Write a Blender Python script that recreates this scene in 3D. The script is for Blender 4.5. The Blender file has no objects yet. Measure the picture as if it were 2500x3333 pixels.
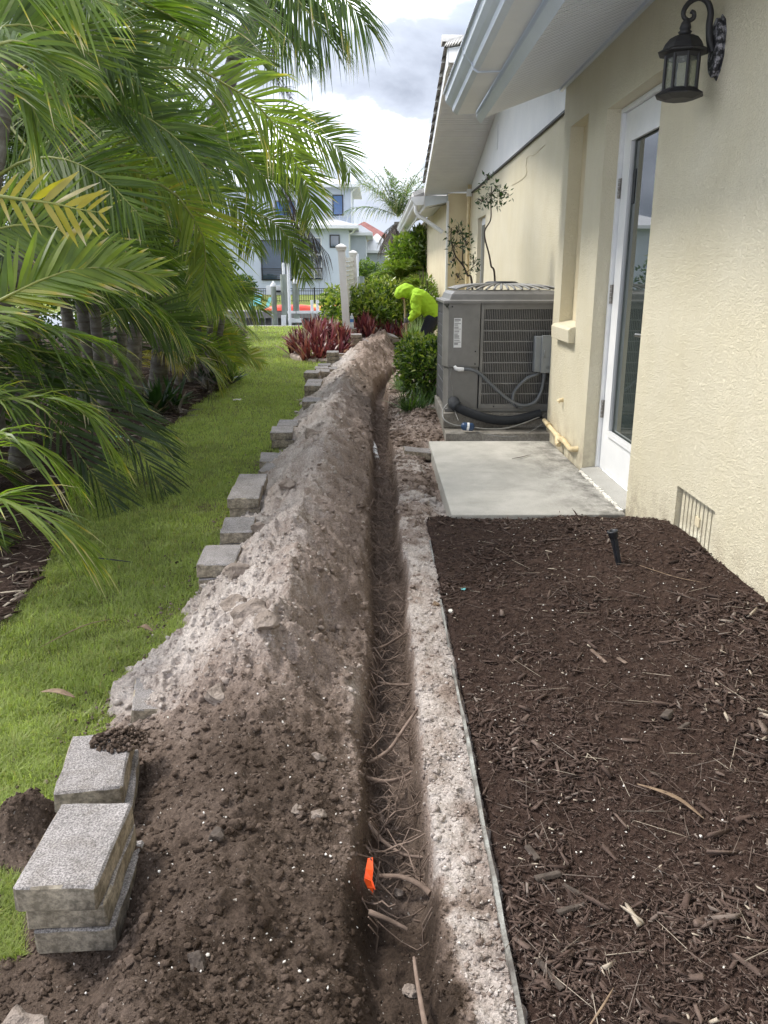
import bpy, bmesh, math, random
import numpy as np
from mathutils import Vector, Matrix
R = math.radians
random.seed(7); rng = np.random.default_rng(7)
scene = bpy.context.scene
COL = scene.collection

# ---------------------------------------------------------------- camera
cam_d = bpy.data.cameras.new('camera'); cam = bpy.data.objects.new('camera', cam_d); COL.objects.link(cam)
cam_d.sensor_fit = 'VERTICAL'; cam_d.sensor_height = 24.0; cam_d.lens = 24.0*2620/3333
cam_d.clip_start = 0.05; cam_d.clip_end = 3000
cam.location = (0, 0, 1.2); cam.rotation_euler = (R(90-16.408), 0, R(-0.468))
scene.camera = cam

# ---------------------------------------------------------------- sky and sun
SUN_EL, SUN_AZ = 52.0, -72.0          # azimuth from +Y towards +X
world = bpy.data.worlds.new('World'); scene.world = world; world.use_nodes = True
wt = world.node_tree; wt.nodes.clear()
def wn(t, **k):
    n = wt.nodes.new(t)
    for a, b in k.items(): setattr(n, a, b)
    return n
wo = wn('ShaderNodeOutputWorld'); wb = wn('ShaderNodeBackground'); wb.inputs[1].default_value = 0.15
sky = wn('ShaderNodeTexSky', sky_type='NISHITA', sun_disc=False, sun_elevation=R(SUN_EL), sun_rotation=R(SUN_AZ))
sky.air_density = 1.0; sky.dust_density = 2.0
tc = wn('ShaderNodeTexCoord'); mp = wn('ShaderNodeMapping'); mp.inputs['Scale'].default_value = (1.0, 1.0, 2.1); mp.inputs['Location'].default_value = (9.1, 3.3, 1.1)
n1 = wn('ShaderNodeTexNoise'); n1.inputs['Scale'].default_value = 3.2; n1.inputs['Detail'].default_value = 8; n1.inputs['Roughness'].default_value = 0.55; n1.inputs['Distortion'].default_value = 0.35
r1 = wn('ShaderNodeValToRGB')
e = r1.color_ramp.elements
e[0].position = 0.36; e[0].color = (0.50, 0.56, 0.70, 1)
e[1].position = 0.68; e[1].color = (8.6, 8.8, 9.2, 1)
m_ = e.new(0.50); m_.color = (1.0, 1.09, 1.28, 1)
m_ = e.new(0.58); m_.color = (2.9, 3.05, 3.35, 1)
n2 = wn('ShaderNodeTexNoise'); n2.inputs['Scale'].default_value = 1.4; n2.inputs['Detail'].default_value = 5
r2 = wn('ShaderNodeValToRGB'); r2.color_ramp.elements[0].position = 0.34; r2.color_ramp.elements[0].color = (0.8, 0.8, 0.8, 1); r2.color_ramp.elements[1].position = 0.5; r2.color_ramp.elements[1].color = (1, 1, 1, 1)
mx = wn('ShaderNodeMix', data_type='RGBA')
wt.links.new(tc.outputs['Generated'], mp.inputs[0]); wt.links.new(mp.outputs[0], n1.inputs['Vector']); wt.links.new(mp.outputs[0], n2.inputs['Vector'])
wt.links.new(n1.outputs['Fac'], r1.inputs[0]); wt.links.new(n2.outputs['Fac'], r2.inputs[0])
wt.links.new(r2.outputs[0], mx.inputs[0]); wt.links.new(sky.outputs[0], mx.inputs[6]); wt.links.new(r1.outputs[0], mx.inputs[7])
wt.links.new(mx.outputs[2], wb.inputs[0]); wt.links.new(wb.outputs[0], wo.inputs[0])
sd = bpy.data.lights.new('sun', 'SUN'); so = bpy.data.objects.new('sun', sd); COL.objects.link(so)
sd.energy = 0.72; sd.angle = R(13); sd.color = (1.0, 0.95, 0.87)
dirv = Vector((math.sin(R(SUN_AZ))*math.cos(R(SUN_EL)), math.cos(R(SUN_AZ))*math.cos(R(SUN_EL)), math.sin(R(SUN_EL))))
so.rotation_euler = (-dirv).to_track_quat('-Z', 'Y').to_euler()
scene.view_settings.view_transform = 'Standard'; scene.view_settings.look = 'None'
scene.view_settings.exposure = 2.5; scene.view_settings.gamma = 1.0; scene.view_settings.use_curve_mapping = False
scene.cycles.max_bounces = 8; scene.cycles.diffuse_bounces = 4; scene.cycles.transparent_max_bounces = 12
scene.cycles.caustics_reflective = False; scene.cycles.caustics_refractive = False
scene.cycles.use_denoising = True

# ---------------------------------------------------------------- materials
MATS = {}
def newmat(name):
    m = bpy.data.materials.new(name); m.use_nodes = True; MATS[name] = m
    nt = m.node_tree; return m, nt, nt.nodes['Principled BSDF']
def node(nt, t, **k):
    n = nt.nodes.new(t)
    for a, b in k.items():
        if a in n.inputs: n.inputs[a].default_value = b
        else: setattr(n, a, b)
    return n
def ramp(nt, stops, src):
    r = nt.nodes.new('ShaderNodeValToRGB'); el = r.color_ramp.elements
    for i, (p, c) in enumerate(stops):
        if i < 2: x = el[i]; x.position = p
        else: x = el.new(p)
        x.color = (*c, 1)
    nt.links.new(src, r.inputs[0]); return r
def coords(nt, per_object=False, scale=None):
    t = nt.nodes.new('ShaderNodeTexCoord'); out = t.outputs['Object']
    if per_object:
        oi = nt.nodes.new('ShaderNodeObjectInfo'); mm = nt.nodes.new('ShaderNodeVectorMath'); mm.operation = 'SCALE'
        cb = nt.nodes.new('ShaderNodeCombineXYZ')
        for i in range(3): nt.links.new(oi.outputs['Random'], cb.inputs[i])
        nt.links.new(cb.outputs[0], mm.inputs[0]); mm.inputs['Scale'].default_value = 37.0
        ad = nt.nodes.new('ShaderNodeVectorMath'); nt.links.new(out, ad.inputs[0]); nt.links.new(mm.outputs[0], ad.inputs[1]); out = ad.outputs[0]
    if scale:
        mpn = nt.nodes.new('ShaderNodeMapping'); mpn.inputs['Scale'].default_value = scale; nt.links.new(out, mpn.inputs[0]); out = mpn.outputs[0]
    return out
def noise(nt, co, scale, detail=6, rough=0.6, dist=0.0):
    n = node(nt, 'ShaderNodeTexNoise', Scale=scale, Detail=detail, Roughness=rough, Distortion=dist); nt.links.new(co, n.inputs['Vector']); return n.outputs['Fac']
def mixc(nt, f, a, b, blend='MIX'):
    x = nt.nodes.new('ShaderNodeMix'); x.data_type = 'RGBA'; x.blend_type = blend
    for s, i in ((f, 0), (a, 6), (b, 7)):
        if hasattr(s, 'links'): nt.links.new(s, x.inputs[i])
        else: x.inputs[i].default_value = s if i == 0 else (*s, 1)
    return x.outputs[2]
def bump(nt, bsdf, h, strength, dist=0.01, prev=None):
    b = node(nt, 'ShaderNodeBump', Strength=strength, Distance=dist); nt.links.new(h, b.inputs['Height'])
    if prev: nt.links.new(prev, b.inputs['Normal'])
    nt.links.new(b.outputs[0], bsdf.inputs['Normal']); return b.outputs[0]
def simple(name, stops, scale=8, rough=0.7, bumps=(), per_object=False, detail=6, metal=0.0, spec=0.5, cs=None, fine=None):
    m, nt, b = newmat(name); co = coords(nt, per_object, cs)
    f = noise(nt, co, scale, detail)
    c = ramp(nt, stops, f).outputs[0]
    if fine:                                  # fine speckle: (scale, amount, dark, light)
        g = ramp(nt, [(0.42, (fine[2],)*3), (0.62, (fine[3],)*3)], noise(nt, co, fine[0], 3, 0.7)).outputs[0]
        c = mixc(nt, fine[1], c, g, 'MULTIPLY')
    nt.links.new(c, b.inputs['Base Color']); b.inputs['Roughness'].default_value = rough; b.inputs['Metallic'].default_value = metal
    b.inputs['Specular IOR Level'].default_value = spec
    prev = None
    for sc, st, di in bumps: prev = bump(nt, b, noise(nt, co, sc, 4, 0.65), st, di, prev)
    return m
def leafmat(name, stops, rough=0.42, trans=0.45, spec=0.5, objvar=0.25, tboost=1.5):
    m, nt, b = newmat(name)
    at = node(nt, 'ShaderNodeAttribute', attribute_name='tint')
    oi = nt.nodes.new('ShaderNodeObjectInfo'); ma = nt.nodes.new('ShaderNodeMath'); ma.operation = 'MULTIPLY_ADD'
    nt.links.new(oi.outputs['Random'], ma.inputs[0]); ma.inputs[1].default_value = objvar*0.5
    nt.links.new(at.outputs['Fac'], ma.inputs[2])
    c = ramp(nt, stops, ma.outputs[0]).outputs[0]
    c = mixc(nt, 0.5, c, ramp(nt, [(0.3, (0.6,)*3), (0.7, (1.25,)*3)], noise(nt, coords(nt), 9, 3)).outputs[0], 'MULTIPLY')
    nt.links.new(c, b.inputs['Base Color']); b.inputs['Roughness'].default_value = rough; b.inputs['Specular IOR Level'].default_value = spec
    tr = nt.nodes.new('ShaderNodeBsdfTranslucent')
    tcol = mixc(nt, 1.0, c, (tboost*1.1, tboost*1.25, tboost*0.55), 'MULTIPLY'); nt.links.new(tcol, tr.inputs[0])
    ms = nt.nodes.new('ShaderNodeMixShader'); ms.inputs[0].default_value = trans
    nt.links.new(b.outputs[0], ms.inputs[1]); nt.links.new(tr.outputs[0], ms.inputs[2])
    nt.links.new(ms.outputs[0], nt.nodes['Material Output'].inputs[0]); return m
def tintmat(name, stops, rough=0.8, bumps=(), spec=0.3):
    m, nt, b = newmat(name); at = node(nt, 'ShaderNodeAttribute', attribute_name='tint')
    c = ramp(nt, stops, at.outputs['Fac']).outputs[0]; co = coords(nt)
    c = mixc(nt, 0.6, c, ramp(nt, [(0.3, (0.55,)*3), (0.7, (1.3,)*3)], noise(nt, co, 60, 4)).outputs[0], 'MULTIPLY')
    nt.links.new(c, b.inputs['Base Color']); b.inputs['Roughness'].default_value = rough; b.inputs['Specular IOR Level'].default_value = spec
    prev = None
    for sc, st, di in bumps: prev = bump(nt, b, noise(nt, co, sc, 4, 0.65), st, di, prev)
    return m

# ---------------------------------------------------------------- mesh helpers
def fbm(x, y, octv=4, seed=0, gain=0.5):
    """value noise in [-1,1], numpy arrays"""
    x = np.asarray(x, float); y = np.asarray(y, float); t = np.zeros(np.broadcast(x, y).shape); a = 1.0; s = 0.0
    for o in range(octv):
        xi = np.floor(x).astype(np.int64); yi = np.floor(y).astype(np.int64); u = x-xi; v = y-yi
        u = u*u*(3-2*u); v = v*v*(3-2*v)
        def h(i, j):
            n = (i*374761393 + j*668265263 + (seed+o)*1442695041) & 0xffffffff
            n = ((n ^ (n >> 13))*1274126177) & 0xffffffff
            return ((n ^ (n >> 16)) & 0xffff)/32767.5-1
        t = t+a*((h(xi, yi)*(1-u)+h(xi+1, yi)*u)*(1-v)+(h(xi, yi+1)*(1-u)+h(xi+1, yi+1)*u)*v); s += a
        a *= gain; x = x*2.03+17.1; y = y*2.03+9.7
    return t/s
def sstep(a, b, x): t = np.clip((np.asarray(x, float)-a)/(b-a), 0, 1); return t*t*(3-2*t)
def link(o, parent=None):
    COL.objects.link(o)
    if parent is not None:
        o.parent = parent; o.location = -Vector(parent.location) if o.get('_w', True) else o.location
    return o
def np_obj(name, V, F, mat, parent=None, tint=None, smooth=False, world_coords=True):
    """V (n,3); F (m,k) array or list of arrays; one mesh object"""
    me = bpy.data.meshes.new(name); Fs = F if isinstance(F, list) else [F]
    V = np.asarray(V, np.float32); me.vertices.add(len(V)); me.vertices.foreach_set('co', V.ravel())
    nl = sum(f.size for f in Fs); npoly = sum(len(f) for f in Fs)
    me.loops.add(nl); me.loops.foreach_set('vertex_index', np.concatenate([f.ravel() for f in Fs]).astype(np.int32))
    me.polygons.add(npoly)
    tot = np.concatenate([np.full(len(f), f.shape[1]) for f in Fs]).astype(np.int32); st = np.concatenate([[0], np.cumsum(tot)[:-1]]).astype(np.int32)
    me.polygons.foreach_set('loop_start', st)
    if smooth: me.polygons.foreach_set('use_smooth', np.ones(npoly, bool))
    me.update(calc_edges=True); me.validate()
    if tint is not None:
        a = me.attributes.new('tint', 'FLOAT', 'POINT'); a.data.foreach_set('value', np.asarray(tint, np.float32))
    me.materials.append(MATS[mat] if isinstance(mat, str) else mat)
    o = bpy.data.objects.new(name, me)
    COL.objects.link(o)
    if parent is not None:
        o.parent = parent
        if world_coords: o.location = -Vector(root_loc(parent))
    return o
def root_loc(p):
    l = Vector((0, 0, 0))
    while p is not None: l = l+Vector(p.location); p = p.parent
    return l
class MB:
    def __init__(s): s.v = []; s.f = []; s.sm = []
    def add(s, vs, fs, smooth=False):
        n = len(s.v); s.v += [tuple(map(float, v)) for v in vs]; s.f += [tuple(i+n for i in f) for f in fs]; s.sm += [smooth]*len(fs); return s
    def box(s, x0, x1, y0, y1, z0, z1, M=None):
        vs = [Vector((x, y, z)) for z in (z0, z1) for y in (y0, y1) for x in (x0, x1)]
        if M is not None: vs = [M @ v for v in vs]
        return s.add(vs, [(0, 2, 3, 1), (4, 5, 7, 6), (0, 1, 5, 4), (2, 6, 7, 3), (0, 4, 6, 2), (1, 3, 7, 5)])
    def tube(s, pts, rad, n=8, cap=True, smooth=True, flat=1.0):
        pts = [Vector(p) for p in pts]; m = len(pts)
        if not hasattr(rad, '__len__'): rad = [rad]*m
        vs = []; up = None
        for i, p in enumerate(pts):
            t = (pts[min(i+1, m-1)]-pts[max(i-1, 0)]); t = t.normalized() if t.length > 1e-9 else Vector((0, 0, 1))
            if up is None: up = Vector((0, 0, 1)) if abs(t.z) < .9 else Vector((1, 0, 0))
            a = t.cross(up); a = a.normalized() if a.length > 1e-6 else t.orthogonal().normalized(); b = a.cross(t).normalized(); up = b
            for k in range(n):
                an = 2*math.pi*k/n; vs.append(p+a*(math.cos(an)*rad[i])+b*(math.sin(an)*rad[i]*flat))
        fs = [(i*n+k, i*n+(k+1) % n, (i+1)*n+(k+1) % n, (i+1)*n+k) for i in range(m-1) for k in range(n)]
        s.add(vs, fs, smooth)
        if cap:
            s.add(vs[:n], [tuple(range(n))[::-1]]); s.add(vs[-n:], [tuple(range(n))])
        return s
    def lathe(s, prof, c=(0, 0, 0), n=12, smooth=True, M=None):
        vs = []
        for r, z in prof:
            for k in range(n):
                a = 2*math.pi*k/n; v = Vector((c[0]+r*math.cos(a), c[1]+r*math.sin(a), c[2]+z)); vs.append(M @ v if M is not None else v)
        fs = [(i*n+k, i*n+(k+1) % n, (i+1)*n+(k+1) % n, (i+1)*n+k) for i in range(len(prof)-1) for k in range(n)]
        s.add(vs, fs, smooth); s.add(vs[:n], [tuple(range(n))[::-1]]); return s.add(vs[-n:], [tuple(range(n))])
    def prism(s, outline, a, b, axis='y'):
        """outline: 2D points; extruded from a to b along axis; outline in the other two axes (x,z),(y,z),(x,y)"""
        def mk(p, t): return {'y': (p[0], t, p[1]), 'x': (t, p[0], p[1]), 'z': (p[0], p[1], t)}[axis]
        n = len(outline); vs = [mk(p, a) for p in outline]+[mk(p, b) for p in outline]
        return s.add(vs, [tuple(range(n)), tuple(range(n, 2*n))[::-1]]+[(i, n+i, n+(i+1) % n, (i+1) % n) for i in range(n)])
    def quad(s, a, b, c, d): return s.add([a, b, c, d], [(0, 1, 2, 3)])
    def build(s, name, mat, parent=None, bevel=0, world_coords=True, fix=True):
        me = bpy.data.meshes.new(name); me.from_pydata(s.v, [], s.f); me.polygons.foreach_set('use_smooth', s.sm)
        if fix or bevel:
            bm = bmesh.new(); bm.from_mesh(me)
            if fix: bmesh.ops.recalc_face_normals(bm, faces=bm.faces)
            if bevel:
                bmesh.ops.remove_doubles(bm, verts=bm.verts, dist=1e-5)
                bmesh.ops.bevel(bm, geom=[e for e in bm.edges if len(e.link_faces) == 2 and e.calc_face_angle(0) > 0.5], offset=bevel, segments=2, affect='EDGES', profile=0.6)
            bm.to_mesh(me); bm.free()
        me.materials.append(MATS[mat]); o = bpy.data.objects.new(name, me); COL.objects.link(o)
        if parent is not None:
            o.parent = parent
            if world_coords: o.location = -root_loc(parent)
        return o
def tag(o, label, cat, group=None):
    o['label'] = label; o['category'] = cat
    if group: o['group'] = group
    return o
def thing(name, label, cat, loc=(0, 0, 0), group=None):
    o = bpy.data.objects.new(name, None); COL.objects.link(o); o.location = loc; o.empty_display_size = 0.1
    return tag(o, label, cat, group)
def struct(o, label=None): o['kind'] = 'structure'; return o
def stuff(o, label=None, cat=None):
    o['kind'] = 'stuff'
    if label: o['label'] = label; o['category'] = cat
    return o
def grid_obj(name, xs, ys, zf, mat, smooth=True, parent=None, tintf=None):
    X, Y = np.meshgrid(xs, ys); Z = zf(X, Y); V = np.stack([X.ravel(), Y.ravel(), Z.ravel()], 1)
    nx, ny = len(xs), len(ys); i = np.arange(nx-1)[None, :]+np.arange(ny-1)[:, None]*nx
    F = np.stack([i, i+1, i+nx+1, i+nx], -1).reshape(-1, 4)
    return np_obj(name, V, F, mat, parent, tint=None if tintf is None else tintf(X, Y, Z).ravel(), smooth=smooth)
def ordn(i): return ['top', 'second', 'third', 'fourth', 'fifth'][i]
# ---------------------------------------------------------------- material library
def stucco_mat():
    m, nt, b = newmat('stucco'); co = coords(nt)
    c = ramp(nt, [(0.35, (0.70, 0.635, 0.46)), (0.65, (0.745, 0.685, 0.52))], noise(nt, co, 2.2, 5)).outputs[0]
    st = ramp(nt, [(0.47, (0.82, 0.82, 0.84)), (0.62, (1, 1, 1))], noise(nt, coords(nt, scale=(1, 3.2, 0.35)), 2.1, 6, 0.65)).outputs[0]   # rain streaks
    c = mixc(nt, 0.16, c, st, 'MULTIPLY')
    sp = nt.nodes.new('ShaderNodeSeparateXYZ'); nt.links.new(co, sp.inputs[0])
    gr = node(nt, 'ShaderNodeMapRange'); nt.links.new(sp.outputs['Z'], gr.inputs[0]); gr.inputs[1].default_value = 0.30; gr.inputs[2].default_value = 0.0
    spl = ramp(nt, [(0.42, (0, 0, 0)), (0.65, (1, 1, 1))], noise(nt, co, 9, 6, 0.7)).outputs[0]
    mu = nt.nodes.new('ShaderNodeMath'); mu.operation = 'MULTIPLY'; nt.links.new(gr.outputs[0], mu.inputs[0]); nt.links.new(spl, mu.inputs[1])
    c = mixc(nt, mu.outputs[0], c, (0.42, 0.35, 0.25))                                  # splashed dirt near the ground
    nt.links.new(c, b.inputs['Base Color']); b.inputs['Roughness'].default_value = 0.62; b.inputs['Specular IOR Level'].default_value = 0.35
    v = node(nt, 'ShaderNodeTexNoise', Scale=75, Detail=3, Roughness=0.6, Distortion=1.4); nt.links.new(co, v.inputs['Vector'])
    p = bump(nt, b, ramp(nt, [(0.38, (0, 0, 0)), (0.6, (1, 1, 1))], v.outputs['Fac']).outputs[0], 0.65, 0.006)
    bump(nt, b, noise(nt, co, 30, 3), 0.3, 0.006, p)
stucco_mat()
simple('stucco_smooth', [(0.35, (0.62, 0.53, 0.36)), (0.65, (0.68, 0.60, 0.425))], 4, 0.65, [(50, 0.25, 0.004)])
simple('paint_white', [(0.3, (0.70, 0.71, 0.72)), (0.7, (0.80, 0.80, 0.80))], 5, 0.42, [(40, 0.04, 0.002)])
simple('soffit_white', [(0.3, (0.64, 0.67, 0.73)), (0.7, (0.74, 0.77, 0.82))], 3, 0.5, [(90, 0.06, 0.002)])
simple('siding_white', [(0.3, (0.72, 0.73, 0.75)), (0.7, (0.80, 0.80, 0.81))], 3, 0.5)
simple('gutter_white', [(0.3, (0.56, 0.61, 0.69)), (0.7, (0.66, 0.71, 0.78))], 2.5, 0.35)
simple('tile_roof', [(0.3, (0.42, 0.40, 0.38)), (0.5, (0.6, 0.58, 0.55)), (0.7, (0.72, 0.7, 0.67))], 7, 0.8, [(40, 0.4, 0.01)])
simple('dark_iron', [(0.3, (0.012, 0.012, 0.014)), (0.75, (0.035, 0.033, 0.033))], 18, 0.55, [(120, 0.3, 0.002)])
def weathered_iron():
    m, nt, b = newmat('worn_iron'); co = coords(nt)
    f = ramp(nt, [(0.5, (0, 0, 0)), (0.6, (1, 1, 1))], noise(nt, co, 40, 6, 0.7)).outputs[0]
    nt.links.new(mixc(nt, f, (0.02, 0.02, 0.022), (0.34, 0.33, 0.35)), b.inputs['Base Color']); b.inputs['Roughness'].default_value = 0.7
weathered_iron()
def seeded_glass():
    m, nt, b = newmat('lamp_glass'); b.inputs['Base Color'].default_value = (0.75, 0.78, 0.72, 1); b.inputs['Roughness'].default_value = 0.06
    b.inputs['Transmission Weight'].default_value = 0.9; b.inputs['IOR'].default_value = 1.3
    bump(nt, b, noise(nt, coords(nt, scale=(1, 1, 0.35)), 70, 2), 0.6, 0.004)
seeded_glass()
def dark_glass(name, c, rough=0.03, ior=1.9):
    m, nt, b = newmat(name); nt.links.new(ramp(nt, [(0.3, tuple(x*0.7 for x in c)), (0.7, c)], noise(nt, coords(nt), 1.3, 2)).outputs[0], b.inputs['Base Color'])
    b.inputs['Roughness'].default_value = rough; b.inputs['IOR'].default_value = ior
dark_glass('door_glass', (0.05, 0.065, 0.06), 0.015, 2.1); dark_glass('window_glass', (0.05, 0.08, 0.12), 0.03, 2.0); dark_glass('blue_glass', (0.03, 0.12, 0.32), 0.05, 2.0)
simple('steel', [(0.3, (0.35, 0.34, 0.32)), (0.7, (0.5, 0.49, 0.47))], 30, 0.35, metal=1.0)
simple('rusty_hinge', [(0.35, (0.22, 0.2, 0.18)), (0.65, (0.36, 0.34, 0.31))], 60, 0.5, metal=0.5)
def concrete_mat(name, lo, hi, stain, amt, speck=(220, 0.55, 0.72, 1.2)):
    m, nt, b = newmat(name); co = coords(nt, per_object=(name == 'paver_concrete'))
    c = ramp(nt, [(0.3, lo), (0.7, hi)], noise(nt, co, 5, 8, 0.65)).outputs[0]
    s = ramp(nt, [(0.46, (0, 0, 0)), (0.66, (1, 1, 1))], noise(nt, co, 3.1 if name != 'paver_concrete' else 14, 8, 0.72, 0.4)).outputs[0]
    mm = nt.nodes.new('ShaderNodeMath'); mm.operation = 'MULTIPLY'; nt.links.new(s, mm.inputs[0]); mm.inputs[1].default_value = amt
    c = mixc(nt, mm.outputs[0], c, stain)
    g = ramp(nt, [(0.4, (speck[2],)*3), (0.63, (speck[3],)*3)], noise(nt, co, speck[0], 3, 0.75)).outputs[0]
    c = mixc(nt, speck[1], c, g, 'MULTIPLY')
    nt.links.new(c, b.inputs['Base Color']); b.inputs['Roughness'].default_value = 0.88; b.inputs['Specular IOR Level'].default_value = 0.25
    p = bump(nt, b, noise(nt, co, speck[0], 3, 0.7), 0.35, 0.003); bump(nt, b, noise(nt, co, 25, 5), 0.25, 0.006, p)
    return m, nt, b, c, co
def slab_mat():
    m, nt, b, c, co = concrete_mat('slab_concrete', (0.40, 0.385, 0.345), (0.52, 0.50, 0.455), (0.30, 0.29, 0.26), 0.5, (160, 0.4, 0.75, 1.15))
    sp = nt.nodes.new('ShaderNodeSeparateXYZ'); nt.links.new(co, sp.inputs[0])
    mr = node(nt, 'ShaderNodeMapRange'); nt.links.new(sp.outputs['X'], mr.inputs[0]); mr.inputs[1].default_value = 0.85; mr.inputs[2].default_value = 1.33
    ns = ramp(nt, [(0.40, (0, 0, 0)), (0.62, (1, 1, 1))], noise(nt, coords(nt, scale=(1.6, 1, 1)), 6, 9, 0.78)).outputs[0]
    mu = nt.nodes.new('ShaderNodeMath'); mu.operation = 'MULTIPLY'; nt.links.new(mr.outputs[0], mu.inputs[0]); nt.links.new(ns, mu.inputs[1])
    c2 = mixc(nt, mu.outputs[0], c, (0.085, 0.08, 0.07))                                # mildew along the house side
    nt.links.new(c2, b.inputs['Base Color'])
slab_mat()
concrete_mat('paver_concrete', (0.20, 0.185, 0.177), (0.325, 0.30, 0.29), (0.15, 0.13, 0.11), 0.55, (260, 0.9, 0.45, 1.6))
concrete_mat('paver_side', (0.26, 0.215, 0.155), (0.40, 0.35, 0.28), (0.07, 0.058, 0.046), 0.85, (60, 0.7, 0.45, 1.35))
concrete_mat('pad_concrete', (0.20, 0.185, 0.16), (0.30, 0.28, 0.25), (0.09, 0.08, 0.065), 0.8, (80, 0.5, 0.6, 1.25))
concrete_mat('sill_concrete', (0.36, 0.35, 0.32), (0.45, 0.44, 0.41), (0.3, 0.29, 0.26), 0.3)
concrete_mat('edging_stone', (0.36, 0.29, 0.25), (0.52, 0.43, 0.38), (0.25, 0.2, 0.17), 0.4)
simple('seawall_cap', [(0.3, (0.55, 0.52, 0.48)), (0.7, (0.68, 0.65, 0.62))], 4, 0.85)
simple('ac_grey', [(0.3, (0.155, 0.150, 0.140)), (0.7, (0.205, 0.198, 0.186))], 3.5, 0.42, [(60, 0.05, 0.002)], fine=(12, 0.35, 0.8, 1.1))
simple('ac_dark', [(0.3, (0.055, 0.055, 0.058)), (0.7, (0.085, 0.085, 0.088))], 30, 0.6)
simple('ac_bar', [(0.3, (0.20, 0.198, 0.19)), (0.7, (0.26, 0.255, 0.245))], 12, 0.45)
def coil_mat():
    m, nt, b = newmat('ac_coil'); w = node(nt, 'ShaderNodeTexNoise', Scale=55, Detail=2); nt.links.new(coords(nt, scale=(1, 1, 0.05)), w.inputs['Vector'])
    nt.links.new(ramp(nt, [(0.35, (0.02, 0.02, 0.021)), (0.65, (0.075, 0.075, 0.077))], w.outputs['Fac']).outputs[0], b.inputs['Base Color']); b.inputs['Roughness'].default_value = 0.7
coil_mat()
simple('box_grey', [(0.3, (0.17, 0.185, 0.195)), (0.7, (0.215, 0.23, 0.24))], 8, 0.5)
simple('conduit_grey', [(0.3, (0.10, 0.11, 0.12)), (0.7, (0.15, 0.16, 0.17))], 10, 0.5)
simple('foam_black', [(0.3, (0.010, 0.012, 0.016)), (0.7, (0.022, 0.025, 0.03))], 20, 0.8, [(80, 0.4, 0.003)])
simple('cable_grey', [(0.3, (0.16, 0.16, 0.155)), (0.7, (0.26, 0.255, 0.24))], 20, 0.6)
simple('drier_blue', [(0.3, (0.012, 0.035, 0.09)), (0.7, (0.02, 0.055, 0.13))], 20, 0.4)
simple('plastic_white', [(0.3, (0.68, 0.69, 0.70)), (0.7, (0.78, 0.78, 0.78))], 6, 0.4)
simple('vinyl_white', [(0.3, (0.62, 0.60, 0.57)), (0.7, (0.74, 0.73, 0.71))], 3, 0.42)
simple('pipe_cream', [(0.3, (0.50, 0.39, 0.21)), (0.55, (0.66, 0.54, 0.33)), (0.75, (0.70, 0.58, 0.37))], 14, 0.6, [(60, 0.3, 0.003)])
def sticker_mat():
    m, nt, b = newmat('sticker_print'); co = coords(nt)
    w = node(nt, 'ShaderNodeTexNoise', Scale=1.0, Detail=1); nt.links.new(coords(nt, scale=(70, 1, 240)), w.inputs['Vector'])
    nt.links.new(ramp(nt, [(0.47, (0.62, 0.63, 0.63)), (0.52, (0.30, 0.31, 0.32)), (0.56, (0.60, 0.61, 0.61))], w.outputs['Fac']).outputs[0], b.inputs['Base Color']); b.inputs['Roughness'].default_value = 0.4
sticker_mat()
# ground
def soil_mat():
    m, nt, b = newmat('soil'); co = coords(nt); at = node(nt, 'ShaderNodeAttribute', attribute_name='tint')
    n1 = noise(nt, co, 7, 8, 0.72); ma = nt.nodes.new('ShaderNodeMath'); ma.operation = 'MULTIPLY_ADD'; nt.links.new(n1, ma.inputs[0]); ma.inputs[1].default_value = 0.55
    sb = nt.nodes.new('ShaderNodeMath'); sb.operation = 'SUBTRACT'; nt.links.new(at.outputs['Fac'], sb.inputs[0]); sb.inputs[1].default_value = 0.275; nt.links.new(sb.outputs[0], ma.inputs[2])
    c = ramp(nt, SOIL_STOPS, ma.outputs[0]).outputs[0]
    g = ramp(nt, [(0.35, (0.5,)*3), (0.65, (1.35,)*3)], noise(nt, co, 130, 4, 0.75)).outputs[0]; c = mixc(nt, 0.7, c, g, 'MULTIPLY')
    w = ramp(nt, [(0.70, (0, 0, 0)), (0.74, (1, 1, 1))], noise(nt, co, 95, 2, 0.5)).outputs[0]
    wl = nt.nodes.new('ShaderNodeMath'); wl.operation = 'MULTIPLY'; nt.links.new(w, wl.inputs[0]); wl.inputs[1].default_value = 0.7
    c = mixc(nt, wl.outputs[0], c, (0.55, 0.5, 0.44))                                    # shell grit
    nt.links.new(c, b.inputs['Base Color']); b.inputs['Roughness'].default_value = 0.95; b.inputs['Specular IOR Level'].default_value = 0.15
    p = bump(nt, b, noise(nt, co, 45, 6, 0.75), 0.9, 0.02); bump(nt, b, noise(nt, co, 160, 4, 0.7), 0.8, 0.006, p)
SOIL_STOPS = [(0.0, (0.030, 0.020, 0.014)), (0.25, (0.090, 0.064, 0.048)), (0.5, (0.195, 0.145, 0.115)), (0.75, (0.36, 0.285, 0.24)), (1.0, (0.64, 0.57, 0.52))]
soil_mat()
tintmat('clod', SOIL_STOPS, 0.95, [(90, 1.0, 0.012), (260, 1.0, 0.005)], 0.1)
simple('mulch_base', [(0.3, (0.024, 0.014, 0.011)), (0.55, (0.056, 0.035, 0.027)), (0.75, (0.095, 0.066, 0.052))], 40, 0.95, [(60, 1.0, 0.015), (190, 0.8, 0.005)], spec=0.15, detail=8)
tintmat('mulch_chip', [(0.0, (0.026, 0.016, 0.012)), (0.5, (0.078, 0.050, 0.039)), (0.8, (0.13, 0.092, 0.074)), (0.93, (0.20, 0.165, 0.14)), (1.0, (0.55, 0.47, 0.36))], 0.85, [(300, 0.4, 0.002)])
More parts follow.
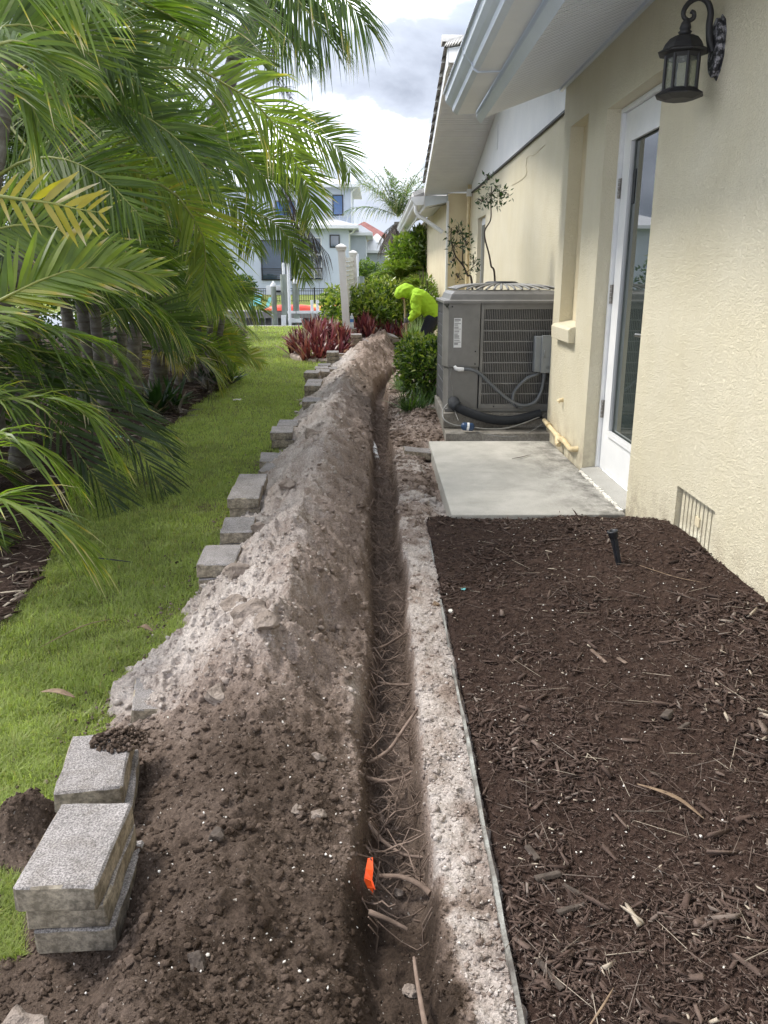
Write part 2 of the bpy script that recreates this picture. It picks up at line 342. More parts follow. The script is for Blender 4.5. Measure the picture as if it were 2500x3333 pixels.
tintmat('shell_bits', [(0, (0.62, 0.58, 0.52)), (1, (0.78, 0.75, 0.7))], 0.7)
def lawn_mat():
    m, nt, b = newmat('lawn_turf'); co = coords(nt)
    c = ramp(nt, [(0.36, (0.19, 0.155, 0.085)), (0.48, (0.20, 0.23, 0.07)), (0.62, (0.235, 0.31, 0.07)), (0.8, (0.27, 0.36, 0.08))], noise(nt, co, 1.6, 9, 0.7)).outputs[0]
    g = ramp(nt, [(0.3, (0.45,)*3), (0.7, (1.35,)*3)], noise(nt, co, 60, 5, 0.8)).outputs[0]; c = mixc(nt, 0.55, c, g, 'MULTIPLY')
    nt.links.new(c, b.inputs['Base Color']); b.inputs['Roughness'].default_value = 0.9; b.inputs['Specular IOR Level'].default_value = 0.1
    bump(nt, b, noise(nt, co, 90, 5, 0.8), 1.0, 0.03)
lawn_mat()
leafmat('grass', [(0.0, (0.155, 0.175, 0.06)), (0.4, (0.28, 0.325, 0.11)), (0.75, (0.355, 0.40, 0.15)), (0.9, (0.29, 0.27, 0.09)), (1.0, (0.40, 0.33, 0.19))], 0.5, 0.45, 0.3, 0.0)
PALM = [(0.0, (0.018, 0.036, 0.011)), (0.25, (0.050, 0.088, 0.018)), (0.5, (0.125, 0.185, 0.030)), (0.68, (0.20, 0.25, 0.038)), (0.8, (0.36, 0.29, 0.03)), (0.9, (0.42, 0.36, 0.22)), (1.0, (0.50, 0.46, 0.40))]
leafmat('palm_leaf', PALM, 0.42, 0.42, 0.4, 0.12)
leafmat('dead_leaf', [(0.0, (0.045, 0.033, 0.032)), (0.5, (0.10, 0.08, 0.07)), (1.0, (0.30, 0.25, 0.2))], 0.6, 0.2, 0.3, 0.2, 1.0)
simple('palm_trunk', [(0.3, (0.10, 0.088, 0.075)), (0.5, (0.175, 0.16, 0.14)), (0.7, (0.26, 0.245, 0.225))], 9, 0.85, [(30, 0.5, 0.01)], cs=(1, 1, 2.5))
simple('palm_ring', [(0.3, (0.10, 0.085, 0.07)), (0.7, (0.17, 0.15, 0.125))], 30, 0.9)
simple('palm_sheath', [(0.3, (0.16, 0.17, 0.09)), (0.7, (0.28, 0.29, 0.17))], 12, 0.5, cs=(1, 1, 0.3))
simple('palm_stem', [(0.3, (0.15, 0.17, 0.035)), (0.7, (0.26, 0.27, 0.06))], 6, 0.45)
simple('brown_fibre', [(0.3, (0.04, 0.028, 0.02)), (0.7, (0.12, 0.088, 0.062))], 40, 0.9, [(60, 0.8, 0.02)], cs=(1, 1, 0.2))
leafmat('shrub_leaf', [(0.0, (0.010, 0.026, 0.010)), (0.3, (0.025, 0.06, 0.014)), (0.6, (0.07, 0.13, 0.02)), (0.85, (0.17, 0.24, 0.035)), (1.0, (0.30, 0.34, 0.07))], 0.3, 0.3, 0.6, 0.1)
leafmat('sage_leaf', [(0.0, (0.07, 0.12, 0.055)), (1.0, (0.26, 0.34, 0.2))], 0.5, 0.3, 0.4, 0.1)
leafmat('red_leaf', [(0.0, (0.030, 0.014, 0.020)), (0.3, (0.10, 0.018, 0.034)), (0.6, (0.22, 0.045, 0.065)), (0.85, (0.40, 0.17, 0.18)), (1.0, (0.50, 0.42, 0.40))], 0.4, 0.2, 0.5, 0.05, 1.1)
simple('bark_dark', [(0.3, (0.035, 0.025, 0.02)), (0.7, (0.10, 0.078, 0.062))], 30, 0.9, [(60, 0.6, 0.006)])
simple('root_brown', [(0.3, (0.085, 0.058, 0.042)), (0.5, (0.18, 0.128, 0.098)), (0.7, (0.29, 0.215, 0.17))], 14, 0.9, [(90, 0.5, 0.003)])
simple('flag_orange', [(0.3, (0.80, 0.075, 0.012)), (0.7, (0.90, 0.12, 0.02))], 30, 0.45)
simple('edging_plastic', [(0.38, (0.07, 0.06, 0.05)), (0.5, (0.18, 0.17, 0.15)), (0.68, (0.36, 0.37, 0.34))], 9, 0.6, cs=(1, 1.2, 1), fine=(150, 0.5, 0.6, 1.2))
simple('shirt_lime', [(0.3, (0.30, 0.52, 0.015)), (0.7, (0.36, 0.60, 0.02))], 9, 0.8, [(9, 0.35, 0.05)])
simple('trouser_black', [(0.3, (0.006, 0.008, 0.014)), (0.7, (0.014, 0.017, 0.026))], 9, 0.85, [(14, 0.5, 0.03)])
simple('glove_grey', [(0.3, (0.06, 0.06, 0.062)), (0.7, (0.13, 0.13, 0.13))], 40, 0.9)
simple('skin', [(0.3, (0.24, 0.13, 0.08)), (0.7, (0.32, 0.18, 0.12))], 10, 0.5)
simple('wood_handle', [(0.3, (0.30, 0.22, 0.12)), (0.7, (0.45, 0.35, 0.2))], 14, 0.6, cs=(1, 1, 0.2))
simple('wood_grey', [(0.3, (0.155, 0.14, 0.125)), (0.7, (0.26, 0.245, 0.225))], 3, 0.9, [(25, 0.5, 0.02)], cs=(4, 4, 0.5), per_object=True)
simple('piling_wood', [(0.3, (0.15, 0.16, 0.13)), (0.5, (0.26, 0.29, 0.25)), (0.7, (0.36, 0.37, 0.33))], 2.2, 0.9, [(20, 0.6, 0.03)], cs=(3, 3, 0.6))
simple('kayak_red', [(0.3, (0.62, 0.045, 0.03)), (0.62, (0.70, 0.08, 0.035)), (0.75, (0.75, 0.3, 0.04))], 0.9, 0.4)
simple('kayak_orange', [(0.3, (0.72, 0.16, 0.04)), (0.7, (0.78, 0.38, 0.08))], 0.9, 0.4)
simple('teal_plastic', [(0.3, (0.16, 0.55, 0.56)), (0.7, (0.24, 0.64, 0.64))], 3, 0.5)
simple('house_white', [(0.3, (0.52, 0.57, 0.66)), (0.7, (0.60, 0.64, 0.72))], 1.0, 0.8, [(30, 0.15, 0.01)])
simple('house_grey', [(0.3, (0.40, 0.43, 0.47)), (0.7, (0.46, 0.49, 0.53))], 1.0, 0.8)
simple('house_tan', [(0.3, (0.44, 0.36, 0.28)), (0.7, (0.5, 0.42, 0.34))], 1.0, 0.8)
simple('metal_roof', [(0.3, (0.55, 0.56, 0.57)), (0.7, (0.68, 0.68, 0.68))], 0.8, 0.4)
simple('red_tile', [(0.3, (0.20, 0.075, 0.065)), (0.7, (0.29, 0.12, 0.105))], 2.0, 0.8, [(9, 0.6, 0.05)])
simple('black_metal', [(0.3, (0.012, 0.012, 0.013)), (0.7, (0.02, 0.02, 0.02))], 5, 0.5)
simple('bottle_plastic', [(0.3, (0.55, 0.62, 0.68)), (0.7, (0.70, 0.75, 0.78))], 8, 0.15)
simple('bottle_label', [(0.3, (0.05, 0.16, 0.45)), (0.7, (0.08, 0.24, 0.6))], 8, 0.4)
simple('paper_white', [(0.3, (0.70, 0.66, 0.58)), (0.7, (0.82, 0.8, 0.74))], 20, 0.8)
simple('black_plastic', [(0.3, (0.010, 0.011, 0.014)), (0.7, (0.03, 0.032, 0.038))], 20, 0.45)
simple('dry_leaf', [(0.3, (0.14, 0.09, 0.055)), (0.7, (0.28, 0.2, 0.13))], 30, 0.8)
simple('rock_pale', [(0.3, (0.15, 0.115, 0.09)), (0.7, (0.33, 0.275, 0.235))], 14, 0.95, [(40, 0.8, 0.02), (140, 0.5, 0.004)])
def water_mat():
    m, nt, b = newmat('canal_water'); nt.links.new(ramp(nt, [(0.3, (0.02, 0.035, 0.033)), (0.7, (0.035, 0.055, 0.05))], noise(nt, coords(nt), 0.5, 3)).outputs[0], b.inputs['Base Color']); b.inputs['Roughness'].default_value = 0.06
    bump(nt, b, noise(nt, coords(nt), 3.5, 4), 0.25, 0.05)
water_mat()
# ================================================================= GROUND
BED = np.array([(0.5, -1.28), (2.0, -1.35), (3.0, -1.42), (3.9, -1.61), (5.1, -1.97), (6.0, -1.99), (7.3, -1.86), (8.2, -1.90), (10.2, -1.86), (12.0, -2.1), (17.3, -2.75), (22.2, -3.5)])
def bed_x(y): return np.interp(y, BED[:, 0], BED[:, 1])+0.05*fbm(np.asarray(y)*1.7, 3.1, 3, 5)
LAWN = -0.10
def lawn_z(x, y): return LAWN+0.012*fbm(np.asarray(x)*1.3, np.asarray(y)*1.3, 3, 11)-0.02*sstep(-1.0, -2.2, x)
def tr_c(y): return 0.04+0.018*fbm(np.asarray(y)*1.3, 0.5, 4, 21)+0.36*sstep(9.2, 13.0, y)
def tr_w(y): return 0.074+0.024*fbm(np.asarray(y)*3.0, 8.5, 4, 22)
def soil_z(x, y):
    x = np.asarray(x, float); y = np.asarray(y, float)
    n1 = fbm(x*3.0, y*3.0, 4, 31); n2 = fbm(x*11, y*11, 4, 32); n3 = fbm(x*38, y*38, 3, 33); n4 = fbm(x*95, y*95, 2, 37)
    toe = -0.80+0.07*fbm(y*1.6, 4.4, 3, 34)-0.10*np.exp(-((y-2.35)/0.35)**2)+0.04*sstep(9, 12, y)
    toe = np.where(y > 12, toe+0.25*sstep(12, 15, y), toe)
    cx = tr_c(y); w = tr_w(y)+0.010*n2+0.008*n3
    xc = -0.345+0.09*fbm(y*1.9, 7.7, 4, 35)+0.14*sstep(8, 11.5, y)+0.3*sstep(11, 14, y)
    hc = 0.02+0.135*sstep(1.75, 2.35, y)+0.085*fbm(y*2.1, 1.1, 4, 36)*sstep(1.6, 2.3, y)+0.03*sstep(5, 8, y)+0.07*sstep(10.5, 12, y)*sstep(15, 12.5, y)
    rim_l = cx-w
    a = np.clip((x-toe)/(xc-toe), -0.6, 1); left = LAWN-0.03+(hc-LAWN+0.03)*np.where(a > 0, np.clip(a, 0, 1)**0.85, a*0.6)
    b = np.clip((x-xc)/(rim_l-xc), 0, 1); right = hc+(-0.055-hc)*(0.8*b+0.2*b*b*(3-2*b))
    z = np.where(x < xc, left, right)
    rg = 0.75+0.5*sstep(1.8, 2.4, y); rd = 1-2*np.abs(fbm(x*5+y*2.2, y*4.5, 3, 38)); rk = 1-2*np.abs(fbm(x*17, y*17, 3, 39)); z = z+rg*(0.032*n1+0.020*n2+0.015*n3+0.006*n4+(0.020+0.022*sstep(1.9, 2.4, y))*(rd-.5)+0.014*(rk-.5))
    floor = -0.185+0.06*sstep(1.5, 1.12, y)-0.03*sstep(3, 5, y)+0.04*sstep(9, 12, y)+0.018*n2+0.012*n3+0.004*n4
    bank = -0.032+0.012*n1+0.012*n2+0.010*n3+0.004*n4
    bank = bank+np.where(y < 4.05, -0.07*sstep(0.245, 0.30, x), np.where(y < 6.05, -0.055*sstep(0.25, 0.37, x), 0.0))
    bank = bank+sstep(6.0, 6.6, y)*(0.03*sstep(0.15, 0.35, x)+0.05*np.exp(-((y-7.2)/0.7)**2)*sstep(0.15, 0.4, x))
    d = np.abs(x-cx)-w                                   # distance outside the cut
    sl_ = 0.028+0.03*np.clip(fbm(y*2.4, x*0+3.0, 3, 23), 0, 1); ol_ = 0.030+0.035*fbm(y*2.9, x*0+7.0, 3, 24); wall = np.where(x < cx, sstep(-0.030, np.maximum(ol_, .004), d+0.016*n2+0.010*n3), sstep(-sl_, 0.010, d+0.020*n2+0.016*n3))
    side = np.where(x < cx, z, bank)
    z = floor+(side-floor)*wall
    z = z+0.16*np.exp(-(((x+0.87)/0.075)**2+((y-1.66)/0.11)**2))+0.07*np.exp(-(((x+0.86)/0.09)**2+((y-1.16)/0.10)**2))
    cv = sstep(-0.46, -0.54, x)*sstep(1.50, 1.36, y); z = z*(1-cv)+cv*np.minimum(z, LAWN+0.018+0.012*n2)
    return z
def soil_tint(x, y, z=None):
    x = np.asarray(x, float); y = np.asarray(y, float)
    n = fbm(x*4, y*4, 4, 41); n2 = fbm(x*14, y*14, 4, 42)
    t = 0.33+0.34*sstep(1.75, 2.25, y+0.10*n)*sstep(0.02, -0.5, x+0.1*n)+0.25*sstep(1.9, 2.4, y+0.1*n)
    t = t+0.13*n+0.09*n2
    cx = tr_c(y); w = tr_w(y)
    t = np.where(x > cx+w-0.03, 0.92+0.36*n+0.22*n2-0.30*sstep(3.6, 6.5, y), t)
    t = t+0.34*np.exp(-((x-(cx-w-0.035))/0.03)**2)*sstep(2.7, 2.0, y)*(0.6+0.8*np.clip(n, -0.5, 1))
    inside = sstep(0.01, -0.02, np.abs(x-cx)-w)
    t = t*(1-inside)+inside*(0.44+0.12*n+0.10*n2)
    nd = sstep(1.50, 1.36, y+0.08*n)*sstep(-0.14, -0.04, x)*sstep(0.17, 0.11, x+0.04*n2); t = t*(1-nd)+nd*(0.13+0.2*np.clip(n2, 0, 1))
    return np.clip(t, 0.02, 0.98)
def ys_prog(y0, y1, k, mn=0.004):
    r = [y0]
    while r[-1] < y1: r.append(r[-1]+max(mn, k*r[-1]))
    r[-1] = y1; return np.array(r)
struct(grid_obj('ground', np.linspace(-900, 900, 31), np.linspace(48.2, 2200, 31), lambda x, y: 0*x-0.05, 'lawn_turf'))
struct(grid_obj('lawn', np.linspace(-12, -0.56, 120), np.linspace(0.3, 22.25, 160), lambda x, y: lawn_z(x, y), 'lawn_turf'))
struct(grid_obj('soil_bank', np.linspace(-1.15, 0.62, 365), ys_prog(0.75, 6.25, 0.0036, .003), soil_z, 'soil', tintf=lambda x, y, z: soil_tint(x, y)))
struct(grid_obj('soil_bank', np.linspace(-1.1, 1.75, 230), ys_prog(6.25, 22.25, 0.0042), soil_z, 'soil', tintf=lambda x, y, z: soil_tint(x, y)))
def mulch_z(x, y):
    x = np.asarray(x, float); y = np.asarray(y, float)
    r = np.clip((x-0.3)/1.0, 0, 1)**1.6*sstep(4.15, 3.35, y)
    return -0.022+0.165*r+0.012*fbm(x*6, y*6, 4, 51)+0.006*fbm(x*30, y*30, 3, 52)-0.05*sstep(0.270, 0.240, x+0.018*fbm(y*6, 0.3, 3, 55))
struct(grid_obj('mulch_bed', np.linspace(0.228, 1.32, 150), ys_prog(0.7, 4.05, 0.006), mulch_z, 'mulch_base'))
# bed beneath the palms
ys = np.linspace(0.3, 22.2, 180); us = np.linspace(0, 1, 40)
Y, U = np.meshgrid(ys, us, indexing='ij'); X = bed_x(Y)-U**1.5*9.0
Z = lawn_z(X, Y)+0.012+0.02*fbm(X*3, Y*3, 3, 61)-0.03*(U == 0)
i = np.arange(39)[None, :]+np.arange(179)[:, None]*40
struct(np_obj('palm_bed', np.stack([X.ravel(), Y.ravel(), Z.ravel()], 1), np.stack([i, i+1, i+41, i+40], -1).reshape(-1, 4), 'mulch_base', smooth=True))

# ---- loose pieces of ground cover
def ico():
    t = (1+5**.5)/2
    v = np.array([(-1, t, 0), (1, t, 0), (-1, -t, 0), (1, -t, 0), (0, -1, t), (0, 1, t), (0, -1, -t), (0, 1, -t), (t, 0, -1), (t, 0, 1), (-t, 0, -1), (-t, 0, 1)], float)
    f = np.array([(0, 11, 5), (0, 5, 1), (0, 1, 7), (0, 7, 10), (0, 10, 11), (1, 5, 9), (5, 11, 4), (11, 10, 2), (10, 7, 6), (7, 1, 8), (3, 9, 4), (3, 4, 2), (3, 2, 6), (3, 6, 8), (3, 8, 9), (4, 9, 5), (2, 4, 11), (6, 2, 10), (8, 6, 7), (9, 8, 1)])
    return v/np.linalg.norm(v[0]), f
IV, IF = ico()
def rand_rot(n):
    q = rng.normal(size=(n, 4)); q /= np.linalg.norm(q, axis=1)[:, None]; w, x, y, z = q.T
    return np.stack([1-2*(y*y+z*z), 2*(x*y-z*w), 2*(x*z+y*w), 2*(x*y+z*w), 1-2*(x*x+z*z), 2*(y*z-x*w), 2*(x*z-y*w), 2*(y*z+x*w), 1-2*(x*x+y*y)], 1).reshape(-1, 3, 3)
def lumps(name, P, S, T, mat, jitter=0.28, parent=None):
    n = len(P); V = IV[None]*(1+jitter*rng.normal(size=(n, 12, 1)))*rng.uniform(0.45, 1.35, (n, 1, 3))
    V = np.einsum('nij,nkj->nki', rand_rot(n), V)*S[:, None, None]*np.array([1, 1, 0.8])+P[:, None, :]
    F = (IF[None]+12*np.arange(n)[:, None, None]).reshape(-1, 3)
    return np_obj(name, V.reshape(-1, 3), F, mat, parent, tint=np.repeat(T, 12))
# crumbs of soil
def scatter_y(n, y0, y1, p=1.6):
    u = rng.random(n); a = 1-p; return (y0**a+u*(y1**a-y0**a))**(1/a)
n = 34000; y = scatter_y(n, 0.95, 14.0, 1.6); x = rng.uniform(-0.95, 0.25, n)
keep = (np.abs(x-tr_c(y)) > tr_w(y)*0.9) | (rng.random(n) < 0.25)
cl = fbm(x*3, y*3, 3, 71); keep &= rng.random(n) < 0.45+0.9*np.clip(cl+0.25, 0, 1)
x, y = x[keep], y[keep]; s = 0.0017*np.exp(rng.gamma(1.8, 0.36, len(x))); s = np.minimum(s, 0.007+0.005*(rng.random(len(x)) < .12))*(0.75+0.14*np.minimum(y, 8))
z = soil_z(x, y); T = np.clip(soil_tint(x, y)+rng.normal(0, 0.10, len(x))+0.03, 0, 1)
ok = z > lawn_z(x, y)-0.005
ok |= x > -0.55
stuff(lumps('soil_crumbs', np.stack([x, y, z+s*0.15], 1)[ok], s[ok], T[ok], 'clod'), 'loose crumbs of grey brown soil on the spoil heap', 'soil')
def clods(name, P, S, T, mat):
    bm = bmesh.new(); bmesh.ops.create_icosphere(bm, subdivisions=2, radius=1); base = np.array([v.co for v in bm.verts]); f = np.array([[v.index for v in q.verts] for q in bm.faces]); bm.free(); n = len(P); m = len(base)
    off = rng.uniform(0, 50, (n, 1)); nz = fbm(base[None, :, 0]*1.6+off, base[None, :, 1]*1.6+base[None, :, 2]*1.3+off, 3, 77)*.9+fbm(base[None, :, 0]*5+off, base[None, :, 1]*5+base[None, :, 2]*4, 2, 78)*.5
    V = base[None]*(1+nz)[..., None]*rng.uniform(.6, 1.3, (n, 1, 3)); V = np.einsum('nij,nkj->nki', rand_rot(n), V)*S[:, None, None]*np.array([1, 1, .75])+P[:, None, :]
    return np_obj(name, V.reshape(-1, 3), (f[None]+m*np.arange(n)[:, None, None]).reshape(-1, 3), mat, tint=np.repeat(T, m))
n = 2300; y = scatter_y(n, 0.98, 10, 1.5); x = rng.uniform(-0.85, 0.22, n); k = (np.abs(x-tr_c(y)) > tr_w(y)+.01) & (fbm(x*2.5, y*2.5, 3, 72) > -.2) & (soil_z(x, y) > lawn_z(x, y)); x, y = x[k], y[k]; k = (x < 0) | (rng.random(len(x)) < .3); x, y = x[k], y[k]
s = np.minimum(0.0050*np.exp(rng.gamma(1.6, 0.32, len(x))), .0125)*(.75+.12*np.minimum(y, 7)); stuff(clods('soil_clods', np.stack([x, y, soil_z(x, y)+s*.05], 1), s, np.clip(soil_tint(x, y)+rng.normal(.02, .07, len(x)), 0, 1), 'clod'), 'lumpy clods of dug soil on the spoil heap', 'soil')
n = 3800; y = rng.uniform(3.9, 9.5, n); x = rng.uniform(0.10, 0.52, n); k = (np.abs(x-tr_c(y)) > tr_w(y)) & ((y > 6.0) | (x < .37)) & (fbm(x*4, y*4, 3, 73) > -.25); x, y = x[k], y[k]; s = np.minimum(.0035*np.exp(rng.gamma(1.7, .36, len(x))), .020)
stuff(clods('bank_crumbs', np.stack([x, y, soil_z(x, y)+s*.1], 1), s, np.clip(soil_tint(x, y)+rng.normal(-.02, .10, len(x)), 0, 1), 'clod'), 'crumbly soil on the bank beside the patio slab', 'soil')
# shell grit over soil and mulch
n = 700; y = scatter_y(n, 0.95, 4.2); x = rng.uniform(-0.8, 1.28, n); k = (np.abs(x-tr_c(y)) > tr_w(y)); x, y = x[k], y[k]
z = np.where(x > 0.25, mulch_z(x, y), soil_z(x, y)); s = rng.uniform(0.0010, 0.0034, len(x))*(0.8+0.15*y)
stuff(lumps('shell_bits', np.stack([x, y, z+0.004], 1), s, rng.random(len(x)), 'shell_bits'), 'tiny white shell bits sprinkled over soil and mulch', 'shell')
# mulch chips
def chips(name, P, L, W, TH, T, mat, tilt=0.35, parent=None):
    n = len(P); b = np.array([(-1, -.8, -1), (1, -.5, -1), (1, .6, -1), (-1, .9, -1), (-.9, -.9, 1), (.9, -.6, 1), (.8, .5, 1), (-1, .8, 1)], float)*0.5
    V = b[None]*(1+0.25*rng.normal(size=(n, 8, 3)))*np.stack([L, W, TH], 1)[:, None, :]
    az = rng.uniform(0, 2*math.pi, n); ti = rng.normal(0, tilt, n); ro = rng.normal(0, 0.6, n)
    ca, sa, ct, st, cr, sr = np.cos(az), np.sin(az), np.cos(ti), np.sin(ti), np.cos(ro), np.sin(ro)
    x, yv, zv = V[..., 0], V[..., 1], V[..., 2]
    y2, z2 = yv*cr[:, None]-zv*sr[:, None], yv*sr[:, None]+zv*cr[:, None]
    x2, z3 = x*ct[:, None]-z2*st[:, None], x*st[:, None]+z2*ct[:, None]
    V = np.stack([x2*ca[:, None]-y2*sa[:, None], x2*sa[:, None]+y2*ca[:, None], z3], -1)+P[:, None, :]
    f = np.array([(0, 3, 2, 1), (4, 5, 6, 7), (0, 1, 5, 4), (1, 2, 6, 5), (2, 3, 7, 6), (3, 0, 4, 7)])
    return np_obj(name, V.reshape(-1, 3), (f[None]+8*np.arange(n)[:, None, None]).reshape(-1, 4), mat, parent, tint=np.repeat(T, 8))
n = 38000; y = scatter_y(n, 0.95, 4.05, 1.5); x = 0.237+rng.random(n)*1.073-0.06*(rng.random(n) < .02)*rng.random(n)
big = np.clip(fbm(x*4, y*4, 3, 81)+0.15, 0, 1); L = (0.005+0.0135*rng.gamma(1.6, 0.5, n)*(0.3+1.3*big))*(0.85+0.1*y); W = L*rng.uniform(0.08, 0.34, n); TH = np.minimum(W, 0.006)*rng.uniform(0.4, 1, n)
T = np.clip(rng.normal(0.42, 0.22, n)+0.22*fbm(x*3, y*3, 3, 82), 0, 0.92); T[rng.random(n) < 0.012] = 0.97
stuff(chips('mulch_chips', np.stack([x, y, np.where(x < .24, soil_z(x, y), mulch_z(x, y))+0.004+0.3*TH], 1), L, W, TH, T, 'mulch_chip'), 'dark brown shredded wood mulch over the bed', 'mulch')
n = 230; y = scatter_y(n, 1.0, 4.0, 1.3); x = rng.uniform(0.26, 1.28, n); L = rng.uniform(0.02, 0.062, n); W = L*rng.uniform(0.14, 0.34, n); TH = W*0.3
stuff(chips('bark_chunks', np.stack([x, y, mulch_z(x, y)+0.008], 1), L, W, TH, np.clip(rng.normal(0.62, 0.2, n), 0, 0.97), 'mulch_chip', 0.2), 'larger bark chunks lying on the mulch', 'mulch')
n = 700; y = scatter_y(n, 1.0, 4.0, 1.2); x = rng.uniform(0.24, 1.3, n); L = rng.uniform(0.03, 0.12, n)
stuff(chips('straw_bits', np.stack([x, y, mulch_z(x, y)+0.008], 1), L, 0.0013+0*L, 0.0011+0*L, np.clip(rng.normal(0.82, 0.1, n), 0, .97), 'mulch_chip', 0.15), 'thin straw and twig bits on the mulch', 'mulch')
n = 6500; y = scatter_y(n, 1.2, 20, 1.1); x = bed_x(y)-0.02-rng.random(n)**1.5*2.2; L = rng.uniform(0.02, 0.11, n)*(.7+.06*y)
stuff(chips('leaf_litter', np.stack([x, y, lawn_z(x, y)+0.03], 1), L, L*rng.uniform(0.05, 0.25, n), 0.002+0*L, np.clip(rng.normal(0.6, 0.3, n), 0, 0.98), 'mulch_chip', 0.15), 'dead leaf litter under the palms', 'litter')
# grass blades
def blades(name, x, y, z, hgt, wid, T, mat, lean=0.5, parent=None):
    n = len(x); az = rng.uniform(0, 2*math.pi, n); ln = np.abs(rng.normal(lean, 0.25, n)); dx, dy = np.cos(az), np.sin(az); wx, wy = -dy*wid/2, dx*wid/2
    P = np.stack([x, y, z], 1); V = np.zeros((n, 5, 3)); D = np.stack([dx*ln, dy*ln, np.ones(n)*np.sqrt(np.maximum(0.15, 1-0.6*ln**2))], 1); Wv = np.stack([wx, wy, 0*wx], 1)
    V[:, 0] = P-Wv; V[:, 1] = P+Wv; m = P+D*(hgt*0.55)[:, None]*np.array([0.7, 0.7, 1]); V[:, 2] = m-Wv*0.8; V[:, 3] = m+Wv*0.8
    V[:, 4] = P+D*hgt[:, None]*np.array([1.3, 1.3, 0.85])
    b = 5*np.arange(n)[:, None]; q = np.concatenate([b, b+1, b+3, b+2], 1); t = np.concatenate([b+2, b+3, b+4], 1)
    return np_obj(name, V.reshape(-1, 3), [q, t], mat, parent, tint=np.repeat(T, 5))
n = 260000; y = scatter_y(n, 1.1, 22.0, 1.9); bx = bed_x(y)
x = bx-0.03+rng.random(n)*(-0.50-bx); patch = fbm(x*1.8, y*1.8, 4, 91); fine = fbm(x*7, y*7, 3, 92)
gone = soil_z(x, y) > lawn_z(x, y)+0.012; gone &= (x > -1.1) & (y < 15)
gone |= (rng.random(n) < np.clip(0.75*(patch < -0.22)+0.4*(fine < -0.25), 0, 0.9)) & (y < 5.5)
gone |= ((x+1.0)/0.62)**2+((y-14.2)/1.5)**2 < 1
x, y, patch, fine = x[~gone], y[~gone], patch[~gone], fine[~gone]
h = rng.uniform(0.014, 0.034, len(x))*(1+0.5*fine)*(1+0.05*y); w = rng.uniform(0.0013, 0.0026, len(x))*(0.7+0.30*y)
T = np.clip(0.44+0.30*patch+rng.normal(0, 0.15, len(x))+0.05*sstep(4, 9, y), 0, 0.8); dry = rng.random(len(x)) < 0.05+0.55*np.clip(-patch-.05, 0, 1)*(y < 5); T[dry] = rng.uniform(0.85, 1, dry.sum())
stuff(blades('grass', x, y, lawn_z(x, y)-0.003, h, w, T, 'grass'), 'short green grass of the side lawn', 'grass')

# thrown crumbs on the grass and coarse tufts of weed
n = 700; y = scatter_y(n, 1.2, 9, 1.3); x = -0.80-rng.exponential(.06, n); s = rng.uniform(.002, .007, n)*(.8+.08*y)
stuff(lumps('thrown_soil', np.stack([x, y, lawn_z(x, y)+.012], 1), s, np.clip(rng.normal(.5, .15, n), 0, 1), 'clod'), 'soil crumbs thrown onto the lawn edge', 'soil')
tx, ty = [], []
for _ in range(150):
    y0 = float(scatter_y(1, 1.4, 9, 1.2)[0]); x0 = random.uniform(float(bed_x(y0))+.02, -.86); k = random.randint(14, 34); tx.append(rng.normal(x0, .016, k)); ty.append(rng.normal(y0, .016, k))
x = np.concatenate(tx); y = np.concatenate(ty); n = len(x)
stuff(blades('weed_tufts', x, y, lawn_z(x, y)-.003, rng.uniform(.03, .065, n), rng.uniform(.002, .0038, n)*(.8+.15*y), np.clip(rng.normal(.5, .2, n), 0, .95), 'grass', .75), 'coarser tufts of grass standing in the lawn', 'grass')
# ================================================================= HOUSE
house = thing('yellow_house', 'pale yellow stucco house with white eaves along the right side', 'house', (1.31, 5.0, 0))
XW, XF = 1.31, 1.55
def holed_wall(name, X, y0, y1, z0, z1, holes, depth, mat):
    ysn = sorted({y0, y1, *[h[0] for h in holes], *[h[1] for h in holes]}); zsn = sorted({z0, z1, *[h[2] for h in holes], *[h[3] for h in holes]})
    mb = MB()
    for a, b in zip(ysn, ysn[1:]):
        for c, d in zip(zsn, zsn[1:]):
            if any(h[0] <= (a+b)/2 <= h[1] and h[2] <= (c+d)/2 <= h[3] for h in holes): continue
            mb.quad((X, a, c), (X, a, d), (X, b, d), (X, b, c))
    for h0, h1, c, d in holes:
        mb.quad((X, h0, c), (X+depth, h0, c), (X+depth, h0, d), (X, h0, d)); mb.quad((X, h1, c), (X, h1, d), (X+depth, h1, d), (X+depth, h1, c))
        mb.quad((X, h0, d), (X+depth, h0, d), (X+depth, h1, d), (X, h1, d)); mb.quad((X, h0, c), (X, h1, c), (X+depth, h1, c), (X+depth, h0, c))
    return mb, name, mat
DY0, DY1 = 4.075, 5.02
mb, _, _ = holed_wall('wall', XW, -3, 6.16, -0.4, 2.475, [(DY0, DY1, 0.002, 2.104), (5.45, 5.94, 0.865, 2.16), (2.985, 3.395, 0.10, 0.318)], 0.10, 'stucco')
mb.quad((XW, 6.16, -0.4), (XF+0.1, 6.16, -0.4), (XF+0.1, 6.16, 2.475), (XW, 6.16, 2.475))
mb.quad((XW+0.102, -3, -0.4), (XW+0.102, DY0-0.05, -0.4), (XW+0.102, DY0-0.05, 2.475), (XW+0.102, -3, 2.475))
mb.build('wall', 'stucco', house, fix=False)
mb = MB().box(XW+0.09, XW+0.13, 5.42, 5.97, 0.83, 2.19); mb.build('niche_panel', 'stucco_smooth', house)
mb = MB().prism([(XW-0.045, 0.765), (XW+0.088, 0.765), (XW+0.088, 0.89), (XW-0.03, 0.866), (XW-0.05, 0.85)], 5.43, 5.965, 'y'); mb.build('niche_sill', 'stucco', house, bevel=0.006)
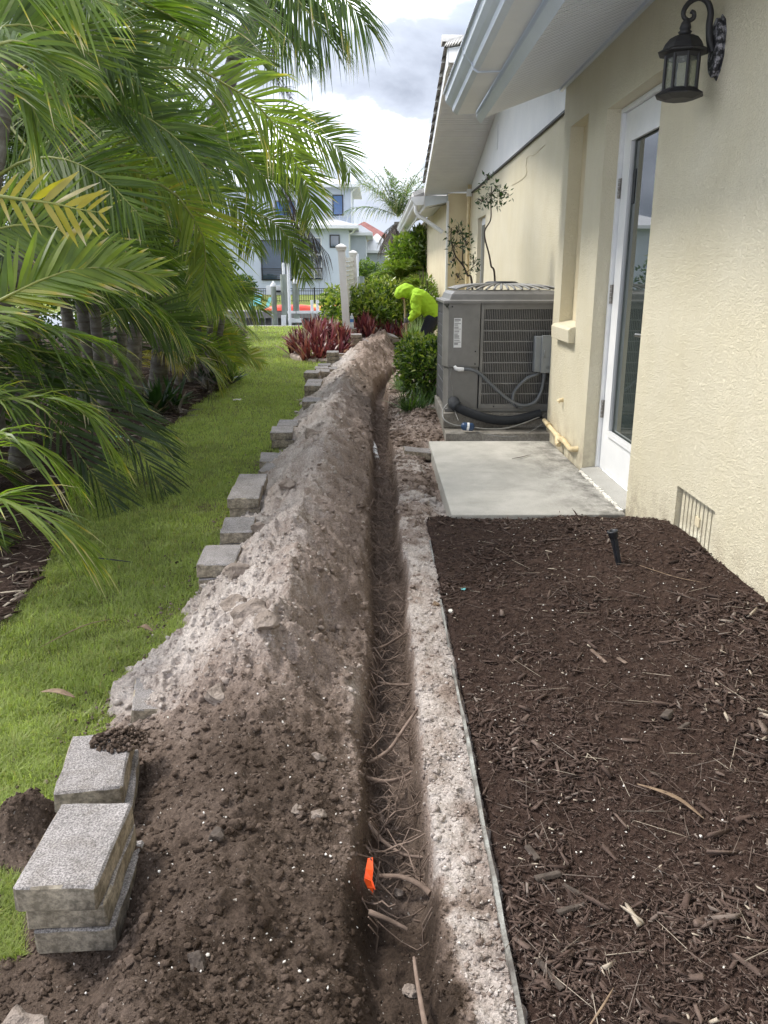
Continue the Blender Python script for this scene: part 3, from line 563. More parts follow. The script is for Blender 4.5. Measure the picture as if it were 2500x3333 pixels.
# far wing with gable end
mb, _, _ = holed_wall('wall', XF, 6.16, 13.95, -0.4, 2.483, [(12.2, 13.1, 0.02, 2.03)], 0.12, 'stucco'); 
mb.build('wall', 'stucco', house, fix=False)
fw = MB().box(XF+0.06, XF+0.10, 12.2, 13.1, 0.02, 2.03).build('window', 'paint_white', house)
MB().box(XF+0.05, XF+0.058, 12.34, 12.98, 0.3, 1.92).build('pane', 'window_glass', fw)
# yellow wall of the farthest section, facing the camera and the garden
mb = MB(); mb.quad((1.19, 14.3, -0.4), (XF+0.3, 14.3, -0.4), (XF+0.3, 14.3, 2.5), (1.19, 14.3, 2.5)); mb.quad((1.19, 14.3, -0.4), (1.19, 14.3, 2.5), (1.19, 24, 2.5), (1.19, 24, -0.4))
mb.quad((XF, 13.95, -0.4), (XF, 14.3, -0.4), (XF, 14.3, 2.6), (XF, 13.95, 2.6))
mb.build('wall', 'stucco_smooth', house, fix=False)
MB().box(1.165, 1.20, 14.27, 14.36, -0.3, 2.38).build('corner_trim', 'siding_white', house)
MB().box(1.33, 1.40, 14.285, 14.298, 0.1, 1.75).build('shutter', 'pipe_cream', house)
# ---- near eave: sloping soffit, fascia, gutter, roof edge
SX0, SZ0, SX1, SZ1 = 0.735, 2.262, 1.31, 2.468
def soff(x): return SZ0+(x-SX0)*(SZ1-SZ0)/(SX1-SX0)
yb = 2.6; mb = MB().add([(SX0, -3, SZ0), (SX1, -3, SZ1), (SX1, yb, SZ1), (SX0, yb, SZ0), (SX0, -3, SZ0+.02), (SX1, -3, SZ1+.02), (SX1, yb, SZ1+.02), (SX0, yb, SZ0+.02)], [(0, 1, 2, 3), (4, 7, 6, 5)])
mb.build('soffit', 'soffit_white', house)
k = 0; y = yb+0.004
while y < 6.26:
    w = min(0.078, 6.27-y)
    if k == 0:
        m = MB()
        pr = [(0, 0), (0.024, 0), (0.031, 0.020), (0.038, 0), (0.057, 0), (0.060, 0.034), (0.078, 0.034), (0.078, 0.045), (0, 0.045)]
        vs = [(x, a, soff(x)+b) for x in (SX0, SX1) for a, b in pr]; nn = len(pr)
        m.add(vs, [tuple(range(nn)), tuple(range(nn, 2*nn))[::-1]]+[(i, nn+i, nn+(i+1) % nn, (i+1) % nn) for i in range(nn)])
        proto = m.build('soffit_panel', 'soffit_white', house); proto.location.y += y; PL = proto.location.copy(); y0p = y
    else:
        o = proto.copy(); COL.objects.link(o); o.location = PL+Vector((0, y-y0p, 0))
    y += 0.0785; k += 1
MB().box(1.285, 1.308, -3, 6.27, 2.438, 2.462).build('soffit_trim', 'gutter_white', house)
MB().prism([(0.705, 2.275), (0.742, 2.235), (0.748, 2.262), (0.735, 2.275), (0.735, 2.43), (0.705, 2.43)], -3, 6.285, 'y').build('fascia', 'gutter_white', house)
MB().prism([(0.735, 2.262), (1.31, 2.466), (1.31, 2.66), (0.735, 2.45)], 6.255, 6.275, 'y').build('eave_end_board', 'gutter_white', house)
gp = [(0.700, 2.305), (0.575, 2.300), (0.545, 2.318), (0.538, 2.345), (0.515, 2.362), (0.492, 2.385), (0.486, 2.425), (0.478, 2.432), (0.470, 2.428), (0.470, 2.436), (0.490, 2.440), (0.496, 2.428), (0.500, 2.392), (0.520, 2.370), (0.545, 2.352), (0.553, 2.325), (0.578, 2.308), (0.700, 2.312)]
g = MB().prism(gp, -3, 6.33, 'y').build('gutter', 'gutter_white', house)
MB().prism([(0.700, 2.303), (0.575, 2.299), (0.545, 2.317), (0.538, 2.345), (0.515, 2.362), (0.492, 2.385), (0.486, 2.43), (0.700, 2.44)], 6.331, 6.336, 'y').build('end_cap', 'gutter_white', g)
MB().prism([(0.60, 2.46), (3.2, 3.39), (3.2, 3.45), (0.58, 2.52)], -3, 6.29, 'y').build('roof', 'tile_roof', house)
MB().prism([(0.555, 2.475), (0.72, 2.53), (0.70, 2.60), (0.54, 2.55)], 3.0, 5.65, 'y').build('roof_flashing', 'gutter_white', house)
# ---- gable: boards, rake soffit, fascia, tiles
RY, RZ, PIT = 10.0, 3.50, 0.228
def rake(y): return RZ-PIT*abs(y-RY)
yy = 6.17
while yy < 13.9:
    w = 0.1; y1 = min(yy+w-0.007, 13.93); m = MB()
    za, zb = rake(yy)+0.0, rake(y1)+0.0
    m.add([(XF-0.022, yy, 2.488), (XF-0.022, y1, 2.488), (XF-0.022, y1, zb), (XF-0.022, yy, za), (XF+0.02, yy, 2.488), (XF+0.02, y1, 2.488), (XF+0.02, y1, zb), (XF+0.02, yy, za)],
          [(0, 1, 2, 3), (4, 7, 6, 5), (0, 4, 5, 1), (1, 5, 6, 2), (2, 6, 7, 3), (3, 7, 4, 0)])
    m.build('siding_board', 'siding_white', house); yy += w
MB().box(XF-0.004, XF+0.1, 6.165, 13.94, 2.4, 3.5).build('gable_backing', 'siding_white', house).location.x += 0.012
MB().box(XF-0.03, XF-0.001, 6.17, 13.94, 2.466, 2.4845).build('flashing', 'dark_iron', house)
MB().box(XF-0.034, XF-0.024, 11.05, 11.075, 2.72, 3.02).build('siding_seam', 'siding_white', house)
RX0, RX1 = 0.815, XF-0.024
for s in (1, -1):
    d = 0.0
    L = 4.42 if s > 0 else 3.4
    while d < L-0.02:
        y0 = RY+s*d; y1 = RY+s*min(d+0.112, L); m = MB()
        g0, g1 = y0, y1
        za, zb = rake(y0), rake(y1)
        ym = y0+s*0.050; yn = y0+s*0.062
        for a, b, dz in ((y0+s*0.012, ym, 0), (yn, y1, 0)):
            m.add([(RX0, a, rake(a)), (RX1, a, rake(a)), (RX1, b, rake(b)), (RX0, b, rake(b)), (RX0, a, rake(a)+.012), (RX1, a, rake(a)+.012), (RX1, b, rake(b)+.012), (RX0, b, rake(b)+.012)],
                  [(0, 1, 2, 3), (4, 7, 6, 5), (0, 4, 5, 1), (1, 5, 6, 2), (2, 6, 7, 3), (3, 7, 4, 0)])
        m.build('soffit_panel', 'soffit_white', house); d += 0.112
    e0, e1 = RY, RY+s*L
    m = MB().add([(0.79, e0, rake(e0)-.03), (0.79, e1, rake(e1)-.03), (0.79, e1, rake(e1)+.11), (0.79, e0, rake(e0)+.11), (0.814, e0, rake(e0)-.03), (0.814, e1, rake(e1)-.03), (0.814, e1, rake(e1)+.11), (0.814, e0, rake(e0)+.11)],
                 [(0, 1, 2, 3), (4, 7, 6, 5), (0, 4, 5, 1), (1, 5, 6, 2), (2, 6, 7, 3), (3, 7, 4, 0)]); m.build('rake_board', 'siding_white', house)
    # barrel tiles along the rake
    nt_ = int(L/0.33)
    for q in range(nt_):
        a = RY+s*(q*0.33); b = RY+s*(q*0.33+0.36)
        m = MB(); vs = []
        for yy2, off in ((a, 0.0), (b, 0.028)):
            for j in range(7):
                an = math.pi*j/6; vs.append((0.80-0.075*math.cos(an)+0.02, yy2, rake(yy2)+0.115+off+0.06*math.sin(an)))
        m.add(vs, [(j, j+1, 7+j+1, 7+j) for j in range(6)], True); m.add(vs, [tuple(range(7)), tuple(range(7, 14))[::-1]])
        m.build('roof_tile', 'tile_roof', house)
    m = MB().add([(0.84, e0, rake(e0)+.13), (0.84, e1, rake(e1)+.13), (4, e1, rake(e1)+.13), (4, e0, rake(e0)+.13), (0.84, e0, rake(e0)+.02), (0.84, e1, rake(e1)+.02), (4, e1, rake(e1)+.02), (4, e0, rake(e0)+.02)],
                 [(0, 1, 2, 3), (4, 7, 6, 5), (0, 4, 5, 1), (1, 5, 6, 2), (2, 6, 7, 3), (3, 7, 4, 0)]); m.build('roof', 'tile_roof', house)
m = MB(); 
vs = [(xx, RY+0.11*math.cos(math.pi*j/6), RZ+0.15+0.09*math.sin(math.pi*j/6)) for xx in (0.72, 1.15) for j in range(7)]
m.add(vs, [(j, j+1, 7+j+1, 7+j) for j in range(6)], True); m.add(vs, [tuple(range(7)), tuple(range(7, 14))[::-1]]); m.build('ridge_tile', 'tile_roof', house)
MB().box(0.785, 0.80, RY-0.14, RY+0.14, RZ-0.10, RZ+0.12).build('peak_board', 'siding_white', house)
# ---- far eave with its gutter and downspouts
MB().prism([(0.80, 2.30), (1.56, 2.44), (1.56, 2.47), (0.80, 2.47)], 14.42, 14.44, 'y').build('return_board', 'gutter_white', house)
m = MB().prism([(0.80, 2.298), (1.20, 2.40), (1.56, 2.438), (1.56, 2.45), (0.80, 2.31)], 14.445, 14.9, 'y'); m.build('soffit', 'soffit_white', house)
for q in range(14):
    y0 = 14.91+q*0.24
    MB().prism([(0.80, 2.298), (1.19, 2.42), (1.19, 2.44), (0.80, 2.318)], y0, y0+0.225, 'y').build('soffit_panel', 'soffit_white', house)
MB().box(0.78, 0.80, 14.40, 24, 2.26, 2.46).build('fascia', 'siding_white', house)
g = MB().prism([(x+0.085, z+0.02) for x, z in gp], 14.37, 24, 'y').build('gutter', 'siding_white', house)
MB().prism([(x+0.085, z+0.02) for x, z in [(0.700, 2.303), (0.575, 2.299), (0.545, 2.317), (0.515, 2.362), (0.486, 2.43), (0.700, 2.44)]], 14.362, 14.369, 'y').build('end_cap', 'siding_white', g)
MB().prism([(0.62, 2.47), (3.2, 3.40), (3.2, 3.46), (0.60, 2.53)], 14.42, 24, 'y').build('roof', 'tile_roof', house)
MB().tube([(0.66, 14.55, 2.32), (0.66, 14.55, 2.24), (0.70, 14.55, 2.17), (0.80, 14.55, 2.11), (1.12, 14.5, 1.90)], 0.035, 8).build('downspout', 'siding_white', house)
d = MB().tube([(1.50, 13.95, 2.60), (1.50, 13.95, 2.46), (1.495, 13.95, 2.4), (1.495, 13.95, -0.1)], 0.030, 8).build('downspout', 'pipe_cream', house)
MB().box(1.455, 1.535, 13.90, 14.0, 2.42, 2.53).build('elbow', 'siding_white', d)
# ---- glazed door
XD = 1.412
door = MB(); ymn, ymx, zt = DY0+0.03, 4.985, 2.075
glass = (4.245, 4.815, 0.285, 1.915)
for a, b, c, d in ((ymn, glass[0], 0.03, zt), (glass[1], ymx, 0.03, zt), (glass[0], glass[1], 0.03, glass[2]), (glass[0], glass[1], glass[3], zt)):
    door.box(XD, XD+0.04, a, b, c, d)
door = door.build('door', 'paint_white', house)
m = MB(); t = 0.028
for a, b, c, d in ((glass[0]-t, glass[0]+.008, glass[2]-t, glass[3]+t), (glass[1]-.008, glass[1]+t, glass[2]-t, glass[3]+t), (glass[0]+.008, glass[1]-.008, glass[2]-t, glass[2]+.008), (glass[0]+.008, glass[1]-.008, glass[3]-.008, glass[3]+t)):
    m.box(XD-0.013, XD+0.002, a, b, c, d)
m.build('glazing_bead', 'paint_white', door)
MB().box(XD+0.012, XD+0.02, glass[0]-.005, glass[1]+.005, glass[2]-.005, glass[3]+.005).build('pane', 'door_glass', door)
MB().box(XD+0.0085, XD+0.0105, 4.752, 4.79, 1.58, 1.76).build('sticker', 'black_plastic', door)
for z in (0.40, 1.09, 1.68):
    h = MB(); h.box(XD-0.004, XD-0.001, 4.975, 5.0, z-.055, z+.055)
    for q in range(5): h.lathe([(0.0075, 0), (0.0085, 0.002), (0.0085, 0.018), (0.0075, 0.020)], (XD-0.010, 4.988, z-.055+q*.022), 8)
    h.build('hinge', 'rusty_hinge', door)
h = MB().tube([(XD, 4.19, 0.90), (XD-0.05, 4.19, 0.90), (XD-0.055, 4.21, 0.90), (XD-0.055, 4.30, 0.898)], 0.010, 8); h.lathe([(0.026, 0), (0.026, 0.008)], (0, 0, 0), 12, M=Matrix.Translation((XD-0.008, 4.19, 0.90)) @ Matrix.Rotation(R(90), 4, 'Y')); h.build('handle', 'steel', door)
m = MB(); m.box(XD-0.022, XD+0.05, 4.99, 5.018, 0.012, 2.10); m.box(XD-0.022, XD+0.05, DY0+.002, DY0+.028, 0.012, 2.10); m.box(XD-0.022, XD+0.05, DY0+.028, 4.99, 2.078, 2.10)
m.build('door_frame', 'paint_white', house)
MB().box(XD+0.041, XD+0.06, DY0, DY1, 0, 2.1).build('door_backing', 'black_metal', house)
m = MB().prism([(XW-0.012, -0.05), (XD-0.002, -0.05), (XD-0.002, 0.03), (XW-0.012, 0.012)], DY0+0.002, DY1-0.002, 'y'); m.build('door_sill', 'sill_concrete', house, bevel=0.003)
mort = [MB() for _ in range(1)][0]
yq = DY0
while yq < DY1-0.04:
    dl = random.uniform(0.015, 0.05); mort.box(XW-0.024-random.uniform(0, .01), XW-0.0125, yq, yq+dl*.9, -0.01, 0.004+random.uniform(0, .008)); yq += dl
mort.build('chipped_mortar', 'paper_white', house)
# ---- block vent low in the wall
vent = MB(); Y0, Y1, ZA, ZB = 2.985, 3.395, 0.10, 0.318; XV = XW+0.03
MB().box(XV+0.03, XV+0.06, Y0, Y1, ZA, ZB).build('vent_backing', 'dark_iron', house)
vent = MB().box(XV-0.004, XV+0.02, Y0+.001, Y1-.001, ZB-0.016, ZB-.001).box(XV-0.004, XV+0.02, Y0+.001, Y1-.001, ZA+.001, ZA+0.016).build('vent_block', 'stucco_smooth', house)
for q in range(10):
    yy = Y0+0.004+q*(Y1-Y0)/10
    MB().box(XV-0.006, XV+0.025, yy, yy+0.0295, ZA+0.002, ZB-0.002).build('vent_slat', 'stucco', vent)
MB().box(XV-0.012, XV-0.0065, 3.17, 3.215, 0.195, 0.232).build('vent_knob', 'stucco_smooth', vent)
# ---- drain pipe and tap stub on the wall
pp = MB().tube([(1.285, 6.14, 0.125), (1.285, 5.86, 0.108), (1.283, 5.68, 0.10)], 0.017, 10)
pp.lathe([(0.021, 0), (0.022, 0.03)], (0, 0, 0), 10, M=Matrix.Translation((1.285, 5.98, 0.118)) @ Matrix.Rotation(R(93), 4, 'X'))
pp.tube([(1.283, 5.70, 0.10), (1.283, 5.62, 0.098), (1.275, 5.585, 0.085), (1.272, 5.575, 0.062), (1.275, 5.55, 0.055)], [0.02, 0.023, 0.024, 0.022, 0.018], 10)
pp.tube([(1.28, 5.60, 0.085), (1.283, 5.50, 0.105), (1.285, 5.40, 0.10), (1.285, 5.28, 0.085), (1.287, 5.22, 0.092), (1.30, 5.17, 0.105), (1.32, 5.15, 0.11)], [0.018, 0.022, 0.018, 0.017, 0.019, 0.018, 0.018], 10)
pp.build('drain_pipe', 'pipe_cream', house)
MB().tube([(1.31, 5.66, 0.355), (1.285, 5.66, 0.352), (1.275, 5.66, 0.34)], [0.016, 0.014, 0.016], 8).build('pipe_stub', 'pipe_cream', house)

# ================================================================= PATIO SLAB, AIR CONDITIONER
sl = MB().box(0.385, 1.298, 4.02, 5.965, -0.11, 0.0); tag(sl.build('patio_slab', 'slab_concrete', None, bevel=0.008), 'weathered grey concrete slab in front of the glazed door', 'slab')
pad = thing('equipment_pad', 'two layered concrete pad under the air conditioner', 'pad', (1.0, 6.5, -0.1))
MB().box(0.52, 1.50, 6.03, 7.25, -0.12, 0.045).build('lower_pad', 'pad_concrete', pad, bevel=0.006)
MB().box(0.515, 1.49, 6.24, 7.24, 0.048, 0.165).build('upper_pad', 'pad_concrete', pad, bevel=0.008)
ac = thing('air_conditioner', 'large grey outdoor air conditioning unit standing on a concrete pad', 'air conditioner', (1.0, 6.7, 0.165))
AX0, AX1, AY0, AY1, AZ0, AZ1 = 0.54, 1.46, 6.30, 7.15, 0.172, 1.005
m = MB().box(AX0+.02, AX1-.02, AY0+.03, AY1-.02, AZ0, AZ1-.01); m.build('cabinet', 'ac_coil', ac)
# access column on the left of the front
colp = [(AX0-0.030, AY0+0.10), (AX0+0.005, AY0-0.012), (AX0+0.245, AY0-0.012), (AX0+0.245, AY0+0.04), (AX0-0.030, AY0+0.14)]
MB().prism(colp, 0.515, AZ1-0.012, 'z').build('access_panel', 'ac_grey', ac, bevel=0.004)
colq = [(AX0-0.018, AY0+0.10), (AX0+0.012, AY0+0.004), (AX0+0.243, AY0+0.004), (AX0+0.243, AY0+0.04), (AX0-0.018, AY0+0.14)]
MB().prism(colq, AZ0, 0.514, 'z').build('lower_panel', 'ac_grey', ac, bevel=0.003)
gx0, gx1 = AX0+0.252, AX1-0.06
fr = MB(); fr.box(gx0, gx0+.022, AY0-.006, AY0+.02, AZ0+.02, AZ1-.014); fr.box(gx1-.02, gx1+.05, AY0-.006, AY0+.02, AZ0+.02, AZ1-.014)
fr.box(gx0+.022, gx1-.02, AY0-.006, AY0+.02, AZ1-.055, AZ1-.014); fr.box(gx0+.022, gx1-.02, AY0-.006, AY0+.02, AZ0+.02, AZ0+.055); fr.box(AX0-.01, AX1, AY0+.0, AY0+.05, AZ0-.004, AZ0+.019)
fr.build('grille_frame', 'ac_grey', ac, bevel=0.002)
nz = 9; zA, zB = AZ0+.055, AZ1-.055
for q in range(1, nz):
    zz = zA+(zB-zA)*q/nz; MB().box(gx0+.022, gx1-.02, AY0-.003, AY0+.012, zz-.0035, zz+.0035).build('grille_bar', 'ac_bar', ac)
m = MB(); x = gx0+.030
while x < gx1-.025: m.box(x, x+.0055, AY0+.0, AY0+.010, zA, zB); x += 0.0135
m.build('grille_fins', 'ac_grey', ac)
m = MB(); x = gx1+.054; m.box(gx1+.05, AX1, AY0+.012, AY0+.03, AZ0+.02, AZ1-.014)
m.build('corner_post', 'ac_grey', ac)
# left side louvres
for q in range(9):
    zz = AZ0+0.03+q*0.088; MB().prism([(AX0-.012, zz), (AX0-.004, zz), (AX0+.02, zz+.078), (AX0-.004, zz+.082), (AX0-.012, zz+.079)], AY0+.15, AY1-.03, 'y').build('side_louvre', 'ac_dark', ac)
MB().box(AX0-.016, AX0+.02, AY0+.138, AY0+.149, AZ0, AZ1-.012).build('side_post', 'ac_grey', ac); MB().box(AX0-.016, AX0+.02, AY1-.03, AY1, AZ0, AZ1-.012).build('side_post', 'ac_grey', ac)
# lid
def lidring(g, z): return [(AX0-.035+g, AY0-.03+g, z), (AX1+.02-g, AY0-.03+g, z), (AX1+.02-g, AY1+.02-g, z), (AX0-.035+g, AY1+.02-g, z)]
rings = [lidring(0, AZ1-.012), lidring(0, AZ1+.008), lidring(.045, AZ1+.012), lidring(.062, AZ1+.055), lidring(.085, AZ1+.075)]
m = MB()
for a, b in zip(rings, rings[1:]): m.add(a+b, [(i, (i+1) % 4, 4+(i+1) % 4, 4+i) for i in range(4)])
m.add(rings[-1], [(0, 1, 2, 3)]); m.build('lid', 'ac_grey', ac, bevel=0.006)
cxl, cyl = (AX0+AX1)/2, (AY0+AY1)/2
for q in range(44):
    an = 2*math.pi*q/44; pts = []
    ex = min(0.40/max(1e-6, abs(math.cos(an))), 0.365/max(1e-6, abs(math.sin(an))))
    for j in range(6):
        rr = 0.11+(ex-0.11)*j/5; pts.append((cxl+rr*math.cos(an), cyl+rr*math.sin(an), AZ1+.080+.050*math.sqrt(max(0.0, 1-(rr/(ex*1.02))**2))))
    MB().tube(pts, 0.0105, 6, flat=.6).build('top_slat', 'ac_bar', ac)
MB().lathe([(0.0, .128), (0.13, .128), (0.135, .136), (0.11, .146), (0.0, .148)], (cxl, cyl, AZ1), 24).build('fan_hub', 'black_plastic', ac)
m = MB().lathe([(0.0, .05), (0.3, .055), (0.36, .074)], (cxl, cyl, AZ1), 28); m.build('fan_well', 'black_metal', ac)
st = MB().box(AX0+.045, AX0+.105, AY0-.0145, AY0-.0125, 0.665, 0.885).build('warning_sticker', 'plastic_white', ac)
z = 0.878
while z > 0.675:
    h_ = random.choice((.003, .004, .005)); w_ = random.uniform(.025, .05); MB().box(AX0+.049, AX0+.049+w_, AY0-.0152, AY0-.0147, z-h_, z).build('printed_line', 'ac_dark', st); z -= h_+random.choice((.004, .006, .010))
for sx, sz in ((AX0+.03, AZ1-.035), (AX0-.012, AZ1-.035), (AX0+.215, 0.635), (AX0+.215, 0.54), (gx1+.01, AZ1-.035), (gx1+.035, AZ1-.033), (AX0+.1, 0.25), (gx0+.12, AZ0+.037), (gx0+.3, AZ0+.037)):
    MB().lathe([(0.0065, 0), (0.005, .003)], (0, 0, 0), 8, M=Matrix.Translation((sx, AY0-.0125 if sz > .5 else AY0-.006 if sx > gx0 else AY0+.0035, sz)) @ Matrix.Rotation(R(90), 4, 'X')).build('screw', 'black_metal', ac)
MB().box(AX0-.012, AX0+.0, AY0+.105, AY0+.118, AZ0+.02, AZ0+.09).build('handle_slot', 'black_metal', ac)
# electrical disconnect, conduits, refrigerant line
db = thing('disconnect_box', 'grey metal electrical box at the house corner beside the air conditioner', 'electrical box', (1.27, 6.2, 0.6))
MB().box(1.195, 1.352, 6.175, 6.265, 0.49, 0.755).build('box_body', 'box_grey', db, bevel=0.006)
MB().prism([(1.24, 0.485), (1.362, 0.485), (1.362, 0.765), (1.24, 0.765)], 6.158, 6.174, 'y').build('box_cover', 'box_grey', db, bevel=0.004)
MB().lathe([(0.013, 0), (0.013, .004)], (0, 0, 0), 14, M=Matrix.Translation((1.292, 6.157, 0.525)) @ Matrix.Rotation(R(90), 4, 'X')).build('knockout', 'conduit_grey', db)
MB().tube([(1.262, 6.157, 0.60), (1.258, 6.148, 0.605), (1.258, 6.148, 0.65), (1.262, 6.157, 0.655)], 0.004, 6).build('latch', 'box_grey', db)
def ribbed(pts, r, n=10):
    pts = [Vector(p) for p in pts]; out = []
    for i in range(len(pts)-1):
        p0, p1, p2, p3 = pts[max(i-1, 0)], pts[i], pts[i+1], pts[min(i+2, len(pts)-1)]
        for k in range(8):
            t = k/8; out.append(0.5*((2*p1)+(p2-p0)*t+(2*p0-5*p1+4*p2-p3)*t*t+(3*p1-p0-3*p2+p3)*t**3))
    out.append(pts[-1]); return out
def cat(pts): return ribbed(pts, 0)
c1 = thing('electrical_conduit', 'grey flexible conduit sagging from the air conditioner across its front grille', 'conduit', (0.64, 6.25, 0.5))
p = cat([(0.66, 6.265, 0.502), (0.72, 6.255, 0.50), (0.79, 6.25, 0.47), (0.90, 6.245, 0.37), (1.02, 6.24, 0.27), (1.13, 6.235, 0.225), (1.22, 6.235, 0.25), (1.265, 6.235, 0.32), (1.283, 6.235, 0.42), (1.285, 6.23, 0.488)])
MB().tube(p, [0.0125+0.0016*(i % 2) for i in range(len(p))], 10).build('flexible_pipe', 'conduit_grey', c1)
MB().tube([(0.595, 6.27, 0.525), (0.605, 6.262, 0.508), (0.63, 6.262, 0.502), (0.665, 6.265, 0.502)], [0.012, 0.015, 0.017, 0.016], 10).build('elbow_fitting', 'plastic_white', c1)
MB().tube([(1.285, 6.231, 0.44), (1.285, 6.231, 0.487)], 0.019, 10).build('end_fitting', 'conduit_grey', c1)
c2 = thing('electrical_conduit', 'grey conduit looping below the electrical box in front of the grille', 'conduit', (1.2, 6.25, 0.4))
p = cat([(1.245, 6.235, 0.484), (1.225, 6.235, 0.465), (1.15, 6.245, 0.43), (1.07, 6.25, 0.34), (1.055, 6.252, 0.27), (1.075, 6.25, 0.225), (1.13, 6.25, 0.205)])
MB().tube(p, [0.0125+0.0016*(i % 2) for i in range(len(p))], 10).build('flexible_pipe', 'conduit_grey', c2)
MB().tube([(1.06, 6.228, 0.25), (1.085, 6.222, 0.205), (1.095, 6.24, 0.235)], 0.003, 6).build('cable_tie', 'black_plastic', c2)
c3 = thing('refrigerant_line', 'thick black foam insulated pipe lying along the foot of the air conditioner', 'pipe', (0.9, 6.2, 0.2))
p = cat([(0.60, 6.30, 0.245), (0.60, 6.24, 0.235), (0.64, 6.215, 0.205), (0.74, 6.205, 0.165), (0.88, 6.20, 0.125), (1.02, 6.20, 0.115), (1.15, 6.205, 0.135), (1.27, 6.215, 0.165)])
MB().tube(p, [0.046 if i < 14 else 0.036 for i in range(len(p))], 12).build('insulation', 'foam_black', c3)
c4 = thing('liquid_line', 'thin grey copper pipe with blue filter drier below the black insulated pipe', 'pipe', (0.75, 6.1, 0.1))
p = cat([(0.56, 6.28, 0.235), (0.53, 6.22, 0.225), (0.50, 6.15, 0.19), (0.51, 6.085, 0.14), (0.58, 6.065, 0.105), (0.64, 6.06, 0.098)]); MB().tube(p, 0.006, 6).build('copper_pipe', 'cable_grey', c4)
p = cat([(0.735, 6.06, 0.085), (0.83, 6.07, 0.072), (0.98, 6.10, 0.07), (1.12, 6.14, 0.10), (1.29, 6.20, 0.155)]); MB().tube(p, 0.006, 6).build('copper_pipe', 'cable_grey', c4)
dr = MB().tube([(0.636, 6.06, 0.098), (0.645, 6.06, 0.097), (0.655, 6.06, 0.095), (0.72, 6.06, 0.088), (0.73, 6.06, 0.087), (0.738, 6.06, 0.086)], [0.009, 0.026, 0.031, 0.031, 0.026, 0.009], 12).build('filter_drier', 'drier_blue', c4)
MB().tube([(0.679, 6.06, 0.0925), (0.697, 6.06, 0.0905)], 0.0318, 12, cap=False).build('paper_band', 'plastic_white', dr)
p = cat([(0.75, 6.05, 0.055), (0.85, 6.03, 0.035), (1.0, 6.02, 0.02), (1.15, 6.06, 0.045), (1.28, 6.14, 0.10)]); tag(MB().tube(p, 0.0035, 6).build('control_wire', 'cable_grey'), 'thin grey wire drooping at the back edge of the concrete slab', 'wire')
p = cat([(0.575, 6.285, 0.51), (0.565, 6.29, 0.44), (0.585, 6.29, 0.35), (0.59, 6.285, 0.27), (0.60, 6.2, 0.19), (0.62, 6.10, 0.13)]); tag(MB().tube(p, 0.0028, 6).build('control_wire', 'cable_grey'), 'thin wire running down the lower front panel of the air conditioner', 'wire')
# ---- wall lantern
lan = thing('wall_lantern', 'black iron wall lantern with glass panes and scroll arm beside the door', 'lantern', (1.31, 3.44, 1.9))
LX, LY = 1.172, 3.44
def octo(prof, n=8, sm=False): return MB().lathe([(r, z) for r, z in prof], (LX, LY, 0), n, sm)
m = MB().lathe([(0.0, 1.868), (0.055, 1.868), (0.092, 1.884), (0.094, 1.888), (0.074, 1.902), (0.066, 1.912), (0.0, 1.912)], (LX, LY, 0), 8, False); m.build('base', 'dark_iron', lan)
for q in range(8):
    a = 2*math.pi*q/8; cx_, cy_ = LX+0.064*math.cos(a), LY+0.064*math.sin(a)
    MB().tube([(cx_, cy_, 1.905), (cx_, cy_, 2.045)], 0.0062, 6).build('bar', 'dark_iron', lan)
    a2 = a+2*math.pi/8; dx_, dy_ = LX+0.0605*math.cos(a2), LY+0.0605*math.sin(a2); ex, ey = LX+0.0605*math.cos(a), LY+0.0605*math.sin(a)
    MB().add([(ex, ey, 1.908), (dx_, dy_, 1.908), (dx_, dy_, 2.04), (ex, ey, 2.04), (ex*.97+LX*.03, ey*.97+LY*.03, 1.908), (dx_*.97+LX*.03, dy_*.97+LY*.03, 1.908), (dx_*.97+LX*.03, dy_*.97+LY*.03, 2.04), (ex*.97+LX*.03, ey*.97+LY*.03, 2.04)],
             [(0, 1, 2, 3), (4, 7, 6, 5), (0, 4, 5, 1), (1, 5, 6, 2), (2, 6, 7, 3), (3, 7, 4, 0)]).build('glass_pane', 'lamp_glass', lan)
MB().lathe([(0.062, 2.03), (0.070, 2.045), (0.094, 2.05), (0.097, 2.056), (0.080, 2.066), (0.072, 2.085), (0.055, 2.108), (0.034, 2.120), (0.018, 2.124), (0.0, 2.124)], (LX, LY, 0), 8, False).build('roof_cap', 'dark_iron', lan)
MB().lathe([(0.016, 2.118), (0.020, 2.126), (0.026, 2.134), (0.018, 2.140), (0.022, 2.150), (0.017, 2.168), (0.008, 2.182), (0.004, 2.19)], (LX, LY, 0), 12).build('finial', 'dark_iron', lan)
p = cat([(1.285, LY, 2.06), (1.27, LY, 2.10), (1.262, LY, 2.16), (1.262, LY, 2.21), (1.245, LY, 2.248), (1.212, LY, 2.262), (1.178, LY, 2.245), (1.160, LY, 2.215), (1.163, LY, 2.19), (1.183, LY, 2.178), (1.199, LY, 2.188), (1.199, LY, 2.206), (1.187, LY, 2.212)])
MB().tube(p, [0.015-0.006*min(1, i/60) for i in range(len(p))], 8).build('scroll_arm', 'dark_iron', lan)
bp = [(LY-.005, 1.955), (LY+.03, 1.985), (LY+.047, 2.03), (LY+.047, 2.12), (LY+.03, 2.165), (LY, 2.19), (LY-.03, 2.165), (LY-.047, 2.12), (LY-.047, 2.03), (LY-.03, 1.985)]
MB().prism(bp, 1.284, 1.306, 'x').build('back_plate', 'worn_iron', lan, bevel=0.006)
MB().prism([(LY+(a-LY)*1.16, 2.07+(b-2.07)*1.1) for a, b in bp], 1.3065, 1.3095, 'x').build('caulk_ring', 'worn_iron', lan)
for ch in lan.children:
    for v in ch.data.vertices: v.co.z = 1.85+(v.co.z-1.868)*0.885
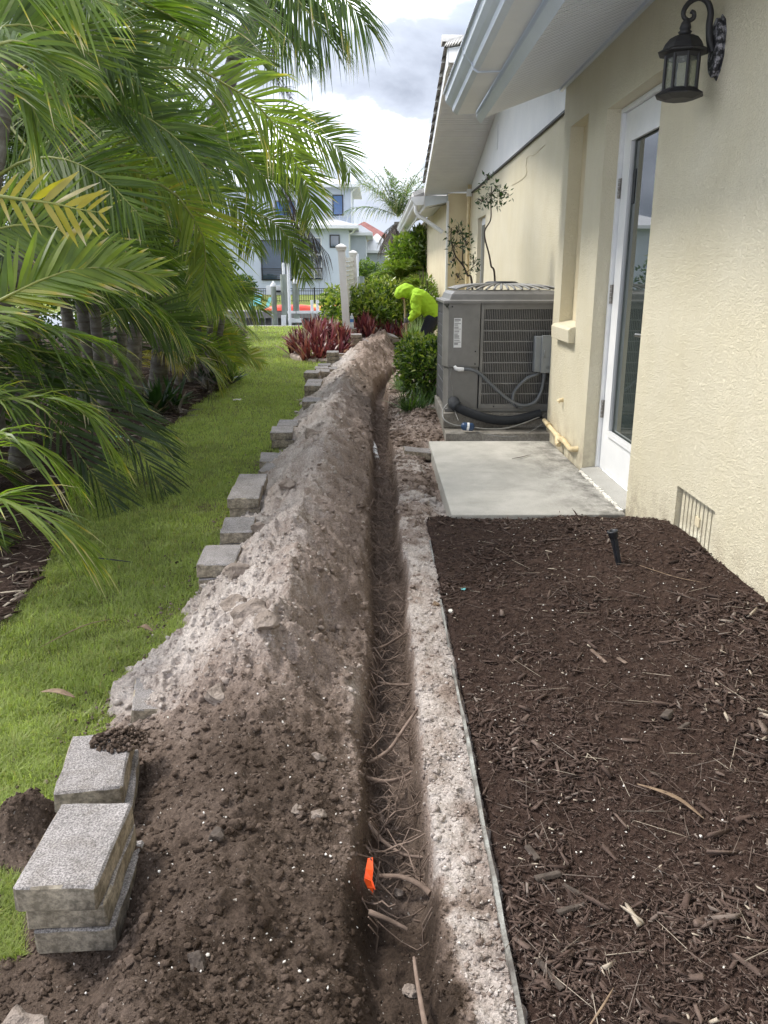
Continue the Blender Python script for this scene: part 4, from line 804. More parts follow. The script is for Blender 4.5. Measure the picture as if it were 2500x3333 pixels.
p = [(1.547, 8.05, 2.348), (1.547, 8.59, 2.334), (1.547, 8.96, 2.363), (1.547, 8.99, 2.282), (1.547, 8.98, 2.195), (1.547, 9.38, 2.178), (1.547, 9.91, 2.185)]
m = MB(); m.tube([(a, b+random.gauss(0, .02), c) for a, b, c in cat(p)][::2], .0028, 5); m.build('patched_crack', 'stucco_smooth', house)
for yb in (3.4, 5.05): MB().prism([(x-.004 if x < .6 else x, z-.004 if z < 2.35 else z+.003) for x, z in [(0.700, 2.301), (0.575, 2.297), (0.545, 2.315), (0.538, 2.345), (0.515, 2.362), (0.492, 2.385), (0.486, 2.43), (0.49, 2.436), (.52, 2.38), (.55, 2.35), (.58, 2.315), (.700, 2.315)]], yb, yb+.03, 'y').build('gutter_joint', 'gutter_white', house)
# ================================================================= PAVERS
def paver_mesh(seed):
    rs = random.Random(seed); L, W, T = 0.25*rs.uniform(.97, 1.03), 0.155, 0.058
    bm = bmesh.new(); bmesh.ops.create_cube(bm, size=1)
    for v in bm.verts: v.co = Vector((v.co.x*W, v.co.y*L, (v.co.z+.5)*T))
    bmesh.ops.bevel(bm, geom=[e for e in bm.edges], offset=0.0045, segments=1, affect='EDGES')
    bmesh.ops.subdivide_edges(bm, edges=[e for e in bm.edges if e.calc_length() > .05], cuts=4, use_grid_fill=True)
    for v in bm.verts:
        v.co += Vector((rs.gauss(0, .0011), rs.gauss(0, .0011), rs.gauss(0, .0007)))
        if v.co.z < T*.8 and rs.random() < .12: v.co.x *= .985; v.co.y *= .99
    bm.normal_update()
    me = bpy.data.meshes.new('paver'); bm.to_mesh(me); bm.free(); me.materials.append(MATS['paver_concrete']); me.materials.append(MATS['paver_side'])
    for p in me.polygons: p.material_index = 0 if p.normal.z > 0.6 else 1
    return me
PM = [paver_mesh(i) for i in range(6)]; pcount = 0
def paver(x, y, ztop, rot, label, group='loose concrete pavers along the trench', tilt=(0, 0), sc=1.0):
    global pcount
    o = bpy.data.objects.new('paver', PM[pcount % 6]); pcount += 1; COL.objects.link(o)
    o.location = (x, y, ztop-0.058); o.rotation_euler = (R(tilt[0]), R(tilt[1]), R(rot)); o.scale = (sc, sc, 1); return tag(o, label, 'paver', group)
def stack(x, y, ztop, rot, n, desc, jit=0.008, dx=0.004, dy=0.01, sc=1.0):
    for i in range(n):
        nm = {1: 'single'}.get(n, '') or ordn(i)
        paver(x+dx*i+random.uniform(-jit, jit)*(i > 0), y+dy*i+random.uniform(-jit, jit)*(i > 0), ztop-0.0595*i, rot+random.uniform(-4, 4)*(i > 0), f'{nm} grey concrete paver {desc}', sc=sc)
stack(-0.613, 1.385, 0.095, 1, 4, 'of the nearest stack beside dark soil', 0.006, 0.006, 0.012)
stack(-0.70, 1.745, 0.048, 10, 2, 'of the dirt covered stack second from the camera', 0.006, 0.01, 0.0)
paver(-0.68, 2.22, -0.035, 14, 'grey concrete paver half buried in the pale spoil', tilt=(-6, 9))
stack(-0.655, 3.15, 0.092, 3, 3, 'of the stack left of the pale crest of the heap', 0.006, 0.004, 0.004)
stack(-0.675, 3.73, 0.042, 5, 2, 'of the low stack third from the camera', 0.01)
stack(-0.735, 4.33, 0.045, 4, 2, 'of the front pair with a second paver close behind', 0.01, sc=1.1)
paver(-0.745, 4.61, 0.045, 3, 'grey concrete paver tight behind the front pair', sc=1.1)
paver(-0.69, 5.20, -0.02, -4, 'pale dusty paver lying flat and partly under soil', tilt=(0, 3))
paver(-0.74, 5.48, -0.01, 6, 'pale dusty paver lying flat behind another flat one', tilt=(2, 2))
stack(-0.745, 6.22, 0.045, 3, 3, 'of the stack standing closest to the lawn bend', 0.01, sc=1.1)
paver(-0.745, 6.66, 0.02, 2, 'grey paver just behind the stack by the lawn bend', sc=1.1)
stack(-0.615, 7.52, 0.085, 2, 3, 'of the crumb covered stack opposite the shrub', 0.008, sc=1.05)
stack(-0.685, 8.62, 0.085, 1, 3, 'of the square stack beside far brown heap', 0.01, sc=1.1)
paver(-0.69, 8.93, 0.085, 1, 'grey paver lying right behind the square stack', sc=1.1)
stack(-0.78, 9.75, 0.09, -3, 2, 'of the stack jutting out over the lawn', 0.01, sc=1.15)
stack(-0.67, 9.95, 0.08, 4, 3, 'of the stack touching the jutting stack', 0.01, sc=1.1)
stack(-0.71, 10.35, 0.075, 4, 2, 'of the row of low stacks before the red plants', 0.01, sc=1.1)
stack(-0.58, 10.5, 0.05, -8, 2, 'of the low stack sunk beside the soil edge', 0.01)
stack(-0.70, 10.75, 0.07, 3, 2, 'of the last low stack before the red plants', 0.01, sc=1.1)
stack(-0.50, 11.1, 0.00, 10, 1, 'fallen at the foot of the tall stack', 0.01)
stack(-0.63, 11.55, 0.165, 2, 4, 'of the tall stack in front of the red plants', 0.012, sc=1.1)
for i, (x, y, r) in enumerate(((-0.50, 12.6, 84), (-0.30, 12.75, 80), (-0.11, 12.95, 75))):
    paver(x, y, 0.04, r, ['left', 'middle', 'right'][i]+' paver of the flat row behind the tall stack', tilt=(0, 2))
stack(-0.345, 13.5, 0.27, 3, 5, 'of the tallest stack beside the white post', 0.012, sc=1.15)
stack(-0.46, 15.0, 0.27, 0, 4, 'of the stack carrying the water bottle', 0.012)
stack(-0.09, 16.3, 0.20, 2, 4, 'of the neat stack in front of the big bush', 0.012, sc=1.15)
for i, (x, y, z, r, t, d) in enumerate(((-0.18, 13.9, 0.10, 40, (25, -30), 'paver tilted on its edge on the rubble pile'), (-0.04, 14.2, 0.06, 70, (-12, 18), 'paver leaning against the rubble pile'), (-0.10, 13.55, 0.02, 20, (6, 5), 'paver lying flat in front of the rubble pile'), (0.10, 14.3, 0.03, 100, (8, -10), 'rightmost paver of the rubble pile'),
        (0.40, 15.2, 0.05, 88, (0, 3), 'left one of two pavers lying behind the shovel'), (0.72, 15.3, 0.05, 92, (2, 0), 'right one of two pavers lying behind the shovel'), (0.32, 11.0, 0.03, 30, (10, 12), 'pale paver lying beside the clipped shrub'), (0.27, 15.4, 0.12, 30, (14, 12), 'pale paver resting on the far soil mound'))):
    paver(x, y, z, r, 'concrete '+d, tilt=t)
for i, (x, y, z, r, t, d) in enumerate(((0.315, 5.72, -0.015, 92, (6, 0), 'dirty paver stuck at the corner of the patio slab'),)):
    paver(x, y, z, r, d, tilt=t)
n = 420; a = rng.uniform(0, 6.28, n); r = np.sqrt(rng.random(n)); x = -0.665+.075*r*np.cos(a); y = 1.83+.055*r*np.sin(a); hh = .022*(1-r*r)*rng.random(n)
stuff(lumps('dirt_on_paver', np.stack([x, y, .050+hh], 1), rng.uniform(.002, .0075, n), np.clip(rng.normal(.36, .14, n), 0, 1), 'clod'), 'crumbled dirt lying on the second paver stack', 'soil')
# curved edging of the red plant bed
def edge_stone(x0, y0, x1, y1, label):
    d = Vector((x1-x0, y1-y0, 0)); L = d.length; a = math.atan2(d.y, d.x)
    m = MB().prism([(-.075, 0), (.075, 0), (.075, .075), (.055, .10), (-.055, .10), (-.075, .075)], -L/2+.004, L/2-.004, 'y')
    o = m.build('edging_stone', 'edging_stone', None, bevel=0.006); o.location = ((x0+x1)/2, (y0+y1)/2, -0.14); o.rotation_euler = (0, 0, a-math.pi/2)
    return tag(o, label, 'edging stone', 'pinkish stones curving round the red plants')
ep = [(-0.72+0.70*math.cos(R(a))*1.0, 14.1+1.5*math.sin(R(a))) for a in np.linspace(268, 128, 12)]
for i in range(11): edge_stone(*ep[i], *ep[i+1], f'{["first", "second", "third", "fourth", "fifth", "sixth", "seventh", "eighth", "ninth", "tenth", "eleventh"][i]} pinkish edging stone round the red plants counted from the tall paver stack')
# ================================================================= TRENCH CONTENTS
def root_path(x0, x1, y, z, n=7, wob=0.02):
    ang = random.gauss(0, 0.75); pts = []
    for i in range(n):
        t = i/(n-1); pts.append((x0+(x1-x0)*t, y+ang*0.13*t+random.gauss(0, wob*.6), z+random.gauss(0, wob*.5)-0.03*math.sin(t*math.pi)))
    return pts
mb = MB(); ry = 1.46
while ry < 8.5:
    c = float(tr_c(ry)); w = float(tr_w(ry)); z0 = random.uniform(-0.165, -0.085)
    fl = float(-0.185+0.06*sstep(1.5, 1.12, ry)-0.03*sstep(3, 5, ry)); z0 = random.uniform(fl+.012, -.085)
    kind = random.random(); r = random.choice((.0010, .0013, .0017, .0022, .003))*(1+0.05*ry)
    if kind < .34: p = root_path(c-w-.02, c+w+.02, ry, z0, wob=.03)
    elif kind < .68: p = root_path(c-w-.02, c+random.uniform(-.03, .06), ry, z0, wob=.028)
    else: p = root_path(c+w+.02, c+random.uniform(-.05, .02), ry, z0)
    mb.tube(p, [r*(1-.5*i/6) for i in range(7)], 5)
    if random.random() < .5:
        q = p[3]; mb.tube([q, (q[0]+random.uniform(-.04, .04), q[1]+random.uniform(-.05, .05), q[2]+random.uniform(-.02, .05)), (q[0]+random.uniform(-.07, .07), q[1]+random.uniform(-.09, .09), q[2]+random.uniform(-.05, .05))], [r*.6, r*.5, r*.3], 4)
    ry += random.uniform(0.004, 0.013)*(0.6+0.22*ry)
for _ in range(60):                                           # fine roots hanging from the cut faces
    y = float(scatter_y(1, 1.3, 5)[0]); s = random.choice((-1, 1)); x = float(tr_c(y))+s*(float(tr_w(y))-.012); z = random.uniform(-.1, -.05)
    mb.tube([(x, y, z), (x-s*.02, y+random.gauss(0, .015), z-.04), (x-s*.015, y+random.gauss(0, .02), z-.10), (x-s*.02, y+random.gauss(0, .03), z-.16)], [.0016, .0013, .001, .0006], 4)
stuff(mb.build('roots', 'root_brown', fix=False), 'tangle of brown roots crossing the narrow trench', 'roots')
def one_root(pts, r, label):
    pts = cat(pts); tag(MB().tube(pts, [r*(1-.45*i/len(pts)) for i in range(len(pts))], 7).build('root', 'root_brown'), label, 'root', 'thick roots in the trench')
one_root([(-0.03, 2.02, -0.150), (0.03, 2.05, -0.126), (0.08, 2.12, -0.092), (0.125, 2.18, -0.058)], 0.007, 'thick root slanting up across the middle of the trench')
one_root([(-0.035, 1.90, -0.115), (0.02, 1.90, -0.126), (0.07, 1.93, -0.133), (0.11, 1.95, -0.115)], 0.007, 'pale thick root crossing the trench below the slanting one')
one_root([(-0.03, 1.72, -0.115), (0.01, 1.66, -0.126), (0.06, 1.62, -0.133), (0.11, 1.60, -0.126)], 0.006, 'thick root curving across the trench above the orange tape')
one_root([(0.115, 1.47, -0.115), (0.09, 1.50, -0.115), (0.05, 1.53, -0.121), (0.00, 1.54, -0.126)], 0.008, 'thick broken root end beside the orange tape')
one_root([(-0.02, 1.40, -0.098), (0.02, 1.385, -0.104), (0.06, 1.37, -0.115)], 0.007, 'short thick root just below the orange tape')
one_root([(0.085, 1.02, -0.029), (0.078, 1.12, -0.058), (0.072, 1.22, -0.081), (0.07, 1.28, -0.098)], 0.006, 'long dark root lying lengthwise at the near end')
one_root([(-0.02, 2.75, -0.150), (0.03, 2.72, -0.115), (0.09, 2.78, -0.104), (0.12, 2.80, -0.092)], 0.006, 'thick root at the narrow middle stretch of trench')
one_root([(0.00, 2.5, -0.150), (0.05, 2.44, -0.126), (0.10, 2.40, -0.104), (0.13, 2.38, -0.081)], 0.006, 'thick root rising to the pale right rim')
pv = thing('broken_pipe', 'broken white irrigation pipe poking out of the trench', 'pipe', (0.0, 6.2, -0.2))
MB().tube([(-0.05, 6.50, -0.10), (0.0, 6.15, -0.18)], 0.018, 10).build('pipe', 'vinyl_white', pv); MB().tube([(-0.035, 6.40, -0.122), (-0.02, 6.30, -0.145)], 0.023, 10).build('coupling', 'vinyl_white', pv)
MB().tube([(0.0, 6.15, -0.18), (0.02, 5.9, -0.235), (0.03, 5.75, -0.27)], [.015, .012, .011], 8).build('pipe_end', 'rock_pale', pv)
# orange tape
V = []; F = []
prof = [(-0.018, 1.535, -.040, 0), (-0.018, 1.515, -.070, .010), (-0.022, 1.495, -.100, .004), (-0.016, 1.482, -.125, .012)]
mb = MB()
for j, (w0, w1) in enumerate(((-.008, .010), (-.016, .012), (-.018, .012), (-.010, .018))): V += [(prof[j][0]+w0, prof[j][1], prof[j][2]), (prof[j][0]+w1, prof[j][1]-prof[j][3], prof[j][2]+.004)]
mb.add(V, [(2*j, 2*j+1, 2*j+3, 2*j+2) for j in range(3)])
mb.add([(-.038, 1.485, -.083), (-.016, 1.473, -.085), (-.010, 1.470, -.113), (-.032, 1.481, -.105)], [(0, 1, 2, 3)]); mb.add([(-.024, 1.468, -.105), (-.008, 1.462, -.103), (-.006, 1.46, -.135), (-.014, 1.464, -.131)], [(0, 1, 2, 3)])
ot = mb.build('marker_tape', 'flag_orange'); md = ot.modifiers.new('thickness', 'SOLIDIFY'); md.thickness = 0.0012
for v in ot.data.vertices: v.co = Vector((-.02, 1.49, -.09))+(v.co-Vector((-.02, 1.49, -.09)))*.62
tag(ot, 'bright orange plastic tape hanging on the trench wall', 'tape')
# plastic edging strip between soil and mulch
yy = np.concatenate([np.linspace(1.02, 2.25, 60), np.linspace(2.27, 3.75, 50)]); mb = MB(); V = []
for y in yy:
    x = 0.243+0.006*float(fbm(y*2.2, 1.0, 3, 99))+0.012*sstep(2.2, 4.0, y); zt = -0.016+0.008*float(fbm(y*7, 2.0, 3, 98))-0.030*float(sstep(2.3, 2.5, y))*(0.4+0.6*float(fbm(y*3, 5, 2, 97) > -0.1))
    t = 0.0036+0.0014*float(fbm(y*9, 4.0, 2, 96)); V.append([(x-t, y, -0.09), (x-t, y, zt), (x+t, y, zt+.002), (x+t, y, -0.09)])
flat = [p for q in V for p in q]; nn = len(V)
mb.add(flat, [(4*i+k, 4*i+k+1, 4*i+5+k, 4*i+4+k) for i in range(nn-1) for k in range(3)]); tag(mb.build('bed_edging', 'edging_plastic'), 'worn pale strip of edging between the trench bank and mulch', 'edging')
# rocks and clods one can pick out
def rock(x, y, s, label, mat='rock_pale', seed=0, flat=0.7, zoff=0.2, cat_='clod', yaw=0, el=1.0):
    rs = np.random.default_rng(seed+500); bm = bmesh.new(); bmesh.ops.create_icosphere(bm, subdivisions=3, radius=1)
    ax = rs.normal(size=(14, 3)); ax /= np.linalg.norm(ax, axis=1)[:, None]; dd = rs.uniform(.45, .85, 14)
    for v in bm.verts:
        p = np.array(v.co); 
        for a, d in zip(ax, dd):
            k_ = p@a
            if k_ > d: p = p-a*(k_-d)*.9
        p = p*(1+.20*float(fbm(p[0]*2.6+5, p[1]*2.6+p[2]*2.3, 3, seed))+0.13*float(fbm(p[0]*8, p[1]*8+p[2]*7, 3, seed+1)))
        v.co = Vector((p[0]*el, p[1], p[2]*flat))*s
    me = bpy.data.meshes.new('rock'); bm.to_mesh(me); bm.free(); me.materials.append(MATS[mat])
    z = float(mulch_z(x, y)) if x > 0.26 and y < 4 else float(soil_z(x, y))
    o = bpy.data.objects.new('rock' if cat_ == 'rock' else 'clod', me); COL.objects.link(o); o.location = (x, y, z+s*flat*zoff); o.rotation_euler = (rs.normal(0, .2), rs.normal(0, .2), yaw); return tag(o, label, cat_, None)
rock(-0.42, 2.42, 0.075, 'largest pale clod on the crest of the spoil heap', seed=1, el=1.2); rock(-0.50, 2.62, 0.055, 'pale clod behind the largest clod', seed=2)
rock(-0.35, 2.28, 0.05, 'pale angular clod in front of the largest clod', seed=3); rock(-0.46, 2.06, 0.048, 'small pale clod above the dark soil', seed=4)
rock(-0.56, 2.98, 0.05, 'clod wedged against the stack by the pale crest', seed=5, el=1.3); rock(-0.46, 5.65, 0.10, 'grey slab like clod beside the flat pavers', seed=6, flat=.9, yaw=.6)
rock(-0.50, 4.35, 0.055, 'brown clod beside the front pair of pavers', seed=7); rock(-0.56, 3.62, 0.045, 'clod lying behind the low third stack', seed=8)
rock(-0.155, 1.83, 0.022, 'small pale stone on the dark slope', seed=9, cat_='rock'); rock(-0.19, 1.62, 0.02, 'round grey stone left of the orange tape', seed=10, cat_='rock'); rock(-0.14, 1.60, 0.024, 'pale stone nearest the orange tape', seed=11, cat_='rock')
rock(0.045, 1.535, 0.019, 'smooth grey stone lying among roots in the trench', seed=12, cat_='rock', flat=.8, zoff=.7); rock(0.062, 1.235, 0.018, 'pale stone in the near loose end of trench', seed=13, cat_='rock', zoff=.6)
rock(-0.245, 1.01, 0.06, 'big pale boulder like clod cut by the lower edge', seed=14, el=1.1, flat=1.0, zoff=.0); rock(-0.625, 1.07, 0.085, 'large dirt covered block at the lower left corner', seed=15, el=.8, flat=1.1, zoff=.0, mat='rock_pale')
rock(0.225, 2.90, 0.022, 'rust brown stone at the start of the edging strip', seed=16, cat_='rock', mat='dry_leaf'); rock(0.275, 2.80, 0.012, 'small white stone beside the rust brown stone', seed=17, cat_='rock', mat='paper_white')
rock(-0.36, 1.50, 0.026, 'brown crumbly clod in the dark soil', seed=18, mat='bark_dark'); rock(-0.33, 1.18, 0.024, 'brown clod near the lower edge of dark soil', seed=19, mat='bark_dark', zoff=.0)
# ================================================================= SMALL THINGS
sp = thing('garden_spike', 'black plastic light stake standing in the mulch without its lamp', 'stake', (0.99, 3.1, 0.02))
M0 = Matrix.Translation((0.985, 3.08, float(mulch_z(.985, 3.08))-0.01)) @ Matrix.Rotation(R(-14), 4, 'Y') @ Matrix.Rotation(R(-4), 4, 'X') @ Matrix.Scale(.74, 4)
m = MB(); m.add([M0 @ Vector(v) for v in [(-.014, -.003, 0), (.014, -.003, 0), (.014, .003, 0), (-.014, .003, 0), (-.020, -.003, .17), (.020, -.003, .17), (.020, .003, .17), (-.020, .003, .17)]], [(0, 1, 2, 3), (4, 7, 6, 5), (0, 4, 5, 1), (1, 5, 6, 2), (2, 6, 7, 3), (3, 7, 4, 0)])
m.add([M0 @ Vector(v) for v in [(-.003, -.014, 0), (.003, -.014, 0), (.003, .014, 0), (-.003, .014, 0), (-.003, -.02, .168), (.003, -.02, .168), (.003, .02, .168), (-.003, .02, .168)]], [(0, 1, 2, 3), (4, 7, 6, 5), (0, 4, 5, 1), (1, 5, 6, 2), (2, 6, 7, 3), (3, 7, 4, 0)]); m.build('blade', 'black_plastic', sp)
MB().lathe([(.022, .165), (.025, .17), (.027, .195), (.030, .20), (.030, .208), (.02, .208), (.02, .19)], (0, 0, 0), 14, M=M0).build('socket', 'black_plastic', sp)
bt = thing('water_bottle', 'clear plastic water bottle with blue label on a paver stack', 'bottle', (-0.46, 14.98, 0.27))
MB().lathe([(.030, 0), (.034, .01), (.034, .06), (.031, .065), (.031, .11)], (-.46, 14.98, .271), 14).build('bottle_base', 'bottle_plastic', bt)
MB().lathe([(.0345, .11), (.0345, .165)], (-.46, 14.98, .271), 14).build('label_band', 'bottle_label', bt); MB().lathe([(.034, .165), (.034, .19), (.028, .21), (.014, .23), (.013, .245)], (-.46, 14.98, .271), 14).build('bottle_shoulder', 'bottle_plastic', bt)
MB().lathe([(.015, .243), (.015, .262)], (-.46, 14.98, .271), 12).build('cap', 'plastic_white', bt)
def crumple(x, y, s, name, label, mat, cat_, z=0.0, seed=1):
    rs = random.Random(seed); m = MB(); n = 9; vs = [(x+s*(i/(n-1)-.5)*rs.uniform(.8, 1.1), y+s*.8*(j/(n-1)-.5), z+s*.28*(1+.8*float(fbm(i*.7, j*.7+seed, 3, seed)))) for i in range(n) for j in range(n)]
    m.add(vs, [(i*n+j, i*n+j+1, (i+1)*n+j+1, (i+1)*n+j) for i in range(n-1) for j in range(n-1)], True); o = m.build(name, mat); md = o.modifiers.new('t', 'SOLIDIFY'); md.thickness = .002; return tag(o, label, cat_)
crumple(-1.50, 8.6, 0.085, 'paper_scrap', 'crumpled white paper scrap lying on the lawn', 'paper_white', 'litter', -0.10, 3)
crumple(-2.02, 6.45, 0.05, 'paper_scrap', 'small white scrap in the palm bed near the lawn edge', 'paper_white', 'litter', -0.10, 4)
crumple(-2.15, 6.62, 0.05, 'plastic_scrap', 'small teal plastic scrap in the palm bed', 'teal_plastic', 'litter', -0.10, 5)
crumple(0.345, 3.02, 0.018, 'plastic_scrap', 'tiny teal scrap on the mulch near the edging', 'teal_plastic', 'litter', -0.02, 6)
def leaf_strip(pts, w, name, label, mat):
    m = MB(); n = len(pts); V = []
    for i, p in enumerate(pts):
        t = i/(n-1); ww = w*math.sin(math.pi*min(.97, .06+t*.92)); a = Vector(pts[min(i+1, n-1)])-Vector(pts[max(i-1, 0)]); s = Vector((-a.y, a.x, 0)).normalized()*ww
        V += [Vector(p)-s+Vector((0, 0, ww*.4)), Vector(p), Vector(p)+s+Vector((0, 0, ww*.4))]
    m.add(V, [(3*i+k, 3*i+k+1, 3*i+4+k, 3*i+3+k) for i in range(n-1) for k in range(2)], True); o = m.build(name, mat); md = o.modifiers.new('t', 'SOLIDIFY'); md.thickness = .0015; return tag(o, label, 'leaf')
LZ = LAWN+.03
leaf_strip(cat([(-1.36, 3.58, LZ), (-1.28, 3.53, LZ+.006), (-1.2, 3.52, LZ), (-1.13, 3.50, LZ)]), .007, 'fallen_leaflet', 'dark narrow palm leaflet fallen on the open lawn', 'foam_black')
leaf_strip(cat([(-1.20, 2.62, LZ), (-1.13, 2.72, LZ+.012), (-1.08, 2.80, LZ+.01), (-1.02, 2.86, LZ)]), .003, 'fallen_leaflet', 'pale straw coloured leaflet fallen on the near lawn', 'dry_leaf')
leaf_strip(cat([(-1.06, 2.28, LZ+.01), (-1.00, 2.26, LZ+.02), (-0.94, 2.24, LZ+.012)]), .013, 'fallen_leaf', 'curled brown dead leaf on the near lawn', 'dry_leaf')
leaf_strip(cat([(-0.90, 2.78, LZ), (-0.87, 2.75, LZ+.02), (-0.83, 2.73, LZ+.01)]), .013, 'fallen_leaf', 'brown dead leaf at the lawn edge by the spoil', 'dry_leaf')
leaf_strip(cat([(0.91, 5.32, .006), (0.98, 5.36, .008), (1.06, 5.45, .006)]), .006, 'fallen_leaf', 'thin dark twig like leaf on the patio slab', 'bark_dark')
leaf_strip(cat([(0.62, 1.66, .03), (0.69, 1.60, .035), (0.73, 1.53, .03)]), .006, 'fallen_leaflet', 'dark curved leaflet lying on the lower right mulch', 'dry_leaf')
leaf_strip(cat([(1.02, 3.08, .08), (1.12, 2.86, .10), (1.2, 2.75, .115)]), .0018, 'fallen_leaflet', 'long straw stalk lying along the mulch by the vent', 'dry_leaf')
leaf_strip(cat([(0.34, 1.03, .0), (0.38, 1.07, .012), (0.41, 1.11, .008)]), .0015, 'fallen_leaflet', 'pale straw stalk at the lower edge of mulch', 'dry_leaf')
for i, (x, y, a, L, w) in enumerate(((0.335, 1.47, .4, .045, .016), (0.355, 1.40, 1.9, .06, .018), (0.385, 1.31, 2.0, .07, .014), (0.40, 1.36, .9, .05, .012), (0.71, 2.35, .3, .09, .012), (0.80, 1.97, 2.5, .05, .028), (0.82, 1.90, 2.3, .05, .014), (0.77, 2.30, .5, .04, .012), (0.31, 1.16, .5, .07, .013))):
    m = MB().prism([(-w/2, 0), (w/2, .002), (w*.4, w*.35), (-w*.3, w*.4)], -L/2, L/2, 'y'); o = m.build('bark_piece', 'bark_dark' if i not in (4, 7) else 'root_brown', bevel=w*.12); o.location = (x, y, float(mulch_z(x, y))+.004); o.rotation_euler = (0.05, .1, a)
    tag(o, ['pale grey bark piece nearest the edging strip', 'upright looking bark piece of the broken group', 'long bark piece of the broken group', 'small bark piece of the broken group', 'long brown stick on the mulch below the stake', 'fan shaped grey bark piece at the right', 'narrow bark piece below the fan shaped piece', 'brown wood chip at the right of the mulch', 'dark bark piece beside the lower end of edging'][i], 'bark', 'larger bark pieces on the mulch')
# ================================================================= WHITE SCREEN
fen = thing('privacy_screen', 'white vinyl privacy screen with bowed slats between two capped posts', 'screen', (-0.58, 14.5, -0.1))
def fpost(x, y, w, zt, lx):
    m = MB(); 
    m.add([(x-w+lx, y-w, zt), (x+w+lx, y-w, zt), (x+w+lx, y+w, zt), (x-w+lx, y+w, zt), (x-w, y-w, -.15), (x+w, y-w, -.15), (x+w, y+w, -.15), (x-w, y+w, -.15)], [(0, 1, 2, 3), (4, 7, 6, 5), (0, 4, 5, 1), (1, 5, 6, 2), (2, 6, 7, 3), (3, 7, 4, 0)])
    p = m.build('post', 'vinyl_white', fen, bevel=.006); x += lx
    m = MB(); rg = [(w*1.25, zt-.06), (w*1.3, zt-.04), (w*1.5, zt-.01), (w*1.5, zt+.005), (w*1.25, zt+.02), (.01, zt+.055)]; vs = [(x+sx*r, y+sy*r, z) for r, z in rg for sx, sy in ((-1, -1), (1, -1), (1, 1), (-1, 1))]
    m.add(vs, [(4*i+k, 4*i+(k+1) % 4, 4*i+4+(k+1) % 4, 4*i+4+k) for i in range(len(rg)-1) for k in range(4)]); m.add(vs[-4:], [(0, 1, 2, 3)]); m.add(vs[:4], [(3, 2, 1, 0)]); m.build('post_cap', 'vinyl_white', p)
fpost(-0.515, 14.5, .062, 1.66, -.10); fpost(-0.46, 18.3, .062, 1.66, -.06)
for q in range(17):
    zz = 0.12+q*0.086; a = Vector((-0.545-.03*q/17, 14.56, zz)); b = Vector((-0.475-.03*q/17, 18.24, zz)); m = MB(); V = []
    for i in range(13):
        t = i/12; c = a.lerp(b, t); bow = 0.05*math.sin(t*math.pi); sg = -0.035*math.sin(t*math.pi)
        V += [(c.x-.012-bow, c.y, c.z+sg), (c.x-.030-bow, c.y, c.z+.066+sg), (c.x-.010-bow, c.y, c.z+.070+sg), (c.x+.012-bow, c.y, c.z+sg)]
    m.add(V, [(4*i+k, 4*i+(k+1) % 4, 4*i+4+(k+1) % 4, 4*i+4+k) for i in range(12) for k in range(4)]); m.build('slat', 'vinyl_white', fen)
# ================================================================= PALMS
def catmull(P, n):
    P = np.asarray(P, float); m = len(P); Q = np.vstack([2*P[0]-P[1], P, 2*P[-1]-P[-2]]); out = []
    for i in range(m-1):
        p0, p1, p2, p3 = Q[i:i+4]; t = np.linspace(0, 1, 16, endpoint=False)[:, None]
        out.append(0.5*(2*p1+(p2-p0)*t+(2*p0-5*p1+4*p2-p3)*t*t+(3*p1-p0-3*p2+p3)*t**3))
    C = np.vstack(out+[P[-1:]]); d = np.r_[0, np.cumsum(np.linalg.norm(np.diff(C, axis=0), axis=1))]; s = np.linspace(0, d[-1], n)
    return np.stack([np.interp(s, d, C[:, k]) for k in range(3)], 1), d[-1]
def unit(a): return a/np.maximum(1e-9, np.linalg.norm(a, axis=-1, keepdims=True))
US = np.array([0, .22, .5, .78, 1.0]); WP = np.array([.55, 1.0, .92, .55, .03])
